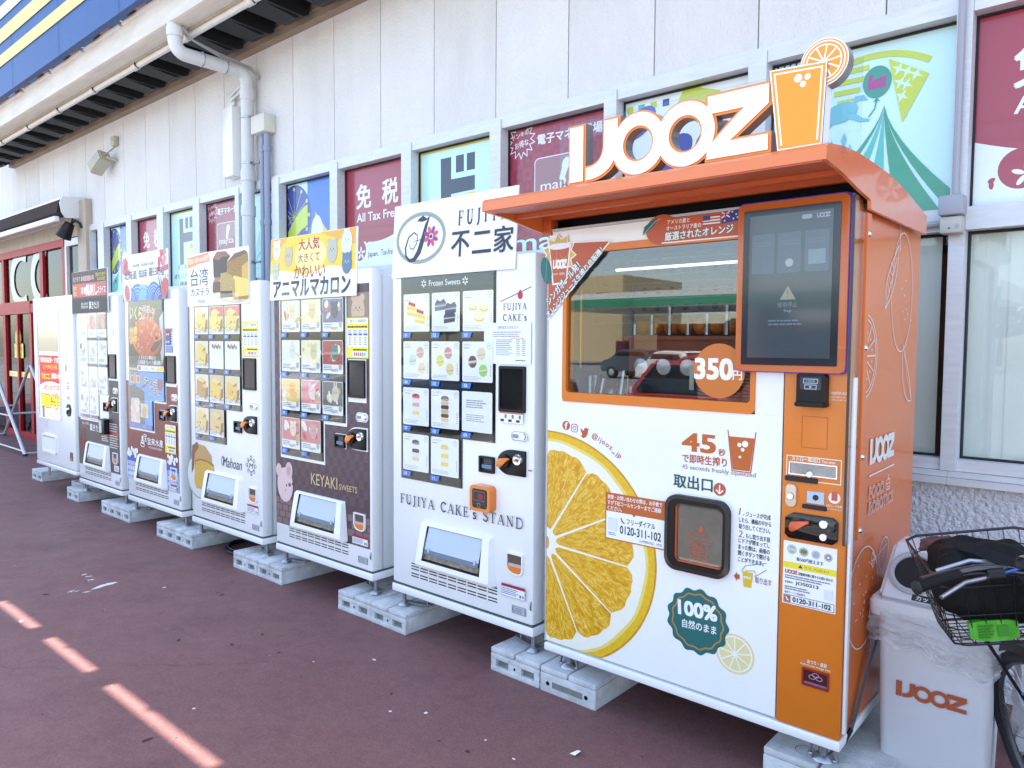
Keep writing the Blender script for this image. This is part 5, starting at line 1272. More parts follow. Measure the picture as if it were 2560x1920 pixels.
# ---------------------------------------------------------------- plain white machine at the far end
m1 = thing("vending_machine", "plain white vending machine with a tall wide window, farthest in the row", "vending machine", (-8.19, .0, .262), group="frozen food vending machines in the row")
W1_ = 1.17
g = G(); g.rbox((.01, .08, .04), (W1_ - .01, .82, 1.80), WHITE2, .012); g.build("cabinet", m1)
g = G(); g.prism([(0, .045), (W1_, .045), (W1_, 1.81), (0, 1.81)], F0, -.08, 0, WHITE, bev=.012); g.build("door", m1)
g = G(); g.prism([(-.003, 0), (W1_ + .003, 0), (W1_ + .003, .037), (-.003, .037)], F0, -.80, .003, WHITE, bev=.005); g.build("plinth", m1)
g = Art(F0, .001)
for j in range(4):
    for i in range(8): g.rect(.145 + i * .078, 1.722 + j * .019, .195 + i * .078, 1.729 + j * .019, C("A9ABB0"))
g.build("vent_grille", m1)
g = G(); g.prism(rr(.145, .525, .80, 1.695, .01), F0, 0, .003, mat("window_white_back", "9A9B9B", .3)); g.ringprism(rr(.140, .52, .805, 1.70, .012), rr(.150, .53, .795, 1.69, .01), F0, 0, .012, WHITE); dw = g.build("display_window", m1)
g = G(); g.box((.150, -.0045, .53), (.162, -.0032, 1.69), BLACK); g.build("gasket", dw)
g = G(); g.prism(rr(.150, .53, .795, 1.69, .01), F0, .006, .0075, glass("mirror_glass", (.97, .98, .98), 1.9, base=.42)); g.build("window_glass", dw)
g = Art(F0, .001)
for v0, v1 in ((1.40, 1.53), (1.05, 1.30)): g.rect(.985, v0, .991, v1, C("6E7074"))
g.rect(.945, 1.04, .975, 1.10, C("A87A80")); g.lines(.93, 1.10, .97, 1.20, 4, C("A8C9C9"), .5, 1); g.rect(.99, .92, 1.04, .93, INKG); g.lines(.985, .86, 1.05, .90, 2, INKG, .5, 2); g.rect(.985, .76, 1.04, .79, C("9A9AB8")); g.lines(.30, .42, .40, .50, 6, C("B9BBBE"), .4, 4)
g.build("door_graphics", m1)
g = G(); g.prism(ell(1.03, .65, .055, .062, 20), F0, 0, .012, BLACK); g.lathe([(0, .02), (.014, .02), (.018, 0)], (1.045, -.012, .662), CHROME, (0, -1, 0), 14); g.prism([(1.0, .62), (1.012, .615), (1.025, .66), (1.012, .67)], F0, .012, .025, CHROME); g.build("coin_unit", m1)
g = G(); g.ringprism(rr(.225, .155, .645, .355, .03), rr(.245, .175, .625, .335, .02), F0, 0, .014, WHITE); g.prism(rr(.245, .175, .625, .335, .02), F0, 0, .006, WHITE2); g.box((.26, -.012, .325), (.61, -.006, .332), GR); g.build("delivery_hatch", m1)
g = G(); g.prism(rr(1.025, .135, 1.10, .225, .02), F0, 0, .004, mat("return_dark")); g.prism(rr(1.03, .138, 1.095, .165, .012), F0, .004, .008, OPL); g.build("coin_return", m1)
for lx in (.06, 1.1):
    for ly in (.10, .7):
        g = G(); g.tube([(lx, ly, 0), (lx, ly, .118 - .262)], .013, STEEL, 8); g.build("leg", m1)

# ================================================================ ORANGE JUICE STAND
IX, IZ = -.9565, .2091
FY = -.06
js_ = thing("juice_vending_machine", "large orange juice vending machine with canopy, raised letters and orange slice door", "juice machine", (IX, 0, IZ))
JF = front(FY)
JW = mat("juice_door_white", "E6E7E6", .25, coat=.3, var=.02)
g = G(); g.box((.0, .60, .045), (1.297, .84, 1.90), ORANGE_G); g.box((.0, .001, .045), (.07, .599, 1.90), WHITE2); g.box((1.285, .001, .045), (1.299, .838, 1.885), ORANGE_G)
g.box((.07, .001, .045), (1.284, .599, .06), BLACK); g.box((.07, .001, 1.885), (1.284, .599, 1.9), BLACK)
g.build("cabinet", js_)
g = G(); WO = (.085, 1.153, .971, 1.83)
def slab(u0, v0, u1, v1, m, d=.055): g.box((u0, FY, v0), (u1, FY + d, v1), m)
slab(.002, .045, 1.074, 1.1529, JW); slab(.002, 1.1531, .0849, 1.8299, JW); slab(.9711, 1.1531, 1.074, 1.8299, JW); slab(.002, 1.8301, 1.074, 1.905, JW)
door = g.build("door", js_)
g = G(); g.box((.0, FY - .006, 1.906), (1.297, FY + .05, 1.916), ALU); g.box((-.004, FY - .002, .04), (.0015, FY + .05, 1.905), ALU); g.build("trim", js_)
g = G(); g.prism([(1.0775, .036), (1.302, .036), (1.302, 1.905), (1.0775, 1.905)], JF, -.055, .004, ORANGE, bev=.008); col = g.build("control_column", js_)
g = G(); g.prism([(-.004, -.002), (1.304, -.002), (1.304, .034), (-.004, .034)], JF, -.86, .006, JW, bev=.006); g.build("plinth", js_)
g = G(); g.rbox((1.304, -.052, .06), (1.315, -.022, 1.30), mat("edge_trim_white", "E4E4E2", .3), .004); g.build("edge_trim", js_)
# window with the squeezer behind it
g = G(); g.ringprism(rr(.085, 1.153, .971, 1.83, .02), rr(.106, 1.194, .953, 1.80, .016), JF, -.05, .006, ORANGE); win = g.build("window_frame", js_)
g = G(); g.prism(rr(.107, 1.195, .952, 1.799, .014), JF, -.012, -.010, glass('juice_window_glass', (.86, .89, .89), 1.5, base=.035)); g.build("window_glass", win)
IN = mat("interior_grey", "6A7076", .5, var=.1); INO = mat("interior_orange", "9A3E1C", .45)
g = G(); g.box((.09, .50, 1.15), (.97, .51, 1.85), IN); g.box((.085, 0, 1.15), (.09, .5, 1.85), IN); g.box((.97, 0, 1.15), (.975, .5, 1.85), IN); g.box((.09, -.003, 1.14), (.97, .5, 1.152), mat("interior_black", "1A1B1E", .4)); g.box((.09, -.003, 1.852), (.97, .5, 1.86), IN)
for k in range(11):
    for q in range(4): g.disc((.16 + k * .075, .498, 1.50 + q * .085), .016, (0, -1, 0), mat("interior_black"), 12)
g.box((.20, .30, 1.26), (.80, .34, 1.43), INO); g.box((.20, .26, 1.43), (.80, .34, 1.445), INO); g.box((.62, .10, 1.22), (.64, .12, 1.34), STEEL); g.box((.20, .20, 1.152), (.78, .34, 1.26), MATS["interior_black"])
g.build("interior", win)
g = G()
for k in range(9): g.tube([(.13, .10 + .01 * k, 1.50 + k * .035), (.93, .10 + .01 * k, 1.50 + k * .035)], .003, STEEL, 6)
g.tube([(.28, .06, 1.73), (.90, .06, 1.73)], .006, mat("lamp_tube_white", "F4F6F8", .3, emit=.35), 8); g.box((.895, .05, 1.46), (.915, .07, 1.74), mat("frame_pale", "D4D8DA", .3)); g.tube([(.125, .02, 1.30), (.125, .02, 1.66)], .007, mat("brass", "B08A4A", .3, metal=.7), 8); g.tube([(.31, .12, 1.16), (.31, .12, 1.27)], .006, MATS["brass"], 8)
g.build("rack", win)
CUPW = mat("cup_stack_pink", "D9BDB4", .35); CUPD = mat("cup_stack_line", "A4645A", .5)
for cx, cy in ((.715, .09), (.815, .06), (.90, .09)):
    g = G(); 
    for k in range(14): z = 1.165 + k * .0135; g.lathe([(.044, 0), (.048, .009)], (cx, cy, z), CUPW, n=18); g.lathe([(.048, .009), (.0475, .010), (.043, .0135)], (cx, cy, z), CUPD, n=18)
    g.build("cup_stack", win)
g = G(); 
for k in range(10):
    t = random.random(); x = .13 + .17 * random.random(); g.tube([(x, .04 + .1 * t, 1.16), (x + .02 * random.uniform(-1, 1), .06 + .1 * t, 1.22 + .08 * random.random())], .008 + .008 * random.random(), (STEEL, BLACK)[k % 2], 8)
for k in range(5): g.lathe([(.0, .03), (.03, .03), (.04, .0)], (.15 + .05 * k, .16, 1.16 + .01 * k), (BLACK, STEEL)[k % 2], n=14)
for k in range(4): g.lathe([(.0, .05), (.035, .045), (.05, .0), (.035, -.045), (0, -.05)], (.34 + .115 * k, .22, 1.31), STEEL, (0, -1, 0), 16)
for k in range(6): g.tube([(.25 + .09 * k, .27, 1.45), (.25 + .09 * k, .27, 1.50 + .04 * (k % 3))], .012, STEEL, 8)
ORF = mat("orange_fruit", "D8801A", .45, var=.1, vscale=30)
for k in range(9): g.lathe([(0, .038), (.022, .032), (.036, .014), (.038, 0), (.036, -.014), (.022, -.032), (0, -.038)], (.24 + .075 * k, .36, 1.49 + .003 * (k % 2)), ORF, n=14)
g.build("squeezer", win)
# ---- door prints
a = Art(JF, .0008); GN = C("12605C"); OR = C("B65A1E"); OR2 = C("B4502E"); YL = C("C9A94A")
fr_c = (.003, .502)
def citrus_pulp():
    m = bpy.data.materials.new("citrus_pulp"); m.use_nodes = True; nt = m.node_tree; b = nt.nodes["Principled BSDF"]; L = nt.links.new
    tc = nt.nodes.new("ShaderNodeTexCoord"); sx = nt.nodes.new("ShaderNodeSeparateXYZ"); L(tc.outputs["Object"], sx.inputs[0])
    def math_(op, a_, b_=None):
        n = nt.nodes.new("ShaderNodeMath"); n.operation = op
        for i, v in enumerate((a_, b_)):
            if v is None: continue
            if isinstance(v, (int, float)): n.inputs[i].default_value = v
            else: L(v, n.inputs[i])
        return n.outputs[0]
    dx = math_('SUBTRACT', sx.outputs[0], -.02); dz = math_('SUBTRACT', sx.outputs[2], .50)
    ang = math_('ARCTAN2', dz, dx); rad = math_('SQRT', math_('ADD', math_('MULTIPLY', dx, dx), math_('MULTIPLY', dz, dz)))
    cb = nt.nodes.new("ShaderNodeCombineXYZ"); L(math_('MULTIPLY', ang, 13.0), cb.inputs[0]); L(math_('MULTIPLY', rad, 15.0), cb.inputs[1])
    n = nt.nodes.new("ShaderNodeTexNoise"); n.inputs["Scale"].default_value = 1.6; n.inputs["Detail"].default_value = 3; n.inputs["Distortion"].default_value = 1.1; L(cb.outputs[0], n.inputs["Vector"])
    r = nt.nodes.new("ShaderNodeValToRGB"); L(n.outputs[0], r.inputs[0])
    el_ = r.color_ramp.elements; el_[0].position = .36; el_[0].color = lin("C58A12"); el_[1].position = .72; el_[1].color = lin("E6CC78")
    for p, c in ((.47, "D29E1A"), (.55, "D9A826"), (.575, "E6CC74"), (.60, "D8A622"), (.66, "D29C18")):
        e = el_.new(p); e.color = lin(c)
    L(r.outputs[0], b.inputs["Base Color"]); b.inputs["Roughness"].default_value = .3; return m
PULP = citrus_pulp(); RIND = mat("citrus_rind", "DCB022", .35, var=.14, vscale=70); RIND2 = mat("citrus_rind_edge", "C98F12", .35, var=.2, vscale=60); PITH = mat("citrus_pith", "E6E3D2", .4, var=.04, vscale=30)
RX, RZ = .572, .528; CX, CZ = .003, .488
def half(k, c=(CX, CZ), n=44, t0=-90, t1=90, wob=0):
    p = []
    for i in range(n + 1):
        t = t0 + (t1 - t0) * i / n; q = k * (1 + wob * math.sin(t * .23 + 1.3))
        p.append((max(c[0] + RX * q * math.cos(R(t)), .003), max(c[1] + RZ * q * math.sin(R(t)), .046)))
    return p
a.poly(half(1.0), RIND2); a.poly(half(.985), RIND); a.poly(half(.93, wob=.004), C("E0C96A")); a.poly(half(.905, wob=.006), PITH)
cen = (-.01, .50)
for t0, t1, ro in ((-90, -65, .835), (-64.4, -36, .85), (-35.4, -4, .845), (-3.3, 27, .835), (27.7, 58, .825), (58.7, 90, .825)):
    pts = []; n = 10; ri = .115
    tm = (t0 + t1) / 2
    for i in range(n + 1):
        t = t0 + (t1 - t0) * i / n; e_ = 1 - .07 * abs(2 * i / n - 1) ** 4.0 + .008 * math.sin(i * 2.1 + t0)
        pts.append((cen[0] + RX * ro * e_ * math.cos(R(t)), cen[1] + RZ * ro * e_ * math.sin(R(t))))
    d0, d1 = 5, -5
    pts += [(cen[0] + RX * ri * 1.25 * math.cos(R(t1 - 4)), cen[1] + RZ * ri * 1.25 * math.sin(R(t1 - 4))), (cen[0] + RX * ri * math.cos(R(tm)), cen[1] + RZ * ri * math.sin(R(tm))), (cen[0] + RX * ri * 1.25 * math.cos(R(t0 + 4)), cen[1] + RZ * ri * 1.25 * math.sin(R(t0 + 4)))]
    a.poly([(max(u, .003), max(v, .046)) for u, v in pts], PULP)
a.poly([(max(u, .003), v) for u, v in ell(.004, .52, .045, .05, 16)], PITH); a.poly([(max(u, .003), v) for u, v in ell(.006, .50, .012, .03, 12)], C("C9924A"))
a.build("orange_slice_print", door)
a = Art(JF, .0008)
# social marks and handle on the curve
a.circ(.107, 1.045, .021, OR2); a.T("f", .100, 1.029, .030, C("E6E7E6"), w=.015, b=.03)
a.line(rr(.136, 1.020, .170, 1.054, .010, 4), .0035, OR2, closed=True); a.ring(.153, 1.037, .008, .003, OR2); a.circ(.162, 1.046, .002, OR2)
a.poly([(.184, 1.006), (.196, 1.008), (.194, 1.016), (.186, 1.030), (.187, 1.040), (.198, 1.030), (.204, 1.030), (.206, 1.040), (.216, 1.044), (.223, 1.039), (.232, 1.041), (.226, 1.032), (.224, 1.016), (.214, 1.002), (.200, .997)], OR2)
s_ = "@ijooz_jp"; u_, ang = .245, -32
for ch in s_:
    vs, _f = text_mesh(ch, 0); x0 = min(p[0] for p in vs); x1 = max(p[0] for p in vs); y0 = min(p[1] for p in vs); y1 = max(p[1] for p in vs)
    k = .032; t = math.degrees(math.acos(min(max((u_ - CX) / (RX * 1.09), -1), 1))); v_ = CZ + RZ * 1.065 * math.sin(R(t)); rot = -math.degrees(math.atan2(RZ * math.cos(R(t)), RX * math.sin(R(t)))) * .98
    c_, sn = math.cos(R(rot)), math.sin(R(rot))
    a.T(ch, u_ - sn * 0 + (-sn) * y0 * k * 1, v_ + y0 * k, max((y1 - y0) * k, .003), OR2, w=(x1 - x0) * k, b=.012, rot=rot); u_ += ((x1 - x0) * k + .006) * c_
a.build("social_marks", door)
a = Art(JF, .0008)
# 45 seconds block
a.T("45", .681, .992, .069, OR, w=.136, b=.04); a.T("秒", .832, .986, .027, OR, b=.03); a.T("で即時生搾り", .680, .945, .034, OR2, w=.186, b=.03); a.T("45 seconds freshly squeezed", .680, .914, .023, C("7E5A60"), w=.300)
a.line([(.868, 1.088), (.888, .935), (.961, .935), (.977, 1.088)], .004, OR2); a.poly([(.873, 1.064), (.891, .940), (.957, .940), (.972, 1.064)], OR)
for u, v, r in ((.937, 1.040, .012), (.915, 1.035, .008), (.928, 1.018, .007), (.918, .990, .005)): a.circ(u, v, r, C("E6E7E6"))
a.T("取出口", .645, .842, .052, C("12504E"), w=.165, b=.03); a.circ(.840, .857, .025, OR2); a.line([(.840, .874), (.840, .843)], .005, C("E6E7E6")); a.line([(.826, .855), (.840, .841), (.854, .855)], .005, C("E6E7E6"))
a.build("door_lettering", door)
a = Art(JF, .0026)
# call centre panel
a.rect(.323, .577, .612, .777, OR); a.rect(.328, .582, .608, .698, C("E6E7E6")); a.poly([(.455, .699), (.475, .699), (.465, .688)], OR)
for i, t in enumerate(("故障・お問い合わせの際は、お手数で", "すが下記コールセンターまでご連絡", "ください。")): a.T(t, .334, .750 - i * .024, .019, C("E6E7E6"), w=(.262, .258, .072)[i], b=.02)
a.T("フリーダイアル", .430, .654, .025, INK, w=.135, b=.02); a.T("0120-311-102", .398, .610, .034, INK, w=.195, b=.02); a.T("（24時間対応）対応", .492, .589, .012, INKG, w=.105); a.line([(.402, .676), (.408, .662), (.420, .655)], .007, C("9A6A70")); a.rect(.338, .618, .384, .672, C("D3D6DA")); a.lines(.34, .595, .386, .61, 2, C("7A90B8"), .5, 2)
a.build("call_panel", door)
a = Art(JF, .0008)
# instructions
def para(lines, u, v, h, dv, w, m):
    full = max(len(t) for t in lines)
    for i, t in enumerate(lines): a.T(t, u, v - i * dv, h, m, w=w * len(t) / full if len(t) < full else w, b=.02)
a.T("1.", .918, .772, .026, OR2, w=.022, sh=.15); a.T("ジュースが完成", .946, .770, .019, INK, w=.094, b=.02); a.T("したら、機械の中から", .920, .745, .019, INK, w=.122, b=.02); a.T("取り出してください。", .920, .720, .019, INK, w=.120, b=.02)
a.T("2.", .918, .688, .026, OR2, w=.024, sh=.15); a.T("もし取り出す前", .948, .688, .019, INK, w=.092, b=.02)
for i, t in enumerate(("にドアが閉まってし", "まった際は、画面の", "開くボタンで開ける", "ことができます。")): a.T(t, .920, .6665 - i * .0235, .0185, INK, w=.120 if i < 3 else .098, b=.02)
a.poly([(.905, .537), (.918, .555), (.918, .546), (.928, .546), (.928, .528), (.918, .528), (.918, .519)], OR2); a.poly([(.938, .562), (.944, .505), (.972, .505), (.980, .562)], C("D0B01C")); a.T("IJOOZ", .944, .535, .010, C("E6E7E6"), w=.028, b=.05)
a.line([(.934, .560), (.950, .585), (.985, .595), (1.03, .610)], .0022, INKG); a.line([(.985, .552), (1.0, .560), (1.03, .585)], .0022, INKG); a.line([(.95, .565), (.985, .572), (.990, .56)], .0022, INKG); a.T("取り出す", .988, .528, .024, C("8E4A5A"), w=.062, b=.01)
a.build("instruction_print", door)
a = Art(JF, .0014)
# seal
a.poly([(.758 + .128 * (1 + .045 * math.cos(R(13 * t))) * math.cos(R(t)), .323 + .127 * (1 + .045 * math.cos(R(13 * t))) * math.sin(R(t))) for t in range(0, 360, 3)], GN)
a.line([(.758 + .107 * (1 + .03 * math.cos(R(13 * t))) * math.cos(R(t)), .323 + .107 * (1 + .03 * math.cos(R(13 * t))) * math.sin(R(t))) for t in range(0, 360, 3)], .006, C("A87A3E"), closed=True)
a.T("100%", .678, .335, .056, C("E6E7E6"), w=.162, b=.05, rot=3); a.T("自然のまま", .695, .285, .034, C("E6E7E6"), w=.145, b=.02, rot=2)
a.build("round_seal", door)
a = Art(JF, .0006)
pl = C("D9CC94"); a.circ(.916, .237, .077, pl); a.ring(.916, .237, .066, .006, C("E6E4D6")); 
for k in range(9): a.line([(.916, .237), (.916 + .062 * math.cos(R(40 * k + 12)), .237 + .062 * math.sin(R(40 * k + 12)))], .005, C("E6E4D6"))
a.build("lemon_slice_print", door)
# stickers that run across door and window frame stand just proud of the frame
a = Art(JF, .0075)
# top banner
a.rect(.56, 1.812, .906, 1.903, OR2); a.circ(.575, 1.862, .072, OR2, .060); a.rect(.575, 1.807, .906, 1.8115, C("E6E7E6"))
a.poly([(.487, 1.846), (.495, 1.880), (.525, 1.900), (.556, 1.912), (.540, 1.880), (.515, 1.862)], GN); a.line([(.489, 1.848), (.545, 1.898), (.566, 1.906)], .003, C("8FB8A8"))
a.T("アメリカ産と", .598, 1.880, .018, C("E6E7E6"), w=.098, b=.02); a.T("オーストラリア産の", .596, 1.856, .018, C("E6E7E6"), w=.148, b=.02); a.T("厳選されたオレンジ", .590, 1.816, .033, C("E6E7E6"), w=.285, b=.03, rot=1.5, ol=(GN, .09))
for i in range(7): a.rect(.752, 1.858 + i * .0055, .822, 1.8635 + i * .0055, (C("A83A44"), C("E0E0DE"))[i % 2])
a.rect(.752, 1.878, .782, 1.8965, C("2A3A78")); a.poly([(.828, 1.860), (.898, 1.866), (.898, 1.908), (.828, 1.902)], C("22307A")); a.line([(.828, 1.881), (.860, 1.904)], .005, C("E0E0DE")); a.line([(.828, 1.902), (.860, 1.882)], .005, C("E0E0DE")); a.line([(.828, 1.892), (.860, 1.894)], .005, C("B8323E")); a.line([(.843, 1.880), (.843, 1.905)], .005, C("B8323E"))
for u, v in ((.84, 1.870), (.875, 1.875), (.885, 1.89), (.87, 1.90), (.89, 1.878)): a.poly(star(u, v, .005, .002, 5), C("E0E0DE"))
a.build("origin_banner", win)
a = Art(JF, .0075)
# corner flash with the paper cup
a.poly([(.003, 1.858), (.340, 1.842), (.003, 1.512)], C("E6E7E6")); a.poly([(.004, 1.852), (.326, 1.838), (.004, 1.522)], OR2)
a.poly(star(.062, 1.80, .098, .072, 11, 95), C("E6E7E6")); a.poly(star(.062, 1.80, .090, .066, 11, 95), C("C9A94A"))
a.poly([(.004, 1.838), (.128, 1.842), (.106, 1.672), (.028, 1.668)], C("E6E7E6")); a.poly([(.012, 1.832), (.120, 1.836), (.100, 1.680), (.034, 1.676)], C("B4552E")); a.poly(ell(.066, 1.838, .064, .014, 20), C("E4E2EC"))
logo(a, .030, 1.740, .040, C("E6E7E6"), w=.076); a.T("Squeeze", .028, 1.712, .010, C("E6E7E6"), w=.03); a.T("100%", .066, 1.712, .010, C("E6E7E6"), w=.03); a.ring(.03, 1.80, .02, .002, C("D08A5A"), .025); a.line(ell(.09, 1.81, .022, .026, 10, 0, 200, 350), .002, C("D08A5A"))
a.poly(ell(-.008, 1.735, .030, .062, 18, 12), GN); a.line([(-.012, 1.68), (-.004, 1.79)], .003, C("5E9A90"))
a.T("シンガポール発！", .012, 1.580, .036, C("E6E7E6"), w=.235, b=.03, rot=43, ol=(GN, .09)); a.T("オレンジジュース生搾り自販機！", .010, 1.524, .030, C("E6E7E6"), w=.40, b=.03, rot=43.3, ol=(GN, .09))
a.build("corner_sticker", win)
a = Art(JF, .0075)
a.circ(.829, 1.309, .104, C("C06A24")); WH = C("E6E7E6"); a.T("350", .732, 1.278, .076, WH, w=.150, b=.05); a.T("円", .886, 1.278, .034, WH, w=.035, b=.03)
a.build("price_sticker", win)
# pick-up hatch
g = G(); o = rr(.618, .515, .889, .815, .05, 7); i_ = rr(.660, .547, .864, .783, .025, 7)
g.ringprism(o, rr(.632, .529, .875, .801, .042, 7), JF, 0, .022, BLACKG, BLACK); g.ringprism(rr(.632, .529, .875, .801, .042, 7), i_, JF, -.02, .020, BLACK, BLACKG); h = g.build("pickup_hatch", js_)
g = G(); g.prism(i_, JF, .0008, .003, mat("hatch_inside", "5A564E", .35, var=.45, vscale=14)); g.prism(rr(.672, .556, .858, .774, .02), JF, .0078, .0084, glass("hatch_glass", (.85, .84, .82), 1.5, base=.02)); g.box((.660, FY - .012, .553), (.668, FY - .003, .778), OR2); g.box((.67, FY - .012, .549), (.862, FY - .003, .556), OR2); g.build("hatch_door", h)
a = Art(JF, .0086); a.poly([(.755, .690), (.77, .705), (.785, .690), (.777, .690), (.777, .678), (.763, .678), (.763, .690)], OR2); a.T("取り出し口", .715, .655, .018, OR2, w=.09, b=.02); a.frame(.725, .575, .80, .64, .004, OR2); a.lines(.735, .585, .79, .632, 4, OR2, .5, 2); a.build("hatch_sticker", h)
# touch screen
g = G(); g.prism(rr(.908, 1.314, 1.294, 1.913, .016), JF, -.0, .040, mat("screen_frame_orange", "BE6028", .35, coat=.3), bev=.004); sc = g.build("touch_screen", js_)
g = G(); g.ringprism(rr(.9045, 1.3105, 1.2975, 1.9185, .02), rr(.907, 1.313, 1.295, 1.914, .016), JF, .008, .030, mat("led_violet", "3E34B0", .4, emit=.05)); g.build("led_strip", sc)
g = G(); g.prism(rr(.931, 1.337, 1.268, 1.887, .004), JF, .041, .044, mat("bezel_navy", "1B222C", .12)); g.prism(rr(.955, 1.363, 1.245, 1.866, .002), JF, .0445, .0455, mat("screen_face", "3E474C", .09, coat=.3, emit=.015)); g.build("display", sc)
a = Art(JF, .0458); q = mat("screen_tile", "55636C", .1, emit=.02)
for u0 in (.965, 1.058, 1.152): a.rect(u0, 1.66, u0 + .082, 1.80, q, .005); a.lines(u0 + .01, 1.755, u0 + .072, 1.775, 2, C("5E6E7A", .1), .5, 3)
a.ring(1.10, 1.73, .012, .003, C("5A6874", .1)); a.circ(1.10, 1.695, .014, C("93A2A0", .1)); a.ring(1.0, 1.70, .014, .003, C("5A6874", .1)); a.rect(1.165, 1.685, 1.222, 1.735, C("73848C", .1))
a.poly([(1.098, 1.615), (1.070, 1.567), (1.126, 1.567)], C("8A8A78", .1)); a.T("!", 1.095, 1.575, .026, C("5E6A70", .1)); a.T("使用停止", 1.062, 1.540, .018, C("76858E", .1), w=.07); a.T("Stop", 1.085, 1.520, .014, C("8494A0", .1)); a.lines(1.03, 1.475, 1.17, 1.50, 2, C("697880", .1), .4, 2); logo(a, 1.19, 1.84, .016, C("8DA0AC", .1), w=.045); a.rect(1.14, 1.84, 1.175, 1.855, C("8DA0AC", .1), .006)
a.build("screen_graphics", sc)
# column fittings
g = G(); g.prism(rr(1.134, 1.202, 1.233, 1.309, .008), JF, .004, .040, BLACK, bev=.006); g.prism(rr(1.147, 1.255, 1.220, 1.300, .006), JF, .040, .043, mat("bill_lens", "2A333C", .1)); bp_ = g.build("bill_acceptor", js_)
a = Art(JF, .0434); a.frame(1.160, 1.278, 1.207, 1.292, .003, C("8FA4B0")); a.T("1000", 1.168, 1.281, .008, C("8FA4B0"), w=.03); a.frame(1.164, 1.258, 1.203, 1.272, .003, C("8FA4B0")); a.circ(1.183, 1.265, .004, C("8FA4B0")); a.build("bill_symbol", bp_)
g = G(); g.prism(rr(1.132, 1.196, 1.235, 1.212, .006), JF, .004, .05, BLACK, bev=.004); g.build("bill_lip", bp_)
a = Art(JF, .0045); W_ = C("DEDEDA"); em = mat("orange_emboss", "B85C1C", .4)
a.T("1000円札のみ", 1.240, 1.240, .011, W_, w=.055, b=.02); a.T("Insert bills here,", 1.240, 1.228, .007, W_, w=.05); a.T("1,000 yen bills only", 1.240, 1.218, .007, W_, w=.055)
a.frame(1.145, 1.05, 1.232, 1.16, .003, em)
a.frame(1.095, .932, 1.281, 1.016, .003, W_); a.rect(1.120, .998, 1.262, 1.012, mat("orange_paint")); a.T("ストロー取出口", 1.112, 1.000, .015, W_, w=.098, b=.03); a.T("Your straw", 1.216, 1.001, .010, W_, w=.046, b=.02)
a.T("QRコード決済", 1.236, .851, .010, W_, w=.052, b=.02); a.T("QR code payment", 1.237, .842, .006, W_, w=.05); a.circ(1.262, .885, .020, W_); a.rect(1.252, .875, 1.272, .905, C("B8584A"), .003)
a.T("おつり・返却", 1.187, .284, .014, W_, w=.066, b=.03); a.T("Collect your change here.", 1.163, .272, .009, W_, w=.106, b=.02)
# price paper
a.rect(1.092, .481, 1.277, .709, WH)
for i, c in enumerate(("9AA39A", "8E8E64", "98A2AE", "7A7C80")): a.circ(1.122 + i * .042, .680 - .002 * i, .017 - .001 * i, C(c)); a.ring(1.122 + i * .042, .680 - .002 * i, .014 - .001 * i, .002, C("C9CCC8"))
a.T("500", 1.152, .674, .010, C("4A4A2E"), w=.024, b=.02); a.T("500", 1.110, .675, .010, C("DADCD6"), w=.024, b=.02); a.circ(1.248, .674, .004, WH)
a.T("新500円使えます", 1.140, .642, .014, INK, w=.092, b=.02); a.rect(1.093, .612, 1.277, .634, C("E3CF2A")); a.poly([(1.146, .618), (1.162, .618), (1.154, .630)], INK); a.T("1円、5円、1円玉は使えません", 1.168, .618, .010, INK, w=.085)
logo(a, 1.100, .592, .014, C("B4502E"), w=.044); a.T("自動販売機に関するお問い合わせ", 1.148, .592, .011, INK, w=.118, b=.02); a.lines(1.100, .572, 1.268, .588, 2, INKG, .5, 4); a.T("管理番号:", 1.100, .556, .009, INK, w=.03); a.T("JOS0213", 1.138, .553, .015, INK, w=.080, b=.02); a.lines(1.10, .532, 1.20, .548, 2, INKG, .5, 6); a.T("顧客サービス電話番号:", 1.100, .519, .009, INK, w=.075)
a.frame(1.098, .486, 1.272, .514, .002, INKG); a.rect(1.100, .488, 1.122, .512, C("A8584A")); a.line([(1.106, .506), (1.109, .498), (1.116, .494)], .004, WH); a.T("0120-311-102", 1.130, .492, .017, INK, w=.132, b=.03); a.rect(1.238, .525, 1.266, .560, C("D3D6DA"))
a.build("column_graphics", col)
g = G(); g.ringprism(rr(1.104, .950, 1.270, .997, .003), rr(1.108, .954, 1.266, .993, .003), JF, .004, .010, CHROME); g.prism(rr(1.108, .954, 1.266, .993, .003), JF, .004, .0055, mat("slot_metal", "8E9496", .2, metal=.8, var=.3, vscale=20)); g.lathe([(0, .012), (.010, .010), (.011, 0)], (1.178, FY - .006, .957), WHITE, (0, -1, 0), 14); g.build("straw_slot", js_)
g = G(); g.prism(rr(1.092, .926, 1.205, .944, .004), JF, .004, .012, RUBBER, bev=.002); g.prism(rr(1.155, .835, 1.238, .850, .004), JF, .004, .012, RUBBER, bev=.002); g.build("rubber_pad", js_)
g = G(); g.prism(rr(1.096, .835, 1.132, .914, .012), JF, .004, .012, mat("button_cream", "D2BFA4", .3), bev=.003); g.lathe([(0, .006), (.011, .006), (.014, 0)], (1.114, FY - .012, .872), CHROME, (0, -1, 0), 16); g.build("return_button", js_)
g = G(); g.prism(rr(1.170, .856, 1.228, .898, .002), JF, .004, .008, mat("reader_pale", "A9BCCB", .15)); g.prism(ell(1.200, .878, .010, .010, 16), JF, .008, .010, BLACKG); g.build("code_reader", js_)
g = G(); g.prism([(1.097, .735), (1.112, .722), (1.263, .722), (1.279, .737), (1.279, .800), (1.262, .815), (1.125, .815), (1.097, .795)], JF, .004, .016, BLACKG, bev=.003); cu = g.build("coin_unit", js_)
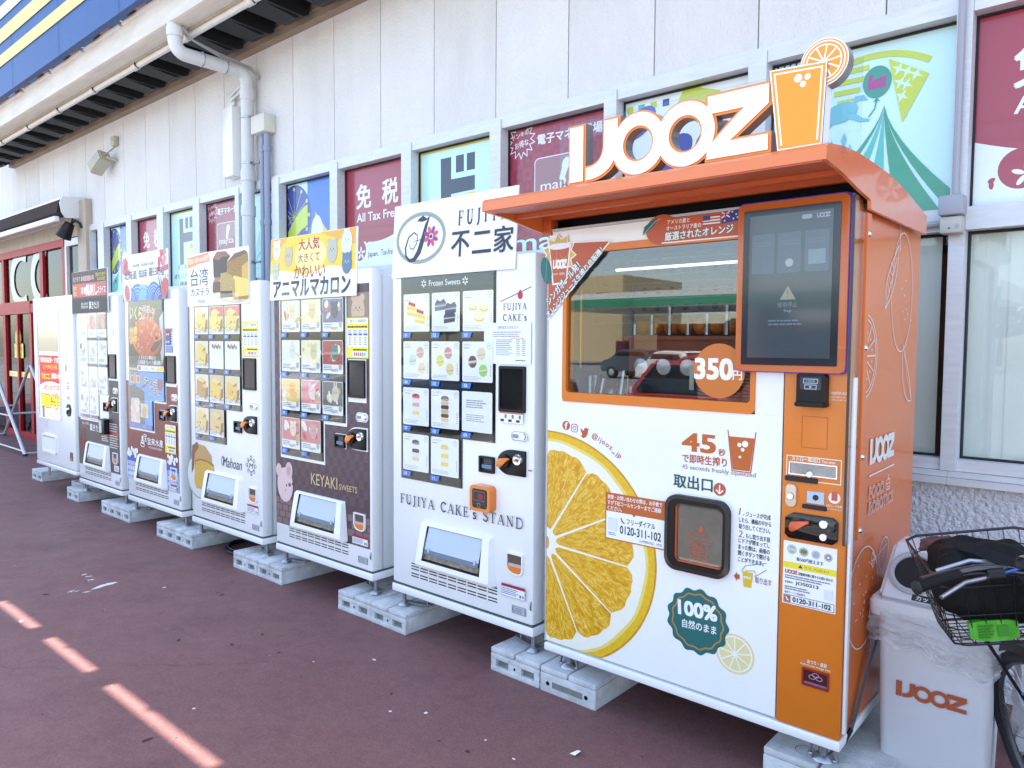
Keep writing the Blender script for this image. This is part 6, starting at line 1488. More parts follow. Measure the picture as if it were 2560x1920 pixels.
g = G(); g.prism([(1.118, .768)] + bez((1.118, .768), (1.112, .745), (1.135, .745), (1.142, .758), 6) + [(1.150, .768), (1.186, .784), (1.186, .796), (1.150, .790), (1.124, .785)], JF, .018, .034, mat("lever_red_orange", "D2521E", .3, coat=.5), bev=.004); g.build("lever", cu)
g = G(); g.lathe([(0, .004), (.014, .004), (.016, 0)], (1.232, FY - .016, .790), CHROME, (0, -1, 0), 14); g.lathe([(0, .004), (.012, .004), (.014, 0)], (1.232, FY - .016, .745), CHROME, (0, -1, 0), 14); g.build("coin_slot", cu)
g = G(); g.ringprism(rr(1.170, .202, 1.263, .266, .003), rr(1.176, .208, 1.258, .260, .002), JF, .004, .010, mat("return_red", "8E2A1E", .3)); g.prism(rr(1.176, .208, 1.258, .260, .002), JF, .004, .006, mat("return_red_dark", "4A1C1E", .12)); cr = g.build("change_return", js_)
a = Art(JF, .0066); 
for u, v in ((1.217, .247), (1.205, .238), (1.229, .238)): a.ring(u, v, .011, .0025, C("A88A94"), .007)
a.rect(1.178, .210, 1.256, .218, C("7A5A78")); a.build("change_symbol", cr)
# side prints
a = Art(side(1.3), .0012); LW = .0045
a.line([(.51, 1.895), (.505, 1.80), (.515, 1.78)], .006, W_); a.ring(.565, 1.62, .155, LW, W_, .235, n=36); a.line(bez((.49, 1.80), (.38, 1.70), (.30, 1.66), (.325, 1.545), 12) + bez((.325, 1.545), (.42, 1.60), (.50, 1.68), (.49, 1.80), 12), LW, W_); a.line([(.325, 1.545), (.40, 1.65), (.47, 1.75)], LW, W_)
for k in range(5): t = k / 5; a.line([(.345 + .11 * t, 1.58 + .16 * t), (.335 + .06 * t, 1.62 + .13 * t)], .003, W_)
a.line(ell(.085, 1.37, .155, .15, 36, 0, -108, 108), LW, W_); a.line(ell(.085, 1.37, .137, .133, 36, 0, -110, 110), LW, W_)
for k in range(7): t = -80 + k * 27; a.line([(.075, 1.37), (.085 + .13 * math.cos(R(t)), 1.37 + .126 * math.sin(R(t)))], LW, W_)
for k in range(6): t = -66 + k * 27; a.circ(.085 + .09 * math.cos(R(t)), 1.37 + .088 * math.sin(R(t)), .006, W_, .003, rot=t)
a.line(bez((.60, 1.42), (.62, 1.36), (.70, 1.34), (.76, 1.18), 12) + bez((.76, 1.18), (.66, 1.16), (.58, 1.26), (.60, 1.42), 12), LW, W_, closed=False); a.line([(.61, 1.40), (.68, 1.28), (.755, 1.19)], .003, W_)
logo(a, .19, .972, .095, W_, w=.325); a.line([(.19, .932), (.525, .936)], .006, W_)
for t, v, w_ in (("FOOD", .845, .19), ("ROBOTICS", .788, .325)): a.T(t, .195, v, .044, ORANGE_G, w=w_, b=.0, ol=(W_, .03))
a.line(rr(.415, .848, .470, .888, .015, 3), .004, W_, closed=True); a.circ(.43, .872, .005, W_); a.circ(.455, .872, .005, W_); a.line([(.443, .888), (.443, .905)], .004, W_); a.line([(.428, .858), (.457, .858)], .003, W_)
a.ring(.16, .49, .185, LW, W_, .185, n=40); a.ring(.415, .60, .07, LW, W_, .055, rot=35); a.line([(.26, .635), (.30, .605), (.27, .575), (.245, .60)], LW, W_, closed=True); a.line([(.27, .60), (.46, .63)], .003, W_); a.line([(.37, .55), (.45, .66)], .003, W_)
rnd = random.Random(4)
for k in range(22): a.circ(.16 + rnd.uniform(-.13, .13), .52 + rnd.uniform(-.12, .12), .0045, W_)
for k in range(9): a.circ(.60 + rnd.uniform(-.06, .10), 1.60 + rnd.uniform(-.14, .14), .004, W_)
sd = a.build("side_graphics", js_)
# acrylic side shield
g = G(); g.box((1.306, -.105, .735), (1.313, .030, 1.90), ACRYL); g.box((1.3055, -.112, .735), (1.3135, -.1055, 1.90), mat("shield_edge_dark", "33302F", .3)); sh_ = g.build("side_shield", js_)
g = G(); g.box((1.3005, .018, .73), (1.318, .060, 1.86), ORANGE_G)
g.build("shield_rail", sh_)
for v in (1.79, 1.40, 1.02, .76):
    g = G(); g.lathe([(0, .008), (.006, .007), (.010, .003), (.011, 0)], (1.318, .040, v), CHROME, (1, 0, 0), 12); g.build("screw", sh_)
# canopy
cz = -IZ
arc = [(-.453, 2.158), (-.450, 2.195), (-.437, 2.207), (-.30, 2.226), (-.137, 2.234), (.041, 2.233), (.212, 2.229), (.35, 2.217), (.48, 2.201), (.62, 2.181), (.755, 2.161), (.787, 2.156)]
under = [(.787, 2.081), (.004, 2.076), (-.003, 2.107), (-.148, 2.123), (-.295, 2.145)]
SV = lambda x: (Vector((x, 0, -IZ)), Y_, Z_, X_)
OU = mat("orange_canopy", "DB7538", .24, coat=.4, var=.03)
g = G(); g.prism(arc + under, SV(1.319), 0, .012, OU); g.prism(arc + under, SV(-.0435), 0, .012, OU)
top = arc[:]; 
for (y0, z0), (y1, z1) in zip(top[:-1], top[1:]): g.face([(-.031, y0, z0 - IZ), (1.3189, y0, z0 - IZ), (1.3189, y1, z1 - IZ), (-.031, y1, z1 - IZ)], OU, True)
cn = g.build("canopy", js_)
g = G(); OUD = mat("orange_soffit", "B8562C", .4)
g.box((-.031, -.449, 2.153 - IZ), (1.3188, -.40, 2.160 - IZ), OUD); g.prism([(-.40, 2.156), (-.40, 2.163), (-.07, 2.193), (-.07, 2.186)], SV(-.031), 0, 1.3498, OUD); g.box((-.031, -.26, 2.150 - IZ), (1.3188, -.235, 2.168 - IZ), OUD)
g.box((-.031, -.07, 2.165 - IZ), (1.3188, -.045, 2.20 - IZ), OUD); g.box((-.031, -.07, 2.10 - IZ), (.02, -.02, 2.164 - IZ), OUD); g.box((-.03, .02, 2.10 - IZ), (1.318, .03, 2.21 - IZ), BLACK); g.build("canopy_soffit", cn)  # black board stands in for the shade inside the open gap
# raised letters on the canopy
sg = G(); sg.box((-.0, -.40, 2.19 - IZ), (1.30, -.36, 2.215 - IZ), OU); sgn = sg.build("letter_rail", js_)
LH, LU, LV0 = .207, .3795, 2.218 - IZ
LF = front(-.372); EDGE = mat("letter_edge_orange", "E6862C", .4); RET = mat("letter_return_steel", "8E8C8C", .3, metal=.6); LWH = mat("letter_face_white", "E8E9E7", .3)
S_ = lambda p: (LU + p[0] * LH, LV0 + p[1] * LH)
for n, sh in enumerate(logo_shapes()):
    g = G(); dd = .046 + .0007 * n
    if sh[0] == 'poly':
        base = [S_(p) for p in sh[1]]
        g.prism(grow(base, .006), LF, 0, dd, EDGE, RET); 
        inn = grow(base, -.0025); g.prism(inn, LF, dd, dd + .005 , LWH, EDGE)
    else:
        (cx, cy), ro, ri = sh[1:]; c = S_((cx, cy))
        g.ringprism(ell(*c, ro * LH + .004, n=40), ell(*c, ri * LH - .004, n=40), LF, 0, dd, EDGE, RET); g.ringprism(ell(*c, ro * LH - .003, n=40), ell(*c, ri * LH + .003, n=40), LF, dd, dd + .005, LWH, EDGE)
    g.build("raised_letter", sgn)
g = G(); cup = [(1.146, 2.457), (1.318, 2.447), (1.308, 2.21), (1.176, 2.21)]; cup = [(u, v - IZ) for u, v in cup]; sl_ = (1.305, 2.448 - IZ)
CO = mat("cup_sign_orange", "E8941E", .35)
g.prism(ell(*sl_, .070, n=36), LF, 0, .046, LWH, RET); g.prism(ell(*sl_, .066, n=36), LF, .046, .048, CO); g.prism(cup, LF, .0485, .056, LWH, RET); g.prism(cup, LF, 0, .048, LWH, LWH)
g.build("cup_sign", sgn)
a = Art(LF, .0485); a.ring(*sl_, .060, .004, LWH, n=36); a.ring(*sl_, .050, .004, LWH, n=36)
for k in range(10): a.line([sl_, (sl_[0] + .049 * math.cos(R(36 * k + 8)), sl_[1] + .049 * math.sin(R(36 * k + 8)))], .0045, LWH)
a.circ(*sl_, .009, LWH)
a.d = .0565; a.poly(grow(cup, -.004), CO); i2 = grow(cup, -.014); a.line([i2[3], i2[0], i2[1], i2[2]], .005, LWH)
for u, v, r in ((1.234, 2.415, .012), (1.262, 2.414, .009), (1.249, 2.395, .009)): a.circ(u, v - IZ, r, LWH)
a.build("cup_graphics", sgn)
g = G(); g.box((.255, -.322, 2.20 - IZ), (1.385, -.317, 2.475 - IZ), glass("back_shield", (.93, .95, .97), 1.38)); g.build("back_shield", sgn)
g = G()
for lx in (.07, 1.22):
    for ly in (.03, .75):
        g = G(); z0 = .118 - IZ; g.tube([(lx, ly, 0), (lx, ly, z0)], .016, STEEL, 10); g.lathe([(0, .02), (.022, .02), (.038, .006), (.04, 0)], (lx, ly, z0), STEEL, n=18)
        g.tube([(lx - .03, ly, 0), (lx - .05, ly, z0 + .004), (lx + .05, ly, z0 + .004), (lx + .03, ly, 0)], .008, STEEL, 8); g.build("leg", js_)
st = G(); SG = mat("strap_grey", "4A4E56", .7)
st.ribbon([(.405, .30, .72), (.385, .235, .56), (.366, .17, .43), (.356, .09, .30), (.352, .05, .25)], .034, .003, (1, 0, 0), SG); st.ribbon([(.352, .05, .25), (.342, .0, .215), (.30, -.02, .20)], .018, .006, (1, 0, .4), BLACK)
st.build("tie_strap", origin=(.352, .05, .25), label="grey tie strap running down beside the juice stand's orange side", cat="strap")

# ================================================================ CONCRETE BLOCKS
CONC = mat("block_concrete", "C4C5C4", .85, var=.28, vscale=9, bump=.7, bscale=90, bdist=.005, own=True)
HOLE = mat("block_recess_shade", "77796F", .9, var=.3, vscale=20)  # shade of the recesses put into a darker concrete colour
def block_mesh(w, d, h, holes):
    g = G(); t = .022; gv = .010
    g.rbox((0, t, 0), (w, d, h - .028), CONC, .004); 
    m = w * .5
    g.rbox((0, .0, h - .0285), (m - gv / 2, d, h), CONC, .007); g.rbox((m + gv / 2, .0, h - .0285), (w, d, h), CONC, .007)
    zt = h - .029
    if holes == 'slots':
        g.rbox((0, 0, 0), (w, t + .004, .026), CONC, .003); g.rbox((.0, .0015, .062), (w, t + .004, zt), CONC, .003)
        for a, b in ((0, .034), (m - .042, m + .042), (w - .034, w)): g.box((a + .001, .003, .02), (b - .001, t + .003, .066), CONC)
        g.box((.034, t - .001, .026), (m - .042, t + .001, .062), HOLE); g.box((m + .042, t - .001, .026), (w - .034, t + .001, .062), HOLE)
        g.disc((m, .0012 + .001, .045), .007, (0, -1, 0), BLACK, 10)
    else:
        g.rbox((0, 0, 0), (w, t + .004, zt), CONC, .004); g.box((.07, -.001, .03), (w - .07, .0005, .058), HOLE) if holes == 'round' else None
        if holes == 'round':
            for u in (.045, w - .05): g.disc((u, -.0015, .045), .010, (0, -1, 0), BLACK, 14)
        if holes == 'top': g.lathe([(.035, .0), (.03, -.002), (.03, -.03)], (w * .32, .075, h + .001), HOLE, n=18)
    return g
BLK = {}
def block(x, y, w, label, holes='slots', d=.62, h=.118):
    k = (round(w, 2), holes, d, h)
    if k not in BLK:
        o = block_mesh(round(w, 2), d, h, holes).build("concrete_block"); BLK[k] = o
    else:
        o = BLK[k].copy(); COL.objects.link(o)
    o.location = (x, y, 0); o.rotation_euler = (0, 0, random.uniform(-.012, .012))
    return tag(o, label, "concrete block", "concrete blocks under the vending machines")
block(-8.772, .112, .325, "single concrete block under the left foot of the plain white machine, farthest away")
block(-7.62, .15, .31, "concrete block set back behind the block under the raw meat machine's left foot")
block(-7.28, -.004, .32, "foremost concrete block under the raw meat machine's left foot")
block(-6.335, -.018, .31, "left block of the pair between the meat and salmon roe machines"); block(-6.020, -.016, .31, "right block of the pair between the meat and salmon roe machines")
block(-5.10, -.040, .31, "left block of the pair between the salmon roe and castella machines"); block(-4.787, -.037, .31, "right block of the pair between the salmon roe and castella machines")
block(-3.83, -.046, .31, "left block of the pair between the castella and brown macaron machines"); block(-3.517, -.040, .31, "right block of the pair between the castella and brown macaron machines")
block(-2.575, -.046, .31, "left block of the pair between the brown macaron and cake machines"); block(-2.262, -.046, .31, "right block of the pair between the brown macaron and cake machines")
block(-1.312, -.046, .31, "slotted block under the cake machine's right foot"); block(-.993, -.050, .31, "block with two round holes under the juice stand's left foot", 'round')
block(.068, -.036, .40, "wide block with a dimple on top under the juice stand's right foot", 'top', .90)
g = G(); cb = mat("cable_black", "101114", .5)
g.tube([(-4.14 + .24 * math.cos(R(t)) , .27 + .17 * math.sin(R(t)), .012 + .004 * math.sin(R(3 * t))) for t in range(60, 400, 12)] + [(-3.85, .48, .012), (-3.9, .9, .012)], .011, cb, 8)
g.tube([(-4.14 + .22 * math.cos(R(t)) , .27 + .15 * math.sin(R(t)), .032) for t in range(0, 350, 12)], .010, cb, 8)
g.build("power_cable", origin=(-4.0, .3, 0), label="black coiled power cable on the floor under the castella machine", cat="cable")
pscrap = G(); pscrap.mesh([(-.565, -.395, .001), (-.535, -.40, .006), (-.528, -.37, .014), (-.552, -.355, .004), (-.54, -.385, .018)], [(0, 1, 4), (1, 2, 4), (2, 3, 4), (3, 0, 4)], mat("paper_white", "DEDDD8", .8)); pscrap.build("paper_scrap", origin=(-.545, -.38, 0), label="crumpled white paper scrap on the maroon floor before the juice stand", cat="litter")

from mathutils import noise as mn
# ================================================================ CUP BIN
BINM = mat("bin_grey_plastic", "CBCCCE", .45, var=.03, vscale=3)
bn = thing("cup_bin", "pale grey waste bin with a round cup hole beside the juice stand", "waste bin", (.556, .20, 0))
def loft(g, secs, m, cap0=True, cap1=True, r=.03, n=4, jit=None):
    vs = []; k = None
    for i, (x0, y0, x1, y1, z) in enumerate(secs):
        p = rr(x0, y0, x1, y1, r, n); k = len(p); vs += [(a, b, z + (jit(a, b, i) if jit else 0)) for a, b in p]
    fs = [(i * k + j, i * k + (j + 1) % k, (i + 1) * k + (j + 1) % k, (i + 1) * k + j) for i in range(len(secs) - 1) for j in range(k)]
    g.mesh(vs, fs, m, True)
    if cap0: g.mesh(vs[:k], [tuple(range(k - 1, -1, -1))], m)
    if cap1: g.mesh(vs[-k:], [tuple(range(k))], m)
g = G(); loft(g, [(-.148, .018, .176, .27, 0), (-.150, .014, .178, .275, .02), (-.172, .002, .188, .305, .64)], BINM); g.build("bin_body", bn)
g = G(); loft(g, [(-.197, -.022, .197, .325, .640), (-.199, -.024, .199, .327, .652), (-.199, -.024, .199, .327, .686), (-.192, -.016, .192, .32, .697)], BINM, r=.035)
# sloping hood
hx0, hx1 = -.172, .178
P4 = [(-.006, .697), (.155, .872), (.285, .878), (.315, .697)]
bm = bmesh.new(); L_ = [bm.verts.new((hx0 + (.012 if z > .7 else 0), y, z)) for y, z in P4]; R_ = [bm.verts.new((hx1 - (.012 if z > .7 else 0), y, z)) for y, z in P4]
bm.faces.new(L_); bm.faces.new(R_[::-1])
for i in range(4): j = (i + 1) % 4; bm.faces.new((L_[i], R_[i], R_[j], L_[j])) if False else bm.faces.new((R_[i], R_[j], L_[j], L_[i]))
bmesh.ops.recalc_face_normals(bm, faces=bm.faces[:]); bmesh.ops.bevel(bm, geom=bm.edges[:], offset=.014, segments=3, affect='EDGES'); g.addbm(bm, BINM, True)
lid = g.build("bin_lid", bn)
sn = Vector((0, -.175, .161)).normalized(); sv = Vector((0, .161, .175)).normalized(); sc0 = Vector((-.070, .079, .790))
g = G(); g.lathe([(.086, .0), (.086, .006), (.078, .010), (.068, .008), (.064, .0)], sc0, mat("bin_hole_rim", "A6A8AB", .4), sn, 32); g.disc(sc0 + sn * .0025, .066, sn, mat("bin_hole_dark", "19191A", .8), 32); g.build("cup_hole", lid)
a = Art((Vector((0, .0, .7045)) + Vector((0, .0005, 0)), X_, sv, sn), .0008); a.rect(-.062, .008, .085, .034, INK); a.T("カップ", -.048, .012, .018, PW, w=.062, b=.02); a.T("入れ", .018, .012, .018, PW, w=.04, b=.02); a.build("bin_label", lid)
a = Art((Vector((-.10, .0065, .352)), X_, Vector((0, -.022, 1)).normalized(), -Y_), .004); logo(a, .0, .002, .056, C("A85434"), w=.222); a.build("bin_logo", bn)
bagm = bpy.data.materials.new("bag_film"); bagm.use_nodes = True; nt = bagm.node_tree; nt.nodes.clear()
o_ = nt.nodes.new("ShaderNodeOutputMaterial"); t_ = nt.nodes.new("ShaderNodeBsdfTransparent"); p_ = nt.nodes.new("ShaderNodeBsdfPrincipled"); m_ = nt.nodes.new("ShaderNodeMixShader"); p_.inputs["Base Color"].default_value = lin("D6D6DA"); p_.inputs["Roughness"].default_value = .12; m_.inputs[0].default_value = .36
nt.links.new(t_.outputs[0], m_.inputs[1]); nt.links.new(p_.outputs[0], m_.inputs[2]); nt.links.new(m_.outputs[0], o_.inputs[0])
g = G(); rnd = random.Random(21); vs = []; rows, cols = 26, 200
base = rr(-.183, -.006, .193, .312, .04, 4)
def along(pl, t):
    n = len(pl); ds = [math.dist(pl[i], pl[(i + 1) % n]) for i in range(n)]; L = sum(ds); d = t * L
    for i in range(n):
        if d <= ds[i]: f = d / ds[i]; q = pl[(i + 1) % n]; return (pl[i][0] + (q[0] - pl[i][0]) * f, pl[i][1] + (q[1] - pl[i][1]) * f)
        d -= ds[i]
    return pl[0]
ph = [rnd.uniform(0, 6.28) for _ in range(12)]
for r in range(rows + 1):
    t = r / rows
    for c in range(cols):
        th = c / cols; x, y = along(base, th); ww = 6.283 * th
        q_ = Vector((x * 5, y * 5, t * 2.4)); wob = .016 * (1 - abs(mn.noise(q_ * 1.4)) * 3) + .011 * (1 - abs(mn.noise(q_ * 3.3 + Vector((3, 1, 5)))) * 3) + .003 * mn.noise(q_ * 9)
        out = .004 + .020 * math.sin(math.pi * min(t * 1.1, 1)) + wob * (.25 + .75 * t)
        nx, ny = x - .005, (y - .15); L = math.hypot(nx, ny)
        low = .52 + .025 * math.sin(3 * ww + ph[3]) + .012 * math.sin(11 * ww + ph[4]) - .04 * (1 if x > .1 else 0) * max(0, x - .1) * 5
        z = .682 + (low - .682) * t
        vs.append((x + nx / L * out, y + ny / L * out, z))
g.mesh(vs, [(r * cols + c, r * cols + (c + 1) % cols, (r + 1) * cols + (c + 1) % cols, (r + 1) * cols + c) for r in range(rows) for c in range(cols)], bagm, True); g.build("bin_liner", bn)
wb = thing("wrapped_bundle", "white plastic wrapped bundle standing between the bin and the wall", "bundle", (.80, .78, 0))
g = G(); rnd = random.Random(3); vs = []; 
for k in range(9):
    z = .03 + .48 * k / 8
    for j in range(12):
        t = R(30 * j); q = 1 + rnd.uniform(-.16, .16); vs.append((.055 * math.cos(t) * q * (1.15 - .3 * k / 8), .05 * math.sin(t) * q, z + rnd.uniform(-.012, .012)))
g.mesh(vs, [(r * 12 + c, r * 12 + (c + 1) % 12, r * 12 + 12 + (c + 1) % 12, r * 12 + 12 + c) for r in range(8) for c in range(12)] + [tuple(range(11, -1, -1)), tuple(range(96, 108))], mat("white_wrap", "D3D5DA", .3, var=.1)); g.build("wrapper", wb)
g = G(); g.tube([(0.01, 0, .0), (0.0, 0, .05)], .004, mat("stick_wood", "B79A6A", .7)); g.tube([(-.02, .01, .0), (-.015, 0, .05)], .004, MATS["stick_wood"]); g.build("stick", wb)

# ================================================================ BICYCLE
BOF = .045
BX, BY_, PSI, LEAN = .978, .005, R(25), R(10)
hd = Vector((-math.sin(PSI), math.cos(PSI), 0)); lf0 = Vector((-math.cos(PSI), -math.sin(PSI), 0))
upb = Vector((0, 0, math.cos(LEAN))) + lf0 * math.sin(LEAN); lfb = lf0 * math.cos(LEAN) - Z_ * math.sin(LEAN)
bk = thing("bicycle", "black city bicycle with a wire front basket, leaning beside the bin", "bicycle", (BX, BY_, 0))
Bp = lambda a_, b_, c_: hd * a_ + lfb * b_ + upb * c_
WPSI, WLEAN = R(38), R(14)
hw = Vector((-math.sin(WPSI), math.cos(WPSI), 0)); lw0 = Vector((-math.cos(WPSI), -math.sin(WPSI), 0))
uw = Z_ * math.cos(WLEAN) + lw0 * math.sin(WLEAN); lw = lw0 * math.cos(WLEAN) - Z_ * math.sin(WLEAN)
Wp = lambda a_, b_, c_: Vector((1.02 - BX, .15 - BY_, 0)) + hw * a_ + lw * b_ + uw * c_
RW = .343; TY = RUBBER; FRM = mat("bike_black_paint", "101115", .25, coat=.6); WIRE = mat("basket_wire_black", "0E0F11", .35)
def wheel(a0, name, Bp):
    g = G(); g.tube([Bp(a0 + RW * .94 * math.cos(R(t)), 0, RW + RW * .94 * math.sin(R(t))) for t in range(0, 360, 6)], RW * .06, TY, 10, closed=True); wh = g.build(name, bk)
    g = G(); g.tube([Bp(a0 + RW * .88 * math.cos(R(t)), 0, RW + RW * .88 * math.sin(R(t))) for t in range(0, 360, 6)], .0085, mat('rim_dark_alloy', '4A4C50', .35, metal=.7), 8, closed=True); g.build("rim", wh)
    g = G(); g.tube([Bp(a0, .045, RW), Bp(a0, -.045, RW)], .02, STEEL, 12)
    for k in range(32): t = R(11.25 * k); t2 = t + R(35 if k % 2 else -35); sd_ = .03 if k % 4 < 2 else -.03; g.tube([Bp(a0 + .02 * math.cos(t2), sd_, RW + .02 * math.sin(t2)), Bp(a0 + RW * .87 * math.cos(t), 0, RW + RW * .87 * math.sin(t))], .0014, STEEL, 4, caps=False)
    g.build("spokes", wh); return wh
wheel(0, "front_wheel", Wp); wheel(-1.08, "rear_wheel", Bp)
def fender(a0, t0, t1, Bp):
    g = G(); pr_ = []; 
    for t in range(t0, t1, 6):
        for b_, dr in ((-.034, -.018), (-.020, .004), (0, .010), (.020, .004), (.034, -.018)): r_ = RW + .018 + dr; pr_.append(Bp(a0 + r_ * math.cos(R(t)), b_, RW + r_ * math.sin(R(t))))
    k = len(pr_) // 5; g.mesh(pr_, [(5 * i + j, 5 * i + j + 1, 5 * i + 6 + j, 5 * i + 5 + j) for i in range(k - 1) for j in range(4)], mat("fender_black", "17181B", .4), True); return g
fender(0, 60, 185, Wp).build("fender", bk); fender(-1.08, 20, 200, Bp).build("fender", bk)
g = G()
for s in (-1, 1): g.tube([Wp(0, .05 * s, RW), Wp(-.05, .05 * s, .60), Wp(-.10, .045 * s, .72), Bp(-.13, -.06, .80)], .012, FRM, 8)
g.tube([Bp(-.125, -.06, .79), Bp(-.19, -.05, .96)], .018, FRM, 10); g.build("fork", bk)
g = G(); g.tube([Bp(-.14, -.06, .82), Bp(-.60, 0, .30)], .020, FRM); g.tube([Bp(-.60, 0, .28), Bp(-.75, 0, .86)], .017, FRM); g.tube([Bp(-.15, -.06, .86), Bp(-.68, 0, .55)], .016, FRM)
for s in (-1, 1): g.tube([Bp(-.60, .04 * s, .29), Bp(-1.08, .06 * s, RW)], .010, FRM); g.tube([Bp(-.68, .03 * s, .60), Bp(-1.08, .06 * s, RW)], .009, FRM)
g.build("frame", bk)
g = G(); g.lathe([(0, .03), (.07, .02), (.10, -.01), (.09, -.04), (0, -.05)], Bp(-.80, 0, .90), FRM, upb, 18); g.build("saddle", bk)
HBc = lambda b_: (-.235 - .9 * abs(b_) ** 1.7, 1.02 - .0 * abs(b_))
g = G(); g.tube([Bp(HBc(b_)[0], b_ + (BOF if b_ > .1 else BOF * max(0, b_) * 10), HBc(b_)[1] + min(.04, abs(b_) * .4)) for b_ in [x * .03 for x in range(-9, 10)]], .0115, FRM, 10); g.tube([Bp(-.19, -.05, .95), Bp(-.235, -.05, 1.02)], .015, FRM); g.build("handlebar", bk)
GRIPM = mat("grip_black", "0A0B0D", .7, spec=.25)
for s in (-1, 1):
    g = G(); g.tube([Bp(-.300 + .0, .17 * s + BOF * (s > 0), 1.060), Bp(-.335, .23 * s + BOF * (s > 0), 1.060), Bp(-.375, .285 * s + BOF * (s > 0), 1.058)], .0150, GRIPM, 12); g.lathe([(.0150, 0), (.0175, .004), (.0175, .010), (.0, .014)], Bp(-.375, .285 * s + BOF * (s > 0), 1.058), RUBBER, (hd * -.5 + lfb * s).normalized(), 14); g.build("grip", bk)
    g = G(); g.tube([Bp(-.255, .12 * s, 1.035), Bp(-.245, .19 * s, 1.02), Bp(-.295, .265 * s, 1.0)], .006, STEEL, 8); g.tube([Bp(-.262, .10 * s, 1.04), Bp(-.262, .14 * s, 1.04)], .019, BLACK, 12); g.build("brake_lever", bk)
g = G(); g.lathe([(.0, .026), (.016, .024), (.026, .014), (.029, .0), (.02, -.006)], Bp(-.262, .045, 1.058), BLACK, upb, 20); g.lathe([(.0, .0275), (.012, .0265)], Bp(-.262, .045, 1.058), STEEL, upb, 16); g.build("bell", bk)
g = G(); BC_ = mat("cable_blue", "1D4FA8", .3, coat=.3)

def smooth(ps, n=7):
    ps = [Vector(p) for p in ps]; ps = [ps[0]] + ps + [ps[-1]]; out = []
    for i in range(1, len(ps) - 2):
        for k in range(n):
            t = k / n; out.append(.5 * ((2 * ps[i]) + (ps[i + 1] - ps[i - 1]) * t + (2 * ps[i - 1] - 5 * ps[i] + 4 * ps[i + 1] - ps[i + 2]) * t * t + (3 * ps[i] - ps[i - 1] - 3 * ps[i + 1] + ps[i + 2]) * t ** 3))
    return out + [ps[-2]]
g.tube(smooth([Bp(-.265, .10, 1.045), Bp(-.29, .0, 1.065), Bp(-.33, -.05, 1.0), Bp(-.335, -.045, .90), Bp(-.28, -.03, .80), Bp(-.15, -.02, .72), Bp(-.08, -.02, .70)]), .0042, BC_, 8)
g.tube(smooth([Bp(-.265, -.12, 1.045), Bp(-.30, -.03, 1.05), Bp(-.345, .0, .98), Bp(-.35, .0, .88), Bp(-.29, .02, .78), Bp(-.16, .03, .66), Bp(-.06, .045, .62)]), .0042, BC_, 8); g.build("brake_cable", bk)
# basket
g = G(); a0, a1, w0, w1, c0, c1 = -.02, .20, .145, .185, .755, .985
fa, fb = .0, .08
def bq(i, s, t):   # corners: i 0 near,1 far ; s side ; t height 0..1
    return Bp((a0 - .05 * t) if i == 0 else (a1 + .10 * t), s * (w0 + (w1 - w0) * t) + BOF, c0 + (c1 - c0 + (.028 if i == 1 else 0)) * t)
def hoop(t, r): 
    c = [bq(0, -1, t), bq(0, 1, t), bq(1, 1, t), bq(1, -1, t)]; out = []
    for k in range(4):
        p, q = c[k], c[(k + 1) % 4]; out += [p.lerp(q, f) for f in (.10, .3, .5, .7, .90)]
    g.tube(out, r, WIRE, 6, closed=True)
hoop(1.0, .0045); hoop(.82, .0022); hoop(.42, .0022); hoop(.22, .002); hoop(.0, .003); hoop(.10, .002)
for k in range(8):
    f = (k + .5) / 8
    for i in (0, 1): g.tube([bq(i, -1, 0).lerp(bq(i, 1, 0), f), bq(i, -1, 1).lerp(bq(i, 1, 1), f)], .0017, WIRE, 5, caps=False)
    for s in (-1, 1): g.tube([bq(0, s, 0).lerp(bq(1, s, 0), f), bq(0, s, 1).lerp(bq(1, s, 1), f)], .0017, WIRE, 5, caps=False)
    g.tube([bq(0, -1, 0).lerp(bq(0, 1, 0), f), bq(1, -1, 0).lerp(bq(1, 1, 0), f)], .0017, WIRE, 5, caps=False); g.tube([bq(0, -1, 0).lerp(bq(1, -1, 0), f), bq(0, 1, 0).lerp(bq(1, 1, 0), f)], .0017, WIRE, 5, caps=False)
g.build("wire_basket", bk)
g = G(); g.tube([Bp(.02, .10, .757), Wp(-.01, .068, .55), Wp(0, .062, RW)], .0055, WIRE, 8); g.tube([Bp(.06, -.04, .757), Wp(.01, -.068, .55), Wp(0, -.062, RW)], .0055, WIRE, 8); g.build("basket_stay", bk)
# things in the basket
B0_ = Vector((BX, BY_, 0))
bg_ = thing("shoulder_bag", "black shoulder bag with a wide strap lying in the bicycle basket", "bag", B0_ + Bp(.09, BOF, .78))
bm = bmesh.new(); bmesh.ops.create_icosphere(bm, subdivisions=5, radius=1.0)
from mathutils import noise as mn
BAGM = mat("bag_black_nylon", "08090B", .7, spec=.25, var=.3, vscale=25, bump=.35, bscale=260)
for v in bm.verts:
    c = v.co.copy(); c = Vector([math.copysign(abs(q) ** .62, q) for q in c]); c *= 1 / max(1, max(abs(c.x), abs(c.y), abs(c.z)))
    n_ = mn.noise(c * 1.9) * .16 + mn.noise(c * 4.5) * .07
    p = hd * (c.x * (.135 + .02 * n_)) + lfb * (c.y * .158 * (1 + n_ * .5)) + upb * (.135 + c.z * .115 * (1 + n_) + (.02 * c.y if c.z > 0 else 0)); v.co = p
g = G(); g.addbm(bm, BAGM, True); g.build("bag_body", bg_)
g = G(); WB = mat("strap_webbing", "121419", .75, spec=.25, bump=.4, bscale=400)
lo = lambda a_, b_, c_: Bp(a_, b_, c_) - Bp(.09, 0, .78)
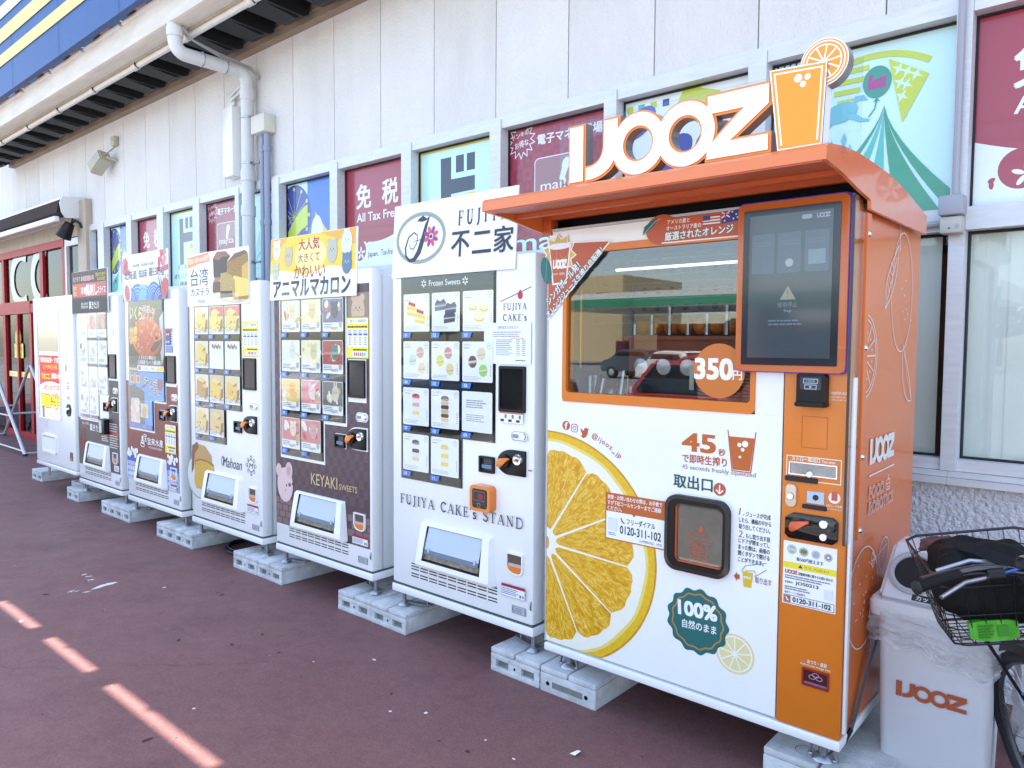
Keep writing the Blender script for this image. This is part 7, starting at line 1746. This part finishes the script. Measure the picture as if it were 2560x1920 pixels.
g.ribbon([lo(.22, .12, .985), lo(.10, .10, 1.035), lo(-.03, .05, 1.045), lo(-.10, -.02, 1.01), lo(-.12, -.07, .94), lo(-.09, -.13, .87), lo(-.07, -.18, .86)], .040, .004, upb * .7 - hd * .7, WB); g.build("bag_strap", bg_)
g = G(); g.tube([lo(-.06, .175, 1.0), lo(-.05, .08, 1.02), lo(-.045, .0, 1.005)], .006, mat("zip_silver", "A9ABB2", .3, metal=.6), 6); g.build("zipper", bg_)
gp = thing("green_packet", "green packet of wipes at the bottom of the bicycle basket", "packet", B0_ + Bp(-.01, .04 + BOF, .765))
GPM = mat("packet_green", "3FA526", .3, coat=.5, var=.15, vscale=25)
g = G(); bm = bmesh.new(); bmesh.ops.create_cube(bm, size=1); bmesh.ops.subdivide_edges(bm, edges=bm.edges[:], cuts=4, use_grid_fill=True)
for v in bm.verts:
    q = v.co.copy(); k = 1 - .25 * (abs(q.y * 2) ** 4); v.co = hd * (q.x * .028 * k - .012) + lfb * (q.y * .13) + upb * (.036 + q.z * .062 * k)
g.addbm(bm, GPM, True); g.build("packet", gp)
a = Art((hd * -.030 + upb * .012 + lfb * .0, -lfb, upb, -hd), .0005); a.lines(-.045, .002, .0, .045, 5, C("1E6E1A"), .5, 3); a.rect(.008, .008, .035, .04, C("2E8A22")); a.build("packet_print", gp)
sf = G(); 
bm = bmesh.new(); bmesh.ops.create_icosphere(bm, subdivisions=3, radius=1.0)
for v in bm.verts: n_ = 1 + .3 * mn.noise(v.co * 2.2); p = v.co * n_; v.co = hd * (p.x * .05) + lfb * (p.y * .06) + upb * (p.z * .025) + B0_ + Bp(.20, .10 + BOF, 1.005)
sf.addbm(bm, mat("scarf_rust", "5E3A38", .9, var=.5, vscale=60), True); sf.build("folded_scarf", origin=B0_ + Bp(.20, .10 + BOF, 1.0), label="rust patterned cloth tucked behind the black bag in the basket", cat="cloth")

# ================================================================ ACROSS THE CAR PARK (seen only mirrored in the glass)
def notice(a):
    RD, YW = C("B01E2C"), C("E6CF1E")
    a.rect(0, 0, .90, .76, PW); a.rect(0, .50, .90, .72, RD); a.rect(0, .30, .90, .50, C("C02430"))
    a.T("下取り・新品会員様", .05, .62, .075, PW, w=.80, b=.03); a.T("キャンペーン", .20, .52, .08, YW, w=.55, b=.03); a.T("日々開催", .08, .40, .08, PW, w=.35, b=.03); a.T("ユニホク", .48, .385, .09, YW, w=.34, b=.04)
    a.circ(.45, .27, .43, PW, .09); a.T("何でもOK!", .10, .23, .09, RD, w=.68, b=.03); a.T("キャンペーン", .22, .17, .045, RD, w=.45, b=.04); a.T("半額", .06, .0, .17, YW, w=.78, b=.06, ol=(INK, .10))
nb = thing("notice_board", "red and yellow campaign notice board out on the car park beyond the plain white machine", "notice board", (-16.2, -2.62, -.12))
g = G(); g.box((-.68, -.03, .34), (.68, -.005, 1.50), mat("board_white")); 
for x in (-.55, .55): g.box((x - .02, -.032, 0), (x + .02, -.006, .338), STEEL); g.box((x - .02, -.25, 0), (x + .02, .22, .03), STEEL)
g.build("board", nb)
a = Art((Vector((.675, -.005, .345)), -X_ * 1.5, Z_ * 1.5, Y_), .001); notice(a); a.build("board_graphics", nb)
def car(x, y, rz, col, label, L=4.2, W=1.70, H=1.50):
    c = thing("parked_car", label, "car", (x, y, -.12), rz, "cars parked across the car park")
    P_ = mat("car_paint_" + col, col, .25, coat=.9); GL = mat("car_glass", "0D1114", .06); h = L / 2
    prof = [(-h, .35), (-h + .02, .72), (-h + .12, .92), (-h + .55, .98), (-h + 1.0, H - .08), (-h + 1.5, H), (-h + 2.7, H - .02), (h - 1.05, .98), (h - .25, .88), (h - .02, .66), (h, .35)]
    g = G(); bm = bmesh.new(); rows = []
    for s, ins in ((-1, 0), (-1, 1), (1, 1), (1, 0)):
        rows.append([bm.verts.new((px, s * (W / 2 - (.03 if ins else 0) - (.16 if pz > 1.0 else 0)), pz if not ins else pz)) for px, pz in prof])
    rows = [rows[0], rows[3]]; n = len(prof)
    for i in range(n): j = (i + 1) % n; bm.faces.new((rows[0][i], rows[0][j], rows[1][j], rows[1][i]))
    bm.faces.new(rows[0][::-1]); bm.faces.new(rows[1]); 
    for v in [v for v in bm.verts if not v.link_faces]: bm.verts.remove(v)
    bmesh.ops.recalc_face_normals(bm, faces=bm.faces[:]); bmesh.ops.bevel(bm, geom=bm.edges[:], offset=.06, segments=3, affect='EDGES'); g.addbm(bm, P_, True); g.build("body", c)
    for s in (-1, 1):
        g = G(); yy = s * (W / 2 - .09); q = [(-h + .72, 1.02), (-h + 1.12, H - .14), (-h + 2.55, H - .14), (h - 1.25, 1.02)]
        g.prism([(a_, b_) for a_, b_ in q], (Vector((0, 0, 0)), X_, Z_, Vector((0, s, 0))), W / 2 - .14, W / 2 - .055, GL); g.build("side_glass", c)
    g = G(); g.face([(h - 1.0, -W / 2 + .2, 1.02), (h - 1.0, W / 2 - .2, 1.02), (-h + 2.78, W / 2 - .28, H - .08), (-h + 2.78, -W / 2 + .28, H - .08)], GL); g.build("windscreen", c)
    for px in (-h + .75, h - .80):
        for s in (-1, 1): g = G(); g.lathe([(0, .0), (.20, .01), (.30, .0), (.31, -.2), (0, -.2)], (px, s * (W / 2 + .01), .31), RUBBER, (0, s, 0), 24); g.lathe([(0, .02), (.17, .015), (.19, .0)], (px, s * (W / 2 + .01), .31), ALU, (0, s, 0), 20); g.build("wheel", c)
    for s in (-1, 1): g = G(); g.rbox((h - .12, s * .62 - .16, .62), (h + .01, s * .62 + .16, .76), mat("headlight", "D4D8DA", .08, coat=1), .03); g.build("headlight", c)
car(-4.3, -8.4, R(92), "8E2418", "red hatchback parked facing the juice stand"); car(-9.6, -9.0, R(90), "23262B", "dark car parked left of the red hatchback"); car(-14.8, -9.4, R(88), "BFC3C7", "silver car parked beyond the dark car"); car(-13.0, -24.0, R(20), "D9DADC", "white car pulled up before the petrol station"); car(-18.5, -30.0, R(5), "3B3F45", "grey car passing the petrol station"); car(-6.9, -15.0, R(10), "A8321E", "orange red car crossing behind the hatchback")
car(1.5, -9.0, R(91), "2A3A52", "navy car parked behind the photographer")
ps = thing("petrol_station", "petrol station canopy with green edge across the car park", "petrol station", (-22, -52, -.12))
g = G(); g.box((-16, -6, 4.6), (16, 6, 5.7), mat("station_white", "D9DAD8", .5)); g.box((-16.05, 6.001, 4.6), (16.05, 6.05, 5.25), mat("station_green", "1E8A62", .4)); g.build("canopy_roof", ps)
for x in (-11, 0, 11):
    g = G(); g.box((x - .2, -.2, 0), (x + .2, .2, 4.6), MATS["station_white"]); g.build("column", ps)
    g = G(); g.rbox((x - .5, 1.0, 0), (x + .5, 1.6, 2.0), mat("pump_red", "A8262E", .4), .05); g.build("fuel_pump", ps)
g = G(); g.box((-12, -9, 0), (9, -6.2, 3.6), mat("kiosk_dark", "3A3D42", .4)); g.box((-12, -6.19, .4), (9, -6.1, 2.6), BLACKG); g.box((-12, -6.05, 2.7), (9, -5.95, 3.3), mat("kiosk_sign_red", "A8302A", .5)); g.build("kiosk", ps)
hb = thing("cream_building", "flat roofed cream building beyond the petrol station", "building", (-44, -66, -.12))
g = G(); g.box((-5, -6, 0), (5, 6, 8.6), mat("cream_wall", "C9B58A", .8, var=.1)); g.build("wall", hb); g = G(); 
for k in range(3): g.box((-4 + k * 2.9, 6.001, 5.2), (-2.6 + k * 2.9, 6.05, 6.9), BLACKG)
g.build("window", hb)
up_ = thing("utility_pole", "grey utility pole with wires across the car park", "utility pole", (-10.5, -24, -.12))
g = G(); g.tube([(0, 0, 0), (0, 0, 11)], .16, mat("pole_concrete", "8A8780", .9), 12, rads=[.17, .11]); g.build("pole", up_); g = G(); g.box((-1, -.06, 9.4), (1, .06, 9.55), STEEL); g.box((-.7, -.06, 8.6), (.7, .06, 8.72), STEEL); g.build("crossarm", up_)
g = G()
for z in (9.6, 9.0, 8.3): g.tube([(-40 + 8 * k, 0, z - .8 * math.sin(math.pi * ((k % 5) / 5))) for k in range(0, 11)], .02, BLACK, 5)
g.build("wire", up_)
LEAF = mat("hedge_leaf", "3C4A2A", .8, var=.4, vscale=1.5)  # tree row added behind the station to darken reflections in the glass
rnd = random.Random(12)
for k in range(14):
    x = -75 + k * 9.5 + rnd.uniform(-2, 2); y = -72 + rnd.uniform(-4, 4) - (8 if -60 < x < -34 else 0); hh = rnd.uniform(4.5, 8)
    t = thing("broadleaf_tree", "green broadleaf tree in the far row added to darken the mirrored horizon", "tree", (x, y, -.12), 0, "trees behind the petrol station")
    g = G(); g.tube([(0, 0, 0), (.1, 0, hh * .6)], .2, mat("bark", "4A3C30", .9), 8, rads=[.25, .12]); g.build("trunk", t)
    g = G()
    for q in range(260):
        a1, r_ = rnd.uniform(0, 6.28), rnd.random() ** .5 * hh * .42; z = hh * (.45 + .5 * rnd.random()); sh_ = math.sin(math.pi * min(max((z / hh - .35) / .65, .05), .98)); c_ = Vector((r_ * sh_ * math.cos(a1), r_ * sh_ * math.sin(a1), z)); n1 = Vector((rnd.uniform(-1, 1), rnd.uniform(-1, 1), rnd.uniform(-1, 1))).normalized(); u1 = n1.orthogonal().normalized() * .5; v1 = n1.cross(u1)
        g.face([c_ - u1, c_ - v1 * .6, c_ + u1, c_ + v1 * .6], LEAF)
    g.build("crown", t)
